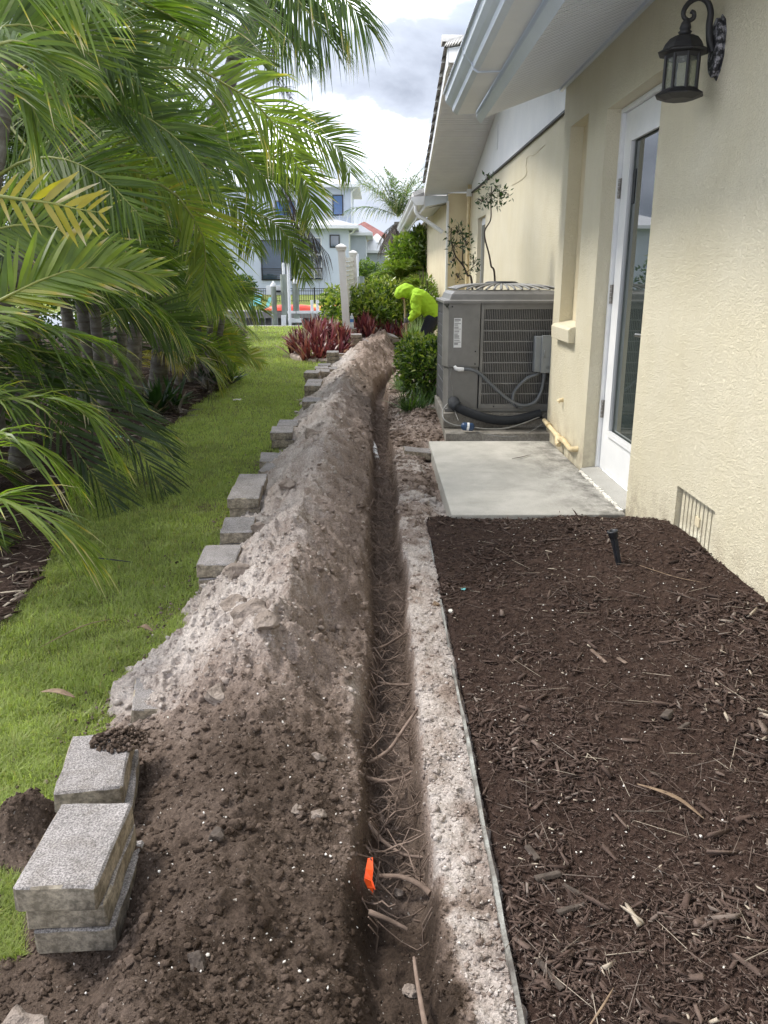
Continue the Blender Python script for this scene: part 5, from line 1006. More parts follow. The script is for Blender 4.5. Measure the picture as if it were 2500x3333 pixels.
def frond(palm, ctrl, pairs=40, leaf=0.4, w=0.011, lift=0.35, droop=0.16, tint=0.5, tvar=0.08, dry=0.25, start=0.14, sides=(1, 1), a0=62, a1=28, mat='palm_leaf', stem='palm_stem', stem_r=0.009, up=(0, 0, 1), sparse=0.0, tipfall=0.0, wide=False):
    pairs = int(pairs*1.3); w = w*(0.72 if not wide else 1.0)
    C, L = catmull(ctrl, 60); T = unit(np.gradient(C, axis=0)); upv = np.tile(np.asarray(up, float), (60, 1)); S = unit(np.cross(T, upv)); N = np.cross(S, T)
    s = np.linspace(start, 0.995, pairs); V = []; TT = []
    for sd, sc in zip((-1, 1), sides):
        if sc <= 0: continue
        ss = np.clip(s+rng.normal(0, .004, pairs), 0, .999)
        if sparse > 0: ss = ss[rng.random(len(ss)) > sparse]
        n = len(ss); idx = ss*59; i0 = idx.astype(int); f = (idx-i0)[:, None]; i1 = np.minimum(i0+1, 59)
        g = lambda A: A[i0]*(1-f)+A[i1]*f
        B, t, sv, nv = g(C), unit(g(T)), unit(g(S))*sd, unit(g(N))
        ang = np.radians(a0+(a1-a0)*ss+rng.normal(0, 4, n))[:, None]; li = (lift+rng.normal(0, .10, n))[:, None]
        d = unit(np.cos(ang)*t+np.sin(ang)*(sv*np.cos(li)+nv*np.sin(li)))
        ln = leaf*sc*np.clip(np.sin(math.pi*(0.16+0.80*(ss-start)/(1-start)))**0.55, .3, 1)*rng.uniform(.88, 1.08, n)
        dr = (droop*rng.uniform(.6, 1.5, n))
        P = B[:, None, :]+d[:, None, :]*(ln[:, None]*US[None])[..., None]; P[..., 2] -= (dr*ln)[:, None]*US[None]**2.2+tipfall*(ln[:, None]*np.clip(US[None]-.6, 0, 1)**1.5)*2
        W = unit(t-d*np.sum(t*d, 1, keepdims=True)); W = unit(W+nv*(0.35*rng.normal(0, 1, n))[:, None])
        ww = (w*np.clip(ln/leaf/sc, .55, 1))[:, None]*WP[None]
        V.append(np.stack([P-W[:, None]*ww[..., None], P+W[:, None]*ww[..., None]], 2).reshape(-1, 3))
        tb = tint+rng.normal(0, tvar, n); tt = np.tile(tb[:, None], (1, 5)); tip = (rng.random(n) < dry)
        tt[tip, 4] = 0.95; tt[tip & (rng.random(n) < .5), 3] = 0.86
        TT.append(np.repeat(tt[..., None], 2, 2).ravel())
    V = np.vstack(V); n = len(V)//10; b = 10*np.arange(n)[:, None]
    F = np.concatenate([np.concatenate([b+2*k, b+2*k+1, b+2*k+3, b+2*k+2], 1) for k in range(4)])
    o = np_obj('frond', V, F, mat, palm, tint=np.clip(np.concatenate(TT), 0, 1), smooth=True)
    st = MB().tube([tuple(p) for p in C[::6]]+[tuple(C[-1])], [stem_r*(1-.85*i/10) for i in range(11)], 6); st.build('leaf_stalk', stem, o, fix=False)
    return o
def rand_frond(palm, root, az, el, L, leaf, tint, w=0.011, g=0.55, free=False, **k):
    h = np.array([math.cos(az), math.sin(az), 0]); ss = np.linspace(0, 1, 7); side = np.array([-h[1], h[0], 0])*rng.normal(0, .10); root = np.asarray(root, float)
    for _ in range(14):                                   # fronds stay clear of the open lawn
        P = [root+h*L*s*math.cos(el)*(1-.12*s)+np.array([0, 0, 1])*L*(s*math.sin(el)-g*s*s)+side*L*s*s for s in ss]
        if free or all((q[0]+.3*leaf)/q[1] < (-.10 if q[2] > 1.2+.1*q[1] else -.17 if q[2] > 1.2 else -.21) for q in P if q[1] > 0): break
        L *= .88
        if L < .45: return None
    return frond(palm, P, leaf=leaf*min(1, .5+.5*L), tint=tint, w=w, **k)
def trunk(palm, pts, r0, r1, rings=True, sheath=True):
    C, L = catmull(pts, 40); rr = [r0+(r1-r0)*i/39 for i in range(40)]; rr = [r*(1+.5*max(0, 1-i/3)*0.3) for i, r in enumerate(rr)]
    t = MB().tube([tuple(p) for p in C], rr, 12).build('trunk', 'palm_trunk', palm, fix=False)
    if rings:
        k = 2; m = MB(); j = 0.0
        while j < 38:
            i = int(j); f = j-i; p = C[i]*(1-f)+C[i+1]*f; d = unit((C[i+1]-C[i])); r = rr[i]*1.035
            m.tube([tuple(p-d*.006), tuple(p), tuple(p+d*.006)], [r, r*1.03, r], 12, cap=False); j += 39*random.uniform(.07, .12)/L
        m.build('trunk_rings', 'palm_ring', t, fix=False)['kind'] = 'stuff'
    return C[-1]
HF = {
"H1": [(-1.76,4.70,2.08),(-1.50,4.80,2.23),(-1.27,5.00,2.30),(-1.06,5.20,2.35),(-0.94,5.35,2.31),(-0.77,5.50,2.24),(-0.66,5.60,2.13),(-0.55,5.70,1.95),(-0.50,5.75,1.82)],
"H2": [(-1.77,4.90,1.82),(-1.59,4.90,1.84),(-1.42,5.00,1.79),(-1.28,5.00,1.72),(-1.17,5.10,1.64),(-1.09,5.10,1.52),(-1.05,5.15,1.42),(-1.06,5.20,1.23),(-1.11,5.20,1.03)],
"H3": [(-1.52,3.20,1.07),(-1.47,3.25,1.10),(-1.40,3.30,1.15),(-1.31,3.35,1.19),(-1.23,3.40,1.22),(-1.13,3.50,1.23),(-1.06,3.60,1.22),(-0.95,3.70,1.19)],
"H4": [(-1.37,3.00,1.47),(-1.22,3.00,1.45),(-1.13,3.00,1.44),(-1.04,3.00,1.42),(-0.97,3.00,1.41)],
"H5": [(-1.62,4.00,1.14),(-1.46,4.10,1.16),(-1.24,4.20,1.11),(-1.11,4.30,1.03),(-0.99,4.30,0.88)],
"H6": [(-1.90,6.00,1.88),(-1.80,6.00,1.79),(-1.68,6.00,1.66),(-1.65,6.00,1.49),(-1.66,6.00,1.37)],
"H7": [(-1.63,4.30,1.98),(-1.47,4.35,2.18),(-1.32,4.40,2.33),(-1.20,4.50,2.47),(-1.02,4.60,2.59),(-0.81,4.80,2.68),(-0.62,4.90,2.62)],
"H8": [(-1.48,7.00,2.27),(-1.24,7.00,2.20),(-1.06,7.00,2.13),(-0.96,7.00,2.01),(-0.83,7.00,1.93),(-0.69,7.00,1.90)],
"H9": [(-1.09,7.40,2.52),(-0.79,7.50,2.44),(-0.49,7.50,2.34),(-0.31,7.50,2.22),(-0.23,7.50,2.05)],
"H10": [(-1.05,7.00,2.13),(-0.80,7.00,2.09),(-0.62,7.00,1.99),(-0.54,7.00,1.80),(-0.53,7.00,1.60)],
"H11": [(-1.39,8.00,1.82),(-1.06,8.00,1.73),(-0.88,8.00,1.59),(-0.76,8.00,1.41),(-0.68,8.00,1.14)],
"H12": [(-1.01,8.20,2.13),(-0.87,8.20,1.97),(-0.77,8.20,1.78),(-0.63,8.20,1.58),(-0.47,8.20,1.39)],
"H13": [(-1.05,2.50,1.97),(-1.00,2.50,1.96),(-0.93,2.60,1.98),(-0.82,2.60,1.96),(-0.76,2.70,1.96)],
"H14": [(-1.33,2.90,1.86),(-1.23,2.90,1.90),(-1.18,3.00,1.94),(-1.11,3.00,1.90),(-1.05,3.00,1.85)],
"H15": [(-1.42,3.00,1.76),(-1.32,3.00,1.83),(-1.27,3.10,1.84),(-1.21,3.10,1.78),(-1.18,3.10,1.71)],
"H16": [(-1.62,3.30,0.69),(-1.52,3.30,0.71),(-1.41,3.35,0.72),(-1.28,3.40,0.68),(-1.20,3.40,0.59),(-1.14,3.45,0.42)],
"H17": [(-1.39,2.80,0.63),(-1.31,2.80,0.65),(-1.23,2.80,0.63),(-1.18,2.85,0.57),(-1.15,2.90,0.48)],
"H18": [(-1.27,2.50,0.49),(-1.18,2.50,0.49),(-1.10,2.50,0.47),(-1.01,2.50,0.40),(-0.95,2.50,0.31)],
"H19": [(-1.74,3.70,0.98),(-1.62,3.80,0.98),(-1.44,3.80,0.95),(-1.31,3.90,0.90),(-1.21,3.90,0.81)],
"H20": [(-2.46,9.50,0.19),(-2.29,9.50,0.35),(-2.09,9.50,0.43),(-1.90,9.50,0.36),(-1.82,9.50,0.12)],
"H21": [(-2.64,10.00,0.54),(-2.38,10.00,0.68),(-1.97,10.00,0.79),(-1.65,10.00,0.63),(-1.49,10.00,0.50)],
"H22": [(-1.90,4.00,0.86),(-1.69,4.00,0.85),(-1.54,4.10,0.81),(-1.37,4.10,0.75),(-1.29,4.20,0.63)],
"H23": [(-2.28,9.00,0.07),(-2.13,9.00,0.27),(-1.99,9.00,0.32),(-1.83,9.00,0.21),(-1.76,9.00,0.00)],
"H24": [(-2.21,8.00,0.90),(-1.97,8.00,1.02),(-1.61,8.00,1.10),(-1.29,8.00,1.02),(-1.12,8.00,0.87)],
"H25": [(-2.18,7.20,1.19),(-1.96,7.20,1.26),(-1.72,7.20,1.29),(-1.49,7.20,1.19),(-1.35,7.20,0.98)],
"H26": [(-1.80,7.60,1.91),(-1.58,7.60,1.96),(-1.32,7.60,1.86),(-1.17,7.60,1.66),(-1.10,7.60,1.40)],
"T1": [(-0.89,8.30,3.95),(-0.81,8.20,3.70),(-0.65,8.10,3.48),(-0.50,8.00,3.30),(-0.42,8.00,3.17)],
"T2": [(-0.89,8.30,3.97),(-0.61,8.10,3.79),(-0.36,8.00,3.59),(-0.17,7.90,3.38),(-0.07,7.90,3.26)],
"T3": [(-0.89,8.30,3.95),(-0.99,8.60,3.82),(-0.97,8.60,3.62),(-0.86,8.60,3.42),(-0.69,8.60,3.31)],
"T4": [(-0.92,8.30,3.95),(-1.17,8.30,3.92),(-1.45,8.30,3.73),(-1.63,8.30,3.49),(-1.76,8.30,3.21)]}
G = 'clumping palms along the left side of the lawn'
pa = thing('palm', 'nearest clump of feathery palms whose low fronds hang over the near lawn', 'palm tree', (-2.15, 3.2, -0.1), G)
def ext(name, root): return [root]+HF[name]
frond(pa, ext('H3', (-1.75, 3.1, .85)), 48, .30, .0115, .12, .10, .56, dry=.4, start=.2, sides=(1.0, .85), a0=68, a1=22, up=(0,-1,.45), wide=True)
frond(pa, HF['H4'], 8, .17, .012, .1, .06, .77, .03, dry=.5, start=.15, a0=58, a1=38, stem='palm_stem', sparse=.05, up=(0,-1,.25), wide=True)
frond(pa, HF['H13'], 20, .17, .009, .05, .25, .50, .06, dry=.95, a0=75, a1=35, sides=(.5, 1), up=(0,-1,.2))
frond(pa, HF['H14'], 26, .26, .009, .1, .3, .46, .08, dry=.3, a0=50, a1=25, up=(0,-1,.4)); frond(pa, HF['H15'], 30, .28, .009, .1, .4, .42, .09, dry=.4, a0=50, a1=25, up=(0,-1,.4))
frond(pa, ext('H16', (-1.9, 3.2, .35)), 44, .30, .0085, .25, .45, .52, .09, dry=.35, a0=58, a1=22); frond(pa, ext('H17', (-1.8, 2.9, .25)), 40, .30, .008, .1, .6, .46, .08, dry=.4, a0=52, a1=18)
frond(pa, ext('H18', (-1.7, 2.6, .15)), 42, .30, .008, .15, .55, .48, .08, dry=.4, a0=52, a1=18); frond(pa, ext('H19', (-2.0, 3.5, .6)), 44, .34, .010, .2, .5, .35, .08, dry=.3)
frond(pa, ext('H22', (-2.1, 3.7, .4)), 44, .36, .010, .2, .55, .30, .08, dry=.3); frond(pa, ext('H5', (-1.9, 3.6, .7)), 44, .30, .008, -.1, .6, .42, .06, dry=.7, a0=50, a1=18)
for az, el, L, z in ((-.5, .9, 1.5, .9), (.2, .5, 1.5, .7), (.6, 1.0, 1.7, 1.0), (1.1, .8, 1.7, .8), (1.6, 1.1, 1.8, 1.2), (2.2, .7, 1.5, .9), (.9, .2, 1.3, .4), (.3, .1, 1.2, .25), (1.3, .35, 1.4, .5), (0.0, 1.25, 1.9, 1.3), (.75, .65, 1.5, 1.25), (.35, .35, 1.2, .9)):
    rand_frond(pa, (-2.4+random.uniform(-.2, .1), 3.6+random.uniform(-.5, .6), z), az, el, L*.72, .32, random.uniform(.22, .45), w=.010, dry=.25)
for k, (bx, by, tx, ty, tz) in enumerate(((-2.5, 4.4, -1.78, 5.2, 2.06), (-2.3, 4.2, -1.72, 4.3, 2.3), (-2.6, 4.8, -2.1, 4.7, 2.3))):
    trunk(pa, [(bx, by, -.15), ((bx*1.6+tx*.4)/2, (by+ty)/2, tz*.33), ((bx*.7+tx*1.3)/2, (by*.5+ty*1.5)/2, tz*.68), (tx, ty, tz)], .062, .045)
for az in (.2, 1.4, 2.6, -.9, -2.2): rand_frond(pa, (-1.72, 4.3, 2.3), az, random.uniform(.5, 1.0), 1.2, .36, .42, w=.011, dry=.15)
pb = thing('palm', 'big leaning palm with the long frond arching over the lawn', 'palm tree', (-2.4, 5.4, -0.1), G)
frond(pb, HF['H1'], 58, .50, .0135, .12, .06, .56, .05, dry=.15, start=.2, sides=(1.0, .72), a0=64, a1=34, stem_r=.013, tipfall=.45, up=(0,-1,.25))
frond(pb, HF['H2'], 52, .40, .0125, .12, .05, .60, .05, dry=.15, start=.15, sides=(1.0, .65), a0=66, a1=30, stem_r=.012, tipfall=.2, up=(0,-1,.25))
frond(pb, HF['H7'], 52, .55, .013, .1, .22, .40, .06, dry=.15, start=.25, a0=66, a1=30, stem_r=.016, up=(0,-1,.3), sides=(.8, 1))
trunk(pb, [(-2.55, 5.6, -.15), (-2.35, 5.45, .6), (-2.16, 5.2, 1.04), (-1.89, 5.2, 1.64), (-1.78, 5.2, 2.06)], .075, .052)
for az, el, L, z in ((.3, .9, 1.7, 2.0), (1.0, .7, 1.8, 2.0), (1.7, 1.0, 1.8, 2.0), (2.6, .8, 1.7, 1.9), (-.3, .5, 1.5, 1.9), (.75, .3, 1.5, 1.8), (-.9, .8, 1.6, 1.9), (1.35, .45, 1.6, 1.85), (.1, 1.2, 1.8, 2.1), (.55, -.1, 1.2, 1.7), (1.9, .3, 1.4, 1.7), (-.6, 1.1, 1.6, 2.0), (-.1, .15, 1.2, 1.6)):
    rand_frond(pb, (-1.9+random.uniform(-.15, .05), 5.2+random.uniform(-.1, .2), z), az, el, L, .42, random.uniform(.25, .5), w=.012, dry=.15)
pc = thing('palm', 'clump of ringed grey palm trunks standing in the dark bed', 'palm tree', (-2.6, 8.1, -0.1), G)
for bx, by, tx, ty, tz, r in ((-2.87, 8.2, -2.95, 8.1, 2.2, .065), (-2.75, 8.1, -2.7, 7.9, 2.6, .06), (-2.62, 8.3, -2.4, 8.2, 2.0, .055), (-2.50, 8.1, -1.95, 7.7, 2.1, .065), (-3.05, 8.4, -3.3, 8.3, 2.4, .06), (-2.55, 8.5, -2.2, 8.6, 2.8, .055), (-3.2, 8.0, -3.5, 7.6, 2.0, .055)):
    top = trunk(pc, [(bx, by, -.15), (bx*.7+tx*.3, by*.7+ty*.3, tz*.35), (bx*.3+tx*.7, by*.3+ty*.7, tz*.7), (tx, ty, tz)], r, r*.72)
    a = random.uniform(0, 6.28)
    for q in range(8):
        rand_frond(pc, tuple(top), a+q*2.4+random.uniform(-.2, .2), random.choice((.2, .5, .8, 1.1)), random.uniform(1.3, 1.8), .38, random.uniform(.28, .52), w=.012, dry=.2, pairs=34)
for nm, kw in (('H6', dict(tint=.40, dry=.5, leaf=.30)), ('H8', dict(tint=.44, dry=.4, leaf=.34)), ('H24', dict(tint=.45, leaf=.36)), ('H25', dict(tint=.40, leaf=.36)), ('H26', dict(tint=.50, leaf=.30)), ('H10', dict(tint=.45, leaf=.30, droop=.2)), ('H11', dict(tint=.45, leaf=.26, droop=.25, dry=.3))):
    frond(pc, HF[nm], 46, kw['leaf'], .012, .15, kw.get('droop', .35), kw['tint'], .08, dry=kw.get('dry', .25), up=(0,-1,.4))
frond(pc, HF['H9'], 44, .38, .012, .15, .2, .45, .06, dry=.15, a0=60, a1=30, up=(0,-1,.2))
frond(pc, HF['H12'], 40, .26, .006, -.5, 1.1, .25, .2, mat='dead_leaf', stem='bark_dark', a0=40, a1=15); frond(pc, [(x-.07, y+.1, z-.02) for x, y, z in HF['H12']], 34, .24, .006, -.4, 1.2, .2, .2, mat='dead_leaf', stem='bark_dark', a0=40, a1=15)
pd = thing('palm', 'small yellowing palm clump at the bend of the lawn', 'palm tree', (-2.4, 10.2, -0.1), G)
for nm, t in (('H20', .66), ('H21', .55), ('H23', .62)): frond(pd, HF[nm], 40, .38, .012, .2, .4, t, .09, dry=.2)
for k in range(5): trunk(pd, [(-2.5+k*.12, 10.2+random.uniform(-.2, .3), -.15), (-2.5+k*.13, 10.3, .4), (-2.55+k*.17, 10.3, .9)], .045, .035)
for q in range(20): rand_frond(pd, (-2.45+random.uniform(-.25, .3), 10.2+random.uniform(-.3, .4), random.uniform(.2, 1.3)), random.uniform(-1.6, 2.4), random.uniform(.15, 1.1), random.uniform(.9, 1.5), .36, random.uniform(.35, .62), w=.012, pairs=34, dry=.25)
for q in range(12): rand_frond(pd, (-2.35+random.uniform(-.2, .25), random.uniform(8.9, 11.2), random.uniform(.05, .5)), random.uniform(-.7, .7), random.uniform(.3, 1.0), random.uniform(.7, 1.0), .30, random.uniform(.46, .68), w=.012, pairs=32, dry=.2, free=True, up=(0, -1, random.uniform(.2, 1)), lift=.15)
frond(pd, [(-2.3, 9.6, .25), (-2.1, 9.0, .40), (-1.85, 8.5, .35), (-1.68, 8.1, .15), (-1.62, 7.9, -.07)], 30, .14, .006, -.4, .8, .3, .15, mat='dead_leaf', stem='bark_dark', sparse=.5)
frond(pd, [(-2.6, 9.3, .1), (-2.45, 9.0, .38), (-2.25, 8.8, .40), (-2.1, 8.7, .22)], 34, .30, .010, .1, .4, .76, .05, dry=.4)
pe = thing('palm', 'tall palm with leaning grey trunk whose crown reaches over the top of view', 'palm tree', (-2.4, 8.9, -0.1), G)
trunk(pe, [(-2.45, 8.9, -.15), (-2.2, 8.8, 1.0), (-1.80, 8.6, 2.0), (-1.56, 8.5, 2.6), (-1.26, 8.5, 3.3), (-1.11, 8.5, 3.52), (-.93, 8.4, 3.9)], .10, .075)
for nm in ('T1', 'T2', 'T3', 'T4'): frond(pe, HF[nm], 46, .50, .012, .0, .55, .28, .08, dry=.3, a0=50, a1=20, stem_r=.014, up=(0,-1,.4))
for az, el, L in ((1.2, .6, 1.8), (2.4, .4, 1.9), (3.2, .3, 1.8)): rand_frond(pe, (-.92, 8.4, 3.95), az, el, L, .5, random.uniform(.3, .45), w=.013, droop=.6, dry=.3, free=True)
mb = MB()
def spray(p, d, L, n, r):
    q = [Vector(p)+d*L*t+Vector((random.gauss(0, .01), random.gauss(0, .01), -.25*L*t*t)) for t in (0, .35, .7, 1)]; mb.tube(q, [r, r*.8, r*.6, r*.3], 5)
    if n:
        for _ in range(11): spray(q[random.choice((1, 2, 2, 3))], (d+Vector((random.gauss(0, .6), random.gauss(0, .6), random.gauss(0, .5)))).normalized(), L*.42, n-1, r*.55)
spray((-1.0, 8.3, 3.72), Vector((.12, 0, -1)), .55, 2, .008); mb.build('flower_stalk', 'bark_dark', pe, fix=False)
for q in range(15):
    own = pb if q % 2 else pc; yy = random.uniform(5.4, 8.8); rt = (random.uniform(-.62, -.30)*yy*.62, yy, random.uniform(.9, .9+.30*yy))
    rand_frond(own, rt, random.uniform(-.6, .5), random.uniform(.25, .95), random.uniform(1.2, 1.7), .42, random.uniform(.22, .52), w=.013, g=.62, dry=.08, up=(0, -1, random.uniform(.2, .8)), lift=.15, droop=.06)
for q in range(7):
    rand_frond(pa, (random.uniform(-2.0, -1.6), random.uniform(3.4, 4.6), random.uniform(1.2, 2.6)), random.uniform(-.7, .5), random.uniform(.2, .9), random.uniform(.9, 1.2), .34, random.uniform(.22, .40), w=.011, g=.62, dry=.10, up=(0, -1, random.uniform(.2, .8)), lift=.15, droop=.08)
for q in range(9):
    own = pb if q % 2 else pc; yy = random.uniform(5.2, 8.6); rt = (-random.uniform(.32, .46)*yy, yy, random.uniform(.9, 1.8))
    rand_frond(own, rt, random.uniform(-.5, .6), random.uniform(.3, .9), random.uniform(1.0, 1.5), .36, random.uniform(.26, .46), w=.012, g=.55, dry=.12, up=(0, -1, random.uniform(.2, .8)), lift=.15, droop=.08)
for rt, az, el, L, tn in (((-2.0, 3.9, 1.9), .1, .9, 1.3, .34), ((-2.1, 4.2, 2.3), .3, .6, 1.3, .40), ((-2.2, 4.6, 2.4), -.1, .8, 1.4, .32), ((-1.7, 3.5, 2.0), .4, .7, .9, .42), ((-2.3, 4.9, 1.6), .2, .5, 1.3, .36), ((-2.4, 5.3, 2.9), .0, .4, 1.5, .38), ((-1.9, 3.8, 1.3), .3, .6, .9, .45)):
    rand_frond(pa, rt, az, el, L, .36, tn, w=.012, g=.6, dry=.12, up=(0, -1, .4), lift=.15, droop=.08)
# palms farther left and behind that close the view
fill = [(-3.3, 6.4, 2.4, 'behind the big leaning palm', .32), (-4.3, 7.2, 2.6, 'at the far left behind the ringed trunks', .30), (-3.6, 9.6, 2.7, 'behind the ringed trunks', .33), (-4.9, 9.4, 3.0, 'rising at the back left', .32), (-2.9, 11.6, 2.0, 'behind the small yellowing clump', .42), (-4.2, 12.0, 3.2, 'tall at the back behind the yellowing clump', .36), (-3.0, 5.2, 1.3, 'low behind the nearest clump', .28), (-5.4, 11.5, 3.2, 'farthest at the back left', .33)]
for k, (x, y, z, d, tn) in enumerate(fill):
    p = thing('palm', f'dark green palm {d}', 'palm tree', (x, y, -.1), G)
    for j in range(2):
        tp = trunk(p, [(x+j*.25, y, -.15), (x+j*.3, y, z*.5), (x+j*.45-.1, y+.1*j, z-j*.5)], .065, .05, rings=False)
        for q in range(11): rand_frond(p, tuple(tp), q*2.4+k, random.choice((.0, .35, .7, 1.05, 1.3)), random.uniform(1.5, 2.0), .46, tn-.14+random.uniform(-.06, .10), w=.016, pairs=32, dry=.15)
    for q in range(3): rand_frond(p, (x+random.uniform(-.2, .2), y+random.uniform(-.2, .2), random.uniform(.1, .6)), random.uniform(0, 6.28), random.uniform(.4, 1.1), random.uniform(1.2, 1.6), .42, tn-.12+random.uniform(-.08, .12), w=.014, pairs=30, dry=.2)
for k, (x, y, z, d, tn) in enumerate(((-3.6, 13.8, 1.5, 'in front of the far canal bank', .56), (-4.5, 15.5, 2.2, 'behind the pale palm at the canal bank', .50), (-4.0, 18.5, 1.6, 'closest to the canal edge', .52))):
    p = thing('palm', f'pale green bushy palm {d}', 'palm tree', (x, y, -.1), G)
    tp = trunk(p, [(x, y, -.15), (x, y, z*.5), (x+.1, y, z)], .08, .06, rings=False)
    for q in range(26): rand_frond(p, (tp[0]+random.uniform(-.3, .3), tp[1]+random.uniform(-.3, .3), tp[2]+random.uniform(-1.0, .2)), q*2.4+k, random.uniform(-.1, 1.2), random.uniform(1.3, 1.8), .42, tn+random.uniform(-.08, .12), w=.016, pairs=30, dry=.1)

# ================================================================= SHRUBS AND BEDDING
def strap_clump(name, label, cat_, cx, cy, rx, ry, n_ros, leaves, L, w, mat, z0, tilt=(0.15, 0.9), tint=(.2, .8), hvar=.35, dome=0.0, group=None):
    o = thing(name, label, cat_, (cx, cy, z0), group); V = []; TT = []
    for _ in range(n_ros):
        a = random.uniform(0, 6.28); r = math.sqrt(random.random()); x, y = cx+rx*r*math.cos(a), cy+ry*r*math.sin(a); zb = z0+dome*(1-r*r)
        for j in range(leaves):
            az = j*2.4+a; ti = random.uniform(*tilt); ln = L*random.uniform(1-hvar, 1+hvar); h = np.array([math.cos(az), math.sin(az), 0]); s = np.array([-h[1], h[0], 0])
            P = np.array([x, y, zb])+np.outer(US*ln, h*math.sin(ti))+np.outer(US*ln*math.cos(ti)-.25*ln*math.sin(ti)*US**2, [0, 0, 1])
            ww = w*np.array([.6, .9, 1, .7, .04])*random.uniform(.8, 1.2); nn = np.array([0, 0, 1])*.35*w
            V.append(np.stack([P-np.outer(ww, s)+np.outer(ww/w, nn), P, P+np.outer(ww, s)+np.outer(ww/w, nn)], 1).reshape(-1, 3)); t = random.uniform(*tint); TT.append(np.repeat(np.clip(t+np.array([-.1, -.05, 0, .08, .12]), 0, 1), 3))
    V = np.vstack(V); n = len(V)//15; b = 15*np.arange(n)[:, None]; F = np.concatenate([np.concatenate([b+3*k+e, b+3*k+e+1, b+3*k+e+4, b+3*k+e+3], 1) for k in range(4) for e in (0, 1)])
    np_obj('leaves', V, F, mat, o, tint=np.concatenate(TT)); return o
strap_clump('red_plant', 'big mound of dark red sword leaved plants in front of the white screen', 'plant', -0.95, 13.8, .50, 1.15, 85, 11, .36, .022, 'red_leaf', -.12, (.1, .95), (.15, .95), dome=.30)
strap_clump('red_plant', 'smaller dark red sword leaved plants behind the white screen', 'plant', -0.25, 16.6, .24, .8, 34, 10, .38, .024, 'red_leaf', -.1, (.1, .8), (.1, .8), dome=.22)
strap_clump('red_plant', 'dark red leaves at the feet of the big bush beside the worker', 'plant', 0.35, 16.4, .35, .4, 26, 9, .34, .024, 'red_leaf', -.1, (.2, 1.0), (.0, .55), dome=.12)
strap_clump('strap_plant', 'dark strap leaved plant under the ringed palm trunks', 'plant', -2.12, 7.95, .16, .22, 9, 9, .38, .022, 'shrub_leaf', -.12, (.2, 1.1), (.0, .3)); strap_clump('strap_plant', 'dark strap leaved plant at the foot of the yellowing clump', 'plant', -2.0, 10.1, .18, .25, 8, 9, .36, .024, 'shrub_leaf', -.12, (.3, 1.2), (.0, .25))
strap_clump('dead_leaves_tuft', 'tuft of hanging dead leaves below the dark strap plant', 'plant', -2.05, 7.75, .20, .15, 9, 8, .26, .018, 'dead_leaf', -.12, (.6, 1.45), (.1, .8)); strap_clump('dead_leaves_tuft', 'tuft of dead leaves lying at the tip of the bed', 'plant', -1.93, 9.6, .15, .2, 7, 8, .24, .016, 'dead_leaf', -.12, (.7, 1.45), (.2, .8))
strap_clump('lily_turf', 'grassy dark green tuft on the trench bank nearest the air conditioner', 'plant', 0.36, 7.35, .12, .2, 16, 12, .22, .005, 'shrub_leaf', 0.0, (.3, 1.3), (.2, .6)); strap_clump('lily_turf', 'grassy dark green tuft below the clipped shrub', 'plant', 0.30, 8.9, .10, .3, 14, 12, .22, .005, 'sage_leaf', -.02, (.3, 1.2), (.1, .5)); strap_clump('lily_turf', 'grassy dark green tuft between shrub and air conditioner pad', 'plant', 0.50, 7.6, .10, .16, 10, 12, .22, .005, 'shrub_leaf', 0.0, (.3, 1.2), (.1, .5))
strap_clump('silver_grass', 'pale silvery grass clump behind the worker legs', 'plant', 0.70, 14.6, .18, .25, 26, 12, .48, .006, 'sage_leaf', -.08, (.1, .8), (.4, 1.0))
def leaf_cloud(parent, name, c, rad, n, size, mat, tint=(.2, .9), asp=.42, core=.45, lump=.22, seed=0, zcut=-9):
    d = rng.normal(size=(n, 3)); d = unit(d); lum = 1+lump*fbm(d[:, 0]*2.2+seed, d[:, 1]*2.2+d[:, 2]*1.7, 3, seed+200); r = (core+(1-core)*rng.random(n)**.6)*lum
    P = np.asarray(c)+d*r[:, None]*np.asarray(rad); k = P[:, 2] > zcut; P, d, r = P[k], d[k], r[k]; n = len(P)
    ax = unit(d*.8+rng.normal(0, .7, (n, 3))+np.array([0, 0, .25])); nr = unit(np.cross(ax, rng.normal(size=(n, 3)))); nr = unit(nr+np.array([0, 0, .9])-ax*np.sum(ax*np.array([0, 0, .9]), 1, keepdims=True)); sd = unit(np.cross(nr, ax))
    L = size*rng.uniform(.6, 1.25, n)[:, None]; W = L*asp
    V = np.stack([P, P+ax*L*.42+sd*W*.5+nr*W*.12, P+ax*L-nr*L*.12, P+ax*L*.42-sd*W*.5+nr*W*.12], 1)
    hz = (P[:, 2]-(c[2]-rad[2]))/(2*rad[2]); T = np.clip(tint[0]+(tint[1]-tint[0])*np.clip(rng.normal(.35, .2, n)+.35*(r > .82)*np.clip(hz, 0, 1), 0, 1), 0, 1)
    b = 4*np.arange(n)[:, None]; return np_obj(name, V.reshape(-1, 3), np.concatenate([np.concatenate([b, b+1, b+2], 1), np.concatenate([b, b+2, b+3], 1)]), mat, parent, tint=np.repeat(T, 4))
def twigs(parent, base, top_c, rad, n, r, mat='bark_dark', name='branches'):
    m = MB()
    for _ in range(n):
        d = unit(rng.normal(size=3)+np.array([0, 0, .6])); e = np.asarray(top_c)+d*np.asarray(rad)*rng.uniform(.5, .95); b = np.asarray(base)+rng.normal(0, .03, 3)*np.array([1, 1, 0]); mid = (b*.55+e*.45)+rng.normal(0, .05, 3)
        m.tube([tuple(b), tuple(mid), tuple(e)], [r, r*.7, r*.3], 5)
    m.build(name, mat, parent, fix=False)
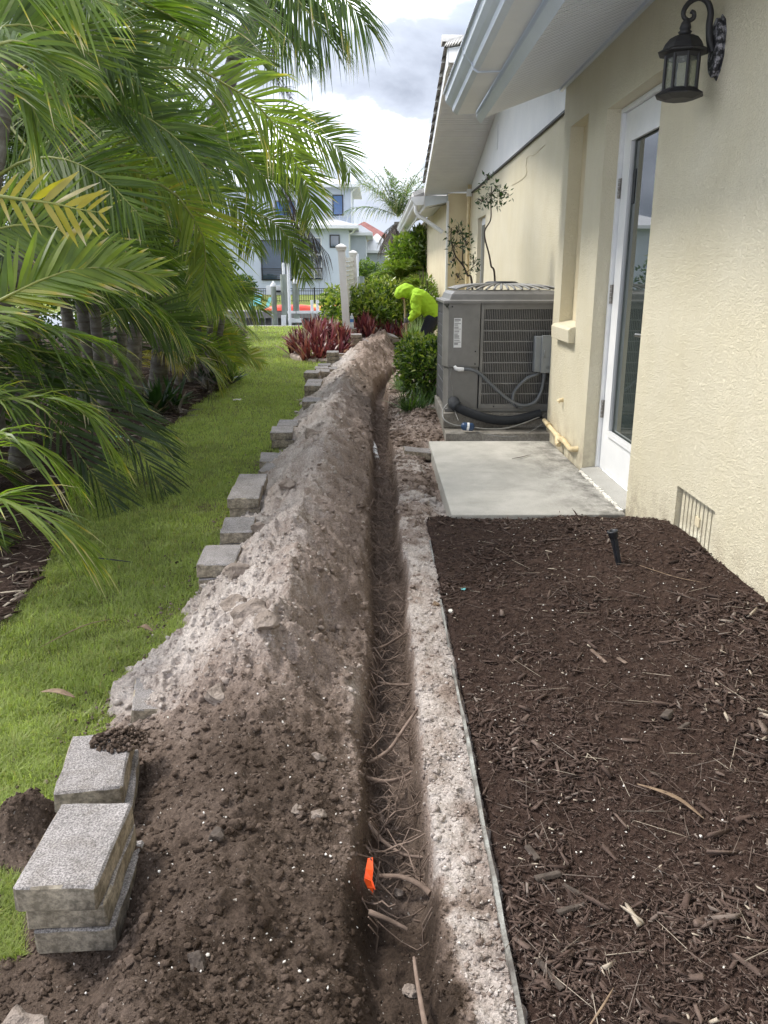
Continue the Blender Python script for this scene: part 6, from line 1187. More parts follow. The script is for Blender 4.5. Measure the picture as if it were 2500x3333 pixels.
s = thing('shrub', 'clipped glossy green shrub between the trench and air conditioner', 'shrub', (0.52, 8.1, -.05)); twigs(s, (0.50, 8.1, -.08), (0.5, 8.1, .3), (.28, .35, .3), 26, .012)
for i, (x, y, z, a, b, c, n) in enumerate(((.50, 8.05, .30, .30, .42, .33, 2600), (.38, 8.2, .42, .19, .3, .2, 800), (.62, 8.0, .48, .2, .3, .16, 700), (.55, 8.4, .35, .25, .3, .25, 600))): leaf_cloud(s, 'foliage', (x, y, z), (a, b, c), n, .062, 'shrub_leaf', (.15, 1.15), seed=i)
s = thing('shrub', 'big leafy bush behind the white screen and worker', 'shrub', (-0.2, 17.5, -.1)); twigs(s, (-.2, 17.5, -.1), (-.2, 17.5, .4), (.8, .6, .5), 30, .02)
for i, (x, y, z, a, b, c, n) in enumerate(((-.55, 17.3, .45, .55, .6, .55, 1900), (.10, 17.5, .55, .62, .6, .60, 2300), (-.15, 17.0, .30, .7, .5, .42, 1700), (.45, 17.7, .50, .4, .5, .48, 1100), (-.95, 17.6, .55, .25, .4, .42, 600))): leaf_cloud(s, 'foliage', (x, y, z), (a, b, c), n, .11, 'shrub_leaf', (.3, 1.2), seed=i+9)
s = thing('shrub', 'light green upright shrub against the far house wall', 'shrub', (0.95, 15.6, -.1)); twigs(s, (.9, 15.6, -.1), (.9, 15.6, .8), (.3, .4, .7), 20, .015)
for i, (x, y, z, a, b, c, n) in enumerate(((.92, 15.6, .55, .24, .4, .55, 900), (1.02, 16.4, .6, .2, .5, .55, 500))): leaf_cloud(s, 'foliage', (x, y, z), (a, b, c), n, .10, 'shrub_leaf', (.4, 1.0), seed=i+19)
t = thing('tree', 'light green leafy tree showing under the far gutter', 'tree', (1.05, 21, -.1)); MB().tube([(1.05, 21, -.15), (1.0, 21, .8), (.9, 21, 1.6)], [.06, .05, .03], 8).build('trunk', 'bark_dark', t); twigs(t, (1.0, 21, .9), (.85, 21, 1.6), (.6, .6, .7), 30, .02)
for i, (x, y, z, a, b, c, n) in enumerate(((.75, 21, 1.55, .50, .6, .62, 1500), (1.05, 20.6, 1.75, .42, .5, .55, 1100), (.55, 21.2, 1.2, .4, .5, .5, 800), (1.1, 20.8, 1.1, .35, .5, .5, 700))): leaf_cloud(t, 'crown', (x, y, z), (a, b, c), n, .15, 'shrub_leaf', (.45, 1.0), seed=i+29)
for i, (x, y, d) in enumerate(((-5.4, 15.5, 'left of the pale palms'), (-4.6, 19.5, 'near the canal edge behind the palms'), (-6.6, 13.0, 'farthest left behind the palms'), (-5.6, 20.5, 'at the far left end of the lawn'))):
    s = thing('shrub', f'dark green background shrub {d}', 'shrub', (x, y, -.1)); twigs(s, (x, y, -.1), (x, y, .6), (.8, .7, .7), 22, .02)
    for j in range(3): leaf_cloud(s, 'foliage', (x+random.uniform(-.5, .5), y+random.uniform(-.3, .3), .5+.25*j), (.85, .7, .6), 1100, .12, 'shrub_leaf', (.1, .6), seed=210+i*3+j)
def leggy(name, label, stems, tufts, base, leaf=.055, n=150):
    o = thing(name, label, 'plant', base)
    for p, r in stems: q = cat(p); MB().tube(q, [.75*r*(1-.6*i/len(q)) for i in range(len(q))], 6).build('stem', 'bark_dark', o, fix=False)
    for i, (c, rad, k) in enumerate(tufts):
        m = MB()
        for _ in range(12):
            e = np.asarray(c)+unit(rng.normal(size=3))*np.asarray(rad)*.85; m.tube([c, tuple((np.asarray(c)+e)/2+np.array([0, 0, .03])), tuple(e)], [.003, .002, .0012], 4)
        m.build("twigs", "bark_dark", o, fix=False); leaf_cloud(o, "leaves", c, rad, int(k*.55), leaf*.9, 'shrub_leaf', (.05, .45), asp=.36, core=.15, lump=.3, seed=i+int(base[0]*100))
leggy('leggy_shrub', 'tall bare stemmed plant with a tuft of dark leaves against the wall', [([(1.09, 7.62, .2), (1.07, 7.6, 1.13), (1.03, 7.6, 1.28), (1.01, 7.6, 1.37), (.96, 7.6, 1.56), (1.01, 7.6, 1.67), (1.01, 7.6, 1.80), (1.01, 7.6, 1.95)], .014)], [((1.01, 7.6, 1.88), (.15, .15, .13), 130), ((1.09, 7.6, 1.86), (.11, .12, .09), 70), ((.93, 7.6, 1.82), (.08, .1, .06), 34), ((.98, 7.6, 2.0), (.06, .06, .07), 26)], (1.09, 7.62, 0))
leggy('leggy_shrub', 'dark forked plant with sparse leaves just behind the air conditioner', [([(.95, 7.9, .2), (.90, 7.9, 1.09), (.85, 7.9, 1.2), (.81, 7.9, 1.28), (.73, 7.9, 1.38), (.69, 7.9, 1.51), (.69, 7.9, 1.62)], .016), ([(.81, 7.9, 1.28), (.80, 7.9, 1.36), (.80, 7.9, 1.45), (.79, 7.9, 1.6)], .010), ([(.84, 7.9, 1.22), (.90, 7.9, 1.27), (.96, 7.9, 1.3)], .006)], [((.75, 7.9, 1.58), (.12, .14, .10), 130), ((.71, 7.9, 1.45), (.06, .1, .08), 50), ((.83, 7.9, 1.48), (.07, .1, .12), 80), ((.91, 7.9, 1.30), (.09, .1, .10), 90), ((.76, 7.9, 1.17), (.06, .08, .05), 20), ((.72, 7.9, 1.32), (.05, .06, .06), 24)], (.95, 7.9, 0))
# pygmy date palms and the windblown palm
p = thing('date_palm', 'bushy dwarf date palm behind the worker', 'palm tree', (0.62, 20, -.1)); MB().tube([(.62, 20, -.15), (.60, 20, .5), (.58, 20, 1.05)], [.12, .11, .13], 10).build('trunk', 'brown_fibre', p)
for q in range(46): rand_frond(p, (.58, 20, 1.08), q*2.4, random.choice((-.1, .3, .6, .9, 1.2)), random.uniform(.85, 1.1), .24, .44+random.uniform(-.1, .1), w=.008, pairs=40, g=.5, dry=.1, start=.05, a0=60, free=True)
p = thing('date_palm', 'second dwarf date palm closer to the house wall', 'palm tree', (1.0, 18.6, -.1)); MB().tube([(1.0, 18.6, -.15), (.98, 18.6, .4), (.97, 18.6, .75)], [.10, .09, .11], 10).build('trunk', 'brown_fibre', p)
for q in range(30): rand_frond(p, (.97, 18.6, .78), q*2.4, random.choice((.0, .4, .7, 1.0, 1.2)), random.uniform(.7, .95), .22, .48+random.uniform(-.1, .1), w=.008, pairs=36, g=.5, dry=.1, start=.05, a0=60, free=True)
p = thing('coconut_palm', 'windblown palm with hanging dead brown fronds beyond the house', 'palm tree', (0.75, 26, -.3)); trunk(p, [(.75, 26, -.4), (.72, 26, .8), (.66, 26, 1.9), (.64, 26, 2.75)], .15, .12)
for az, el, L in ((3.1, 1.15, 1.5), (2.6, .9, 1.6), (3.6, .8, 1.5), (0, 1.2, 1.5), (.4, .9, 1.6), (-.3, .8, 1.5), (1.6, 1.3, 1.4), (-1.6, 1.2, 1.4), (.1, .5, 1.5), (3.0, .45, 1.3), (-1.0, .9, 1.5), (.9, 1.1, 1.5), (3.2, 1.35, 1.5), (-.2, 1.4, 1.6), (2.8, 1.25, 1.3), (.3, 1.25, 1.3), (3.4, 1.0, 1.7), (.1, 1.0, 1.8)): rand_frond(p, (.64, 26, 2.9), az, el, L*1.55, .6, .30+random.uniform(-.06, .06), w=.012, pairs=44, g=.34, droop=.8, dry=.8, start=.05, free=True)
for q in range(16): rand_frond(p, (.64, 26, 2.75), q*2.4, random.uniform(-1.1, -.3), random.uniform(.7, 1.0), .3, .45, w=.014, pairs=22, g=.3, droop=1.2, mat='dead_leaf', stem='bark_dark', start=.1, free=True)
# ================================================================= CANAL AND FAR BANK
MB().box(-60, 60, 22.45, 22.75, -1.6, -0.14).build('seawall', 'seawall_cap')
tag(bpy.data.objects['seawall'], 'pale concrete seawall cap at the end of the lawn', 'seawall')
struct(MB().box(-80, 80, 22.7, 34.6, -1.4, -0.95).build('canal_water', 'canal_water'))
struct(grid_obj('far_bank', np.linspace(-60, 60, 60), np.linspace(34.4, 48.6, 30), lambda x, y: -0.30+0.42*sstep(36, 47, y)+0*x, 'lawn_turf'))
fs = thing('far_seawall', 'grey timber seawall with plank deck across the canal', 'seawall', (-4, 34.3, -.9))
proto = MB().box(-.125, .125, -.03, .03, -1.35, -.34).build('plank', 'wood_grey', fs); proto.location = Vector((-9.5+.0, 34.3, 0))-fs.location
for q in range(1, 60):
    o = proto.copy(); COL.objects.link(o); o.location = Vector((-9.5+q*.262, 34.3+random.uniform(-.01, .01), 0))-fs.location
MB().box(-10, 6.5, 33.7, 35.2, -.34, -.22).build('deck', 'wood_grey', fs); MB().box(-10, 6.5, 33.62, 33.695, -.48, -.23).build('deck_edge', 'wood_grey', fs)
def piling(x, y, top, r, label, cap=True, lean=0.0):
    o = thing('piling', label, 'piling', (x, y, -1), 'mooring pilings in the canal'); MB().tube([(x+lean, y, -1.3), (x+lean*.3, y, 0), (x, y, top)], [r*1.08, r*1.03, r], 12).build('pole', 'piling_wood', o)
    if cap: MB().lathe([(r*1.15, top-.02), (r*1.2, top+.02), (.01, top+.16)], (x, y, 0), 12).build('cap', 'plastic_white', o)
piling(-3.35, 27, .86, .085, 'wooden piling with white cap left of the others', True, .02); piling(-3.0, 27, 1.22, .12, 'tallest thick wooden piling in the canal', False, .05); piling(-2.64, 27, .95, .10, 'wooden piling with white cap right of the tallest one', True, .03); piling(-.56, 29, 1.15, .12, 'wooden piling behind the privacy screen by the hedge', False)
def guide(x, y, z0, z1, label): tag(MB().tube([(x, y, z0), (x, y, z1)], .05, 10).build('guide_pole', 'plastic_white'), label, 'pole', 'white boat lift guide poles')
guide(-3.05, 27.4, -1.2, 1.58, 'white guide pole rising behind the tallest piling'); guide(-2.82, 26.7, -1.2, 1.55, 'white guide pole right of the tallest piling'); guide(-2.12, 27, -1.2, .42, 'short white pole in front of the kayaks'); guide(-1.94, 27, -1.2, .42, 'second short white pole in front of the kayaks'); guide(-.68, 29, -1, 1.9, 'white pole showing right of the privacy screen')
lift = thing('boat_lift', 'white boat lift beam and motor boxes between the pilings', 'boat lift', (-2.5, 27, -.2)); MB().box(-2.95, -.6, 26.9, 27.05, 0.0, .08).build('beam', 'plastic_white', lift); MB().box(-2.9, -2.45, 26.8, 27.1, -.28, -.16).build('cradle', 'plastic_white', lift); MB().box(-3.1, -2.95, 26.7, 26.86, -.36, -.05).build('bracket', 'plastic_white', lift)
MB().box(-3.62, -3.05, 27.25, 27.6, .58, .86).build('motor_box', 'plastic_white', lift); MB().box(-3.3, -3.08, 27.1, 27.24, .66, .72).build('motor_rail', 'black_metal', lift)
def kayak(x, y, z, L, mat, label, rot=0):
    o = thing('kayak', label, 'kayak', (x, y, z), 'kayaks upside down on the far deck'); V = []; n = 17; m = MB()
    for i in range(n):
        t = i/(n-1)*2-1; w = .34*(1-abs(t)**2.4)**.8+.004; h = .25*(1-.5*abs(t)**3)+.0; 
        for k in range(9):
            a = math.pi*k/8; V.append((x+t*L/2, y-w*math.cos(a), z+h*math.sin(a)**.8*(1-abs(t)**5*.7)+.02*abs(t)))
    m.add(V, [(9*i+k, 9*i+k+1, 9*i+10+k, 9*i+9+k) for i in range(n-1) for k in range(8)], True); m.build('hull', mat, o)
    MB().tube([(x+t*L/2, y-(.34*(1-abs(t)**2.4)**.8+.012), z+.03) for t in np.linspace(-.97, .97, 15)], .022, 6).build('gunwale', mat, o)
kayak(-3.5, 34.0, -.215, 2.3, 'kayak_red', 'red and orange kayak upside down at the left on the deck'); kayak(-2.1, 34.25, -.215, 2.2, 'kayak_orange', 'orange red kayak upside down at the right on the deck')
ch = thing('deck_chair', 'teal adirondack chair on the far deck behind the palms', 'chair', (-4.9, 34.6, -.2))
for q in range(5): MB().add([(-5.4+q*.1+a, 34.5+b, -.22+c) for a, b, c in ((0, 0, .3), (.085, 0, .3), (.285, .35, 1.0), (.2, .35, 1.0), (0, .02, .3), (.085, .02, .3), (.285, .37, 1.0), (.2, .37, 1.0))], [(0, 1, 2, 3), (4, 7, 6, 5), (0, 4, 5, 1), (1, 5, 6, 2), (2, 6, 7, 3), (3, 7, 4, 0)]).build('back_slat', 'teal_plastic', ch)
MB().box(-5.45, -4.85, 33.95, 34.5, .08, .12).build('seat', 'teal_plastic', ch)
for x in (-5.5, -4.82): MB().box(x, x+.08, 33.95, 34.55, .30, .34).build('armrest', 'teal_plastic', ch); MB().box(x, x+.07, 33.98, 34.05, -.215, .30).build('leg', 'teal_plastic', ch); MB().box(x, x+.07, 34.45, 34.52, -.215, .30).build('leg', 'teal_plastic', ch)
c2 = thing('deck_chair', 'second teal chair leaning back beside the kayak', 'chair', (-4.45, 34.4, -.2))
for q in range(4): MB().add([(-4.75+q*.06+a, 34.2+b, -.22+c) for a, b, c in ((0, 0, .2), (.05, 0, .2), (.33, .2, .85), (.28, .2, .85), (0, .02, .2), (.05, .02, .2), (.33, .22, .85), (.28, .22, .85))], [(0, 1, 2, 3), (4, 7, 6, 5), (0, 4, 5, 1), (1, 5, 6, 2), (2, 6, 7, 3), (3, 7, 4, 0)]).build('back_slat', 'teal_plastic', c2)
MB().box(-4.8, -4.4, 33.9, 34.3, -.02, .03).build('seat', 'teal_plastic', c2)
for x in (-4.8, -4.45): MB().box(x, x+.06, 33.92, 33.98, -.215, -.02).build('leg', 'teal_plastic', c2); MB().box(x, x+.06, 34.2, 34.26, -.215, -.02).build('leg', 'teal_plastic', c2)
for cc in (ch, c2): cc.scale = (.62, .62, .62)
ff = thing('metal_fence', 'black metal picket fence on the far lawn', 'fence', (-3, 41, -.1)); FZ = -.10
for x in (-6.5, -3.93, -3.08, -.3): MB().box(x-.035, x+.035, 40.96, 41.04, FZ-.1, FZ+.72).build('post', 'black_metal', ff)
for z in (.08, .55, .66): MB().box(-9, 2, 40.985, 41.015, FZ+z-.014, FZ+z+.014).build('rail', 'black_metal', ff)
proto = MB().box(-.011, .011, -.009, .009, FZ+.02, FZ+.66).build('picket', 'black_metal', ff)
for q in range(70):
    o = proto if q == 0 else proto.copy()
    if q: COL.objects.link(o)
    o.location = Vector((-7.9+q*.11, 41, 0))-ff.location
# neighbour house
nh = thing('white_house', 'white two storey waterfront house with metal roof across the canal', 'house', (-5, 50, 0)); Y = 48.0
MB().box(-14, -1.62, Y, Y+8, -.2, 3.75).build('wall', 'house_white', nh); MB().box(-9, -1.52, Y+1.5, Y+8, 3.75, 6.05).build('wall', 'house_white', nh)
def hip(x0, x1, y0, y1, z, h, inset, name='roof', mat='metal_roof', par=nh):
    m = MB(); a = [(x0, y0, z), (x1, y0, z), (x1, y1, z), (x0, y1, z)]; b = [(x0+inset, y0+inset, z+h), (x1-inset, y0+inset, z+h), (x1-inset, y1-inset, z+h), (x0+inset, y1-inset, z+h)]; c = [(p[0], p[1], z-.16) for p in a]
    m.add(c+a+b, [(0, 1, 2, 3)]+[(i, (i+1) % 4, 4+(i+1) % 4, 4+i) for i in range(4)]+[(4+i, 4+(i+1) % 4, 8+(i+1) % 4, 8+i) for i in range(4)]+[(8, 9, 10, 11)]); return m.build(name, mat, par)
hip(-14.5, -1.05, Y-.6, Y+8.5, 3.84, .85, 2.6); hip(-9.5, -.98, Y+.95, Y+8.5, 6.12, .9, 2.8)
q = 0
for x in np.arange(-6.2, -1.4, .45): MB().add([(x-.012, Y-.58, 3.85), (x+.012, Y-.58, 3.85), (x+.012, Y+1.4, 4.49), (x-.012, Y+1.4, 4.49), (x-.012, Y-.58, 3.89), (x+.012, Y-.58, 3.89), (x+.012, Y+1.4, 4.53), (x-.012, Y+1.4, 4.53)], [(0, 1, 2, 3), (4, 7, 6, 5), (0, 4, 5, 1), (1, 5, 6, 2), (2, 6, 7, 3), (3, 7, 4, 0)]).build('roof_seam', 'metal_roof', nh)
MB().box(-14.6, -1.0, Y-.72, Y-.61, 3.68, 3.85).build('gutter', 'siding_white', nh); MB().box(-9.6, -.92, Y+.83, Y+.94, 5.97, 6.13).build('gutter', 'siding_white', nh)
MB().tube([(-1.2, Y-.6, 3.7), (-1.35, Y-.3, 3.5), (-1.56, Y-.05, 3.4), (-1.56, Y-.05, .1)], .05, 8).build('downspout', 'siding_white', nh); MB().tube([(-1.1, Y+1, 6.0), (-1.45, Y+1.3, 5.75), (-1.47, Y+1.4, 4.1)], .05, 8).build('downspout', 'siding_white', nh)
def win(x0, x1, z0, z1, y, fm='black_metal', gm='window_glass', par=nh, bars=(), t=.06, name='window'):
    f = MB(); f.box(x0, x0+t, y-.05, y+.02, z0, z1); f.box(x1-t, x1, y-.05, y+.02, z0, z1); f.box(x0+t, x1-t, y-.05, y+.02, z0, z0+t); f.box(x0+t, x1-t, y-.05, y+.02, z1-t, z1); f = f.build(name, fm, par)
    MB().box(x0+t, x1-t, y-.02, y-.01, z0+t, z1-t).build('pane', gm, f)
    for a, b, c, d in bars: MB().box(a, b, y-.045, y-.021, c, d).build('glazing_bar', fm, f)
    return f
win(-2.56, -1.94, 4.50, 5.62, Y+1.49, gm='blue_glass'); win(-2.68, -2.11, 2.68, 3.38, Y-.01); 
MB().box(-2.80, -1.99, Y-.012, Y-.002, 2.58, 2.645).build('window_sill', 'house_white', nh); MB().box(-2.7, -1.8, Y+1.475, Y+1.499, 4.40, 4.47).build('window_sill', 'house_white', nh)
win(-4.48, -3.14, .92, 3.24, Y-.01, 'siding_white', 'window_glass', bars=((-3.62, -3.56, .98, 3.18), (-4.42, -3.2, 2.26, 2.36)), t=.05)
rl = MB(); 
for z in (.95, 1.55): rl.box(-4.5, -3.1, Y-.16, Y-.12, z, z+.04)
rl.build('balcony_rail', 'black_metal', nh)
for x in (-4.48, -3.14): MB().box(x-.02, x+.02, Y-.16, Y-.12, .95, 1.58).build('rail_post', 'black_metal', nh)
for z in np.arange(1.05, 1.52, .07): MB().box(-4.46, -3.16, Y-.145, Y-.135, z, z+.02).build('rail_cable', 'plastic_white', nh)
win(-6.6, -4.82, .90, 3.1, Y-.01, 'black_metal', 'window_glass', bars=((-5.45, -5.36, .96, 3.04),), t=.07, name='sliding_door')
for z in (.95, 1.52): MB().box(-6.6, -4.8, Y-.16, Y-.12, z, z+.04).build('balcony_rail', 'black_metal', nh)
for z in np.arange(1.05, 1.5, .1): MB().box(-6.6, -4.82, Y-.145, Y-.135, z, z+.02).build('rail_cable', 'black_metal', nh)
win(-5.9, -4.7, 4.3, 5.3, Y+1.49, 'wood_grey', 'blue_glass')
wg = MB().box(-1.61, -.66, Y+2.0, Y+8, -.2, 3.45).build('side_wing', 'house_grey', nh); hip(-1.7, -.26, Y+1.6, Y+8.4, 3.58, .45, .7)
# houses behind
h2 = thing('grey_house', 'low pale house with light metal roof right of the white house', 'house', (0, 56, 0)); MB().box(-.75, 1.0, 56, 62, -.2, 2.55).build('wall', 'house_grey', h2); hip(-1.2, 1.2, 55.5, 62.5, 2.74, 1.1, 1.15, par=h2)
MB().box(-.05, .22, 55.92, 56.0, 3.05, 3.25).build('roof_vent', 'metal_roof', h2)
h3 = thing('red_roofed_house', 'tan house with red tile roof far behind', 'house', (0, 70, 0)); MB().box(-2.5, .75, 70, 78, -.2, 4.1).build('wall', 'house_tan', h3); hip(-3.2, 1.05, 69.4, 78, 4.22, 1.25, 2.05, par=h3, mat='red_tile')
win(-.55, .15, 3.2, 3.9, 69.99, 'siding_white', 'window_glass', h3)
hd = thing('hedge', 'dense rounded green hedge across the canal by the house', 'hedge', (-.3, 38, -.2)); twigs(hd, (-.3, 38, -.3), (-.3, 38, .9), (.7, .6, .7), 20, .03)
for i, (x, z, a, c, n) in enumerate(((-.75, .8, .55, 1.0, 1500), (-.1, .75, .6, .95, 1500), (-.45, 1.1, .5, .75, 900))): leaf_cloud(hd, 'foliage', (x, 38, z), (a, .7, c), n, .16, 'shrub_leaf', (.35, .9), seed=i+40)
cy = thing('cypress', 'dark narrow evergreen beside the hedge', 'tree', (-.02, 36.5, -.2)); MB().tube([(-.02, 36.5, -.3), (-.02, 36.5, 1.2)], [.05, .02], 6).build('trunk', 'bark_dark', cy); leaf_cloud(cy, 'crown', (-.02, 36.5, .8), (.20, .2, .85), 900, .10, 'shrub_leaf', (.0, .25), seed=50, core=.2)
for i, (x, y, z, a, c, d) in enumerate(((-9.5, 44, 1.0, 1.6, 1.3, 'dark garden tree behind the palms across the canal'), (-7.4, 43, .5, 1.2, .8, 'low dark shrubbery left of the far fence'), (2.2, 40, 1.3, 1.5, 1.6, 'garden tree across the canal behind the far eave'), (5.2, 46, 2.2, 2.3, 2.5, 'large tree across the canal behind the house'), (1.6, 85, 3.6, 1.6, 1.4, 'distant tree above the red roof'), (3.2, 80, 3.6, 1.8, 1.8, 'distant tree right of the red roof'))):
    t = thing('tree', d, 'tree', (x, y, 0)); MB().tube([(x, y, -.3), (x, y, z*.6), (x, y, z)], [.15, .12, .05], 8).build('trunk', 'bark_dark', t); twigs(t, (x, y, z*.3), (x, y, z), (a*.9, a*.9, c*.9), 24, .04)
    for j in range(4): leaf_cloud(t, 'crown', (x+random.uniform(-.5, .5)*a, y+random.uniform(-.4, .4), z+random.uniform(-.35, .35)*c), (a*.7, a*.7, c*.65), 800, .22, 'shrub_leaf', (.1, .7), seed=60+i*4+j)
for k in range(11):                                    # distant tree belt closing the horizon
    x = -62+k*13+random.uniform(-3, 3); y = 105+random.uniform(-8, 8); t = thing('tree', f'distant tree of the belt on the horizon, number {["one", "two", "three", "four", "five", "six", "seven", "eight", "nine", "ten", "eleven"][k]} from the left', 'tree', (x, y, 0), 'distant trees on the horizon'); MB().tube([(x, y, -.3), (x, y, 2.5)], [.3, .15], 8).build('trunk', 'bark_dark', t); leaf_cloud(t, 'crown', (x, y, 2.4), (7.5, 4, 2.6), 1500, .8, 'shrub_leaf', (.1, .5), seed=120+k)
# ================================================================= WORKER
PY, PS = 13.8, 1.104
def W(x, z, dy=0.0): return Vector((x*PS, PY+dy, 1.2+(z-1.2)*PS))
def loft(mb, secs, n=16):
    """secs: (centre, half thickness in the picture plane, half width across)"""
    vs = []; m = len(secs)
    for i, (c, a, b) in enumerate(secs):
        t = (secs[min(i+1, m-1)][0]-secs[max(i-1, 0)][0]); t.y *= .3; t = t.normalized(); u = Vector((-t.z, 0, t.x)).normalized() if abs(t.x)+abs(t.z) > 1e-6 else Vector((1, 0, 0)); w = t.cross(u).normalized()
        for k in range(n): an = 2*math.pi*k/n; vs.append(c+u*(a*math.cos(an))+w*(b*math.sin(an)))
    mb.add(vs, [(i*n+k, i*n+(k+1) % n, (i+1)*n+(k+1) % n, (i+1)*n+k) for i in range(m-1) for k in range(n)], True); mb.add(vs[:n], [tuple(range(n))[::-1]]); mb.add(vs[-n:], [tuple(range(n))])
def fuse(mb, name, mat, parent, vox=.014, smooth=6):
    o = mb.build(name+'_tmp', mat); md = o.modifiers.new('r', 'REMESH'); md.mode = 'VOXEL'; md.voxel_size = vox; ms = o.modifiers.new('s', 'SMOOTH'); ms.iterations = smooth; ms.factor = .5
    dg = bpy.context.evaluated_depsgraph_get(); me = bpy.data.meshes.new_from_object(o.evaluated_get(dg)); me.name = name; bpy.data.objects.remove(o)
    for p in me.polygons: p.use_smooth = True
    me.materials.clear(); me.materials.append(MATS[mat]); r = bpy.data.objects.new(name, me); COL.objects.link(r)
    if parent is not None: r.parent = parent
    return r
GR = -0.06
def leg(mb, hip, knee, ankle, r, toe=None):
    loft(mb, [(hip, r*1.25, r*1.25), (hip.lerp(knee, .5), r*1.1, r*1.1), (knee, r*.85, r*.85), (knee.lerp(ankle, .35), r*.82, r*.82), (ankle, r*.55, r*.55)])
hipL, hipR = W(.835, .60, -.10), W(.845, .60, .10)
knL, knR = Vector((.79, PY-.12, .27)), Vector((.84, PY+.12, .27)); anL, anR = Vector((.90, PY-.13, GR+.09)), Vector((.97, PY+.13, GR+.09))
b = MB()
loft(b, [(W(.86, .60), .09, .14), (W(.80, .68), .10, .14), (W(.70, .80), .105, .16), (W(.60, .89), .10, .17), (W(.53, .92), .06, .10), (W(.48, .93), .05, .055), (W(.44, .935), .06, .06)])
loft(b, [(W(.47, 1.02), .03, .03), (W(.45, 1.0), .075, .065), (W(.41, .965), .10, .078), (W(.37, .92), .10, .076), (W(.345, .885), .07, .06), (W(.335, .865), .03, .035)])
loft(b, [(W(.325, .945), .02, .02), (W(.302, .93), .016, .016), (W(.305, .92), .006, .008)])                       # nose
for s in (-1, 1):
    loft(b, [(W(.425, .945, s*.075), .012, .006), (W(.415, .955, s*.088), .03, .010), (W(.41, .965, s*.09), .02, .006)])    # ears
    sh, el, wr = W(.565, .90, s*.17), W(.575, .67, s*.19), W(.475, .555, s*.05 if s > 0 else -.07)
    loft(b, [(sh, .06, .06), (sh.lerp(el, .5), .05, .05), (el, .042, .042), (el.lerp(wr, .5), .038, .038), (wr, .026, .026)])
    leg(b, hipL if s < 0 else hipR, knL if s < 0 else knR, anL if s < 0 else anR, .072)
body = fuse(b, 'person', 'skin', None, .012, 3); tag(body, 'worker in a hooded lime green shirt and black trousers bending over a shovel', 'person')
m = MB()
loft(m, [(W(.862, .60), .12, .175), (W(.845, .635), .145, .185), (W(.80, .70), .15, .19), (W(.72, .79), .155, .20), (W(.645, .87), .14, .205), (W(.58, .915), .12, .19), (W(.53, .93), .10, .14), (W(.49, .94), .09, .10)])
loft(m, [(W(.52, .945), .085, .10), (W(.485, .98), .10, .105), (W(.44, .985), .115, .108), (W(.395, .965), .12, .106), (W(.355, .93), .105, .100), (W(.335, .90), .085, .088), (W(.345, .875), .06, .07)])
for s in (-1, 1):
    sh, el, wr = W(.575, .90, s*.165), W(.585, .665, s*.20), W(.488, .553, s*.05 if s > 0 else -.07)
    loft(m, [(sh+Vector((.03, 0, .02)), .09, .08), (sh.lerp(el, .3), .085, .075), (sh.lerp(el, .7), .075, .068), (el+Vector((.01, 0, 0)), .066, .062), (el.lerp(wr, .45), .060, .056), (wr, .046, .044)])
shirt = fuse(m, 'hooded_shirt', 'shirt_lime', body, .011, 4)
for v in shirt.data.vertices:                            # cloth folds
    c = v.co; f = 1-2*abs(float(fbm(c.x*7+c.z*5, c.z*11-c.x*6+c.y*2, 2, 301))); v.co = c+v.normal*(.014*f)
m = MB(); loft(m, [(W(.872, .62), .11, .16), (W(.845, .575), .125, .17), (W(.83, .53), .12, .165), (W(.825, .48), .09, .14)])
for h_, k_, a_ in ((hipL, knL, anL), (hipR, knR, anR)): loft(m, [(h_, .115, .11), (h_.lerp(k_, .5), .105, .10), (k_, .088, .085), (k_.lerp(a_, .5), .082, .08), (a_, .07, .07)])
fuse(m, 'trousers', 'trouser_black', body, .014, 4)
m = MB(); loft(m, [(W(.335, .905), .055, .07), (W(.315, .89), .05, .066), (W(.30, .868), .012, .05)]); fuse(m, 'cap_brim', 'trouser_black', body, .01, 2)
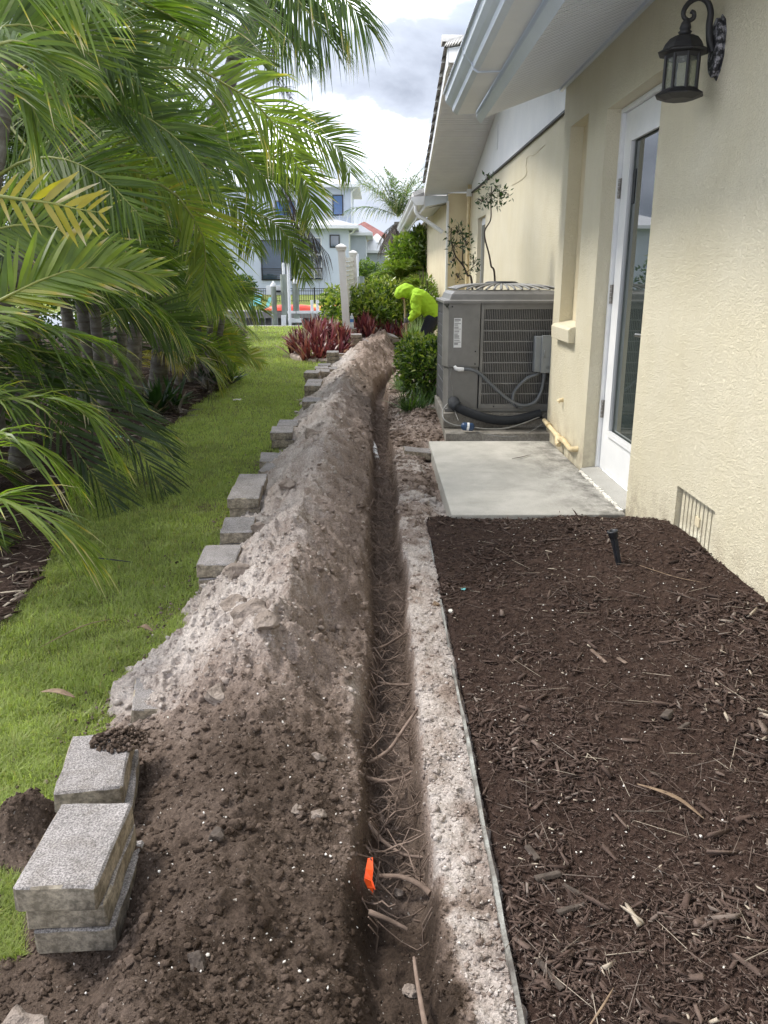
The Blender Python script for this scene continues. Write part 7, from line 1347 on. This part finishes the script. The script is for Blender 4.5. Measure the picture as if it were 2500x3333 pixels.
for s, hz in ((-1, .545), (1, .60)):                      # gloves with fingers closed round the handle
    c = W(.437, hz, -.035 if s < 0 else .03); m = MB(); loft(m, [(c+Vector((.075, s*.02, .02)), .032, .03), (c+Vector((.045, s*.012, .005)), .036, .034), (c+Vector((.02, s*.03, 0)), .036, .026)])
    for f in range(4):
        z = c.z+.032-.021*f; rr = (.0105, .0115, .011, .0095)[f]; sp_ = [(c.x+.022, c.y+s*.035, z), (c.x-.012, c.y+s*.042, z-.002), (c.x-.034, c.y+s*.018, z-.004), (c.x-.030, c.y-s*.010, z-.006), (c.x-.012, c.y-s*.022, z-.006)]
        m.tube(sp_, [rr, rr, rr, rr*.95, rr*.75], 8)
    m.tube([(c.x+.04, c.y-s*.005, c.z+.03), (c.x+.02, c.y-s*.028, c.z+.035), (c.x-.01, c.y-s*.034, c.z+.03)], [.014, .012, .009], 8); fuse(m, 'glove', 'glove_grey', body, .006, 2)
for a_, s in ((anL, -1), (anR, 1)):
    m = MB(); loft(m, [(a_+Vector((.05, 0, -.02)), .045, .045), (a_+Vector((.0, 0, -.04)), .05, .048), (a_+Vector((-.10, 0, -.06)), .032, .045), (a_+Vector((-.17, 0, -.065)), .02, .03)]); m.box(a_.x-.18, a_.x+.09, a_.y-.045, a_.y+.045, GR-.01, GR+.02); fuse(m, 'boot', 'black_plastic', body, .01, 3)
sh = thing('shovel', 'long wooden handled shovel held by the bent worker', 'shovel', tuple(W(.447, .1)))
ht, hb = W(.405, .86, -.005), W(.460, .17, -.005); MB().tube([tuple(ht), tuple(ht.lerp(hb, .5)), tuple(hb)], .019, 10).build('handle', 'wood_handle', sh)
m = MB(); d = (hb-ht).normalized(); V = []
for i, (t, w_) in enumerate(((0, .03), (.05, .08), (.15, .10), (.24, .09), (.30, .02))):
    c = hb+d*t; V += [c+Vector((0, -w_, 0))+Vector((.02, 0, 0)), c, c+Vector((0, w_, 0))+Vector((.02, 0, 0))]
m.add(V, [(3*i+k, 3*i+k+1, 3*i+4+k, 3*i+3+k) for i in range(4) for k in range(2)], True); o = m.build('blade', 'steel', sh); md = o.modifiers.new('t', 'SOLIDIFY'); md.thickness = .004
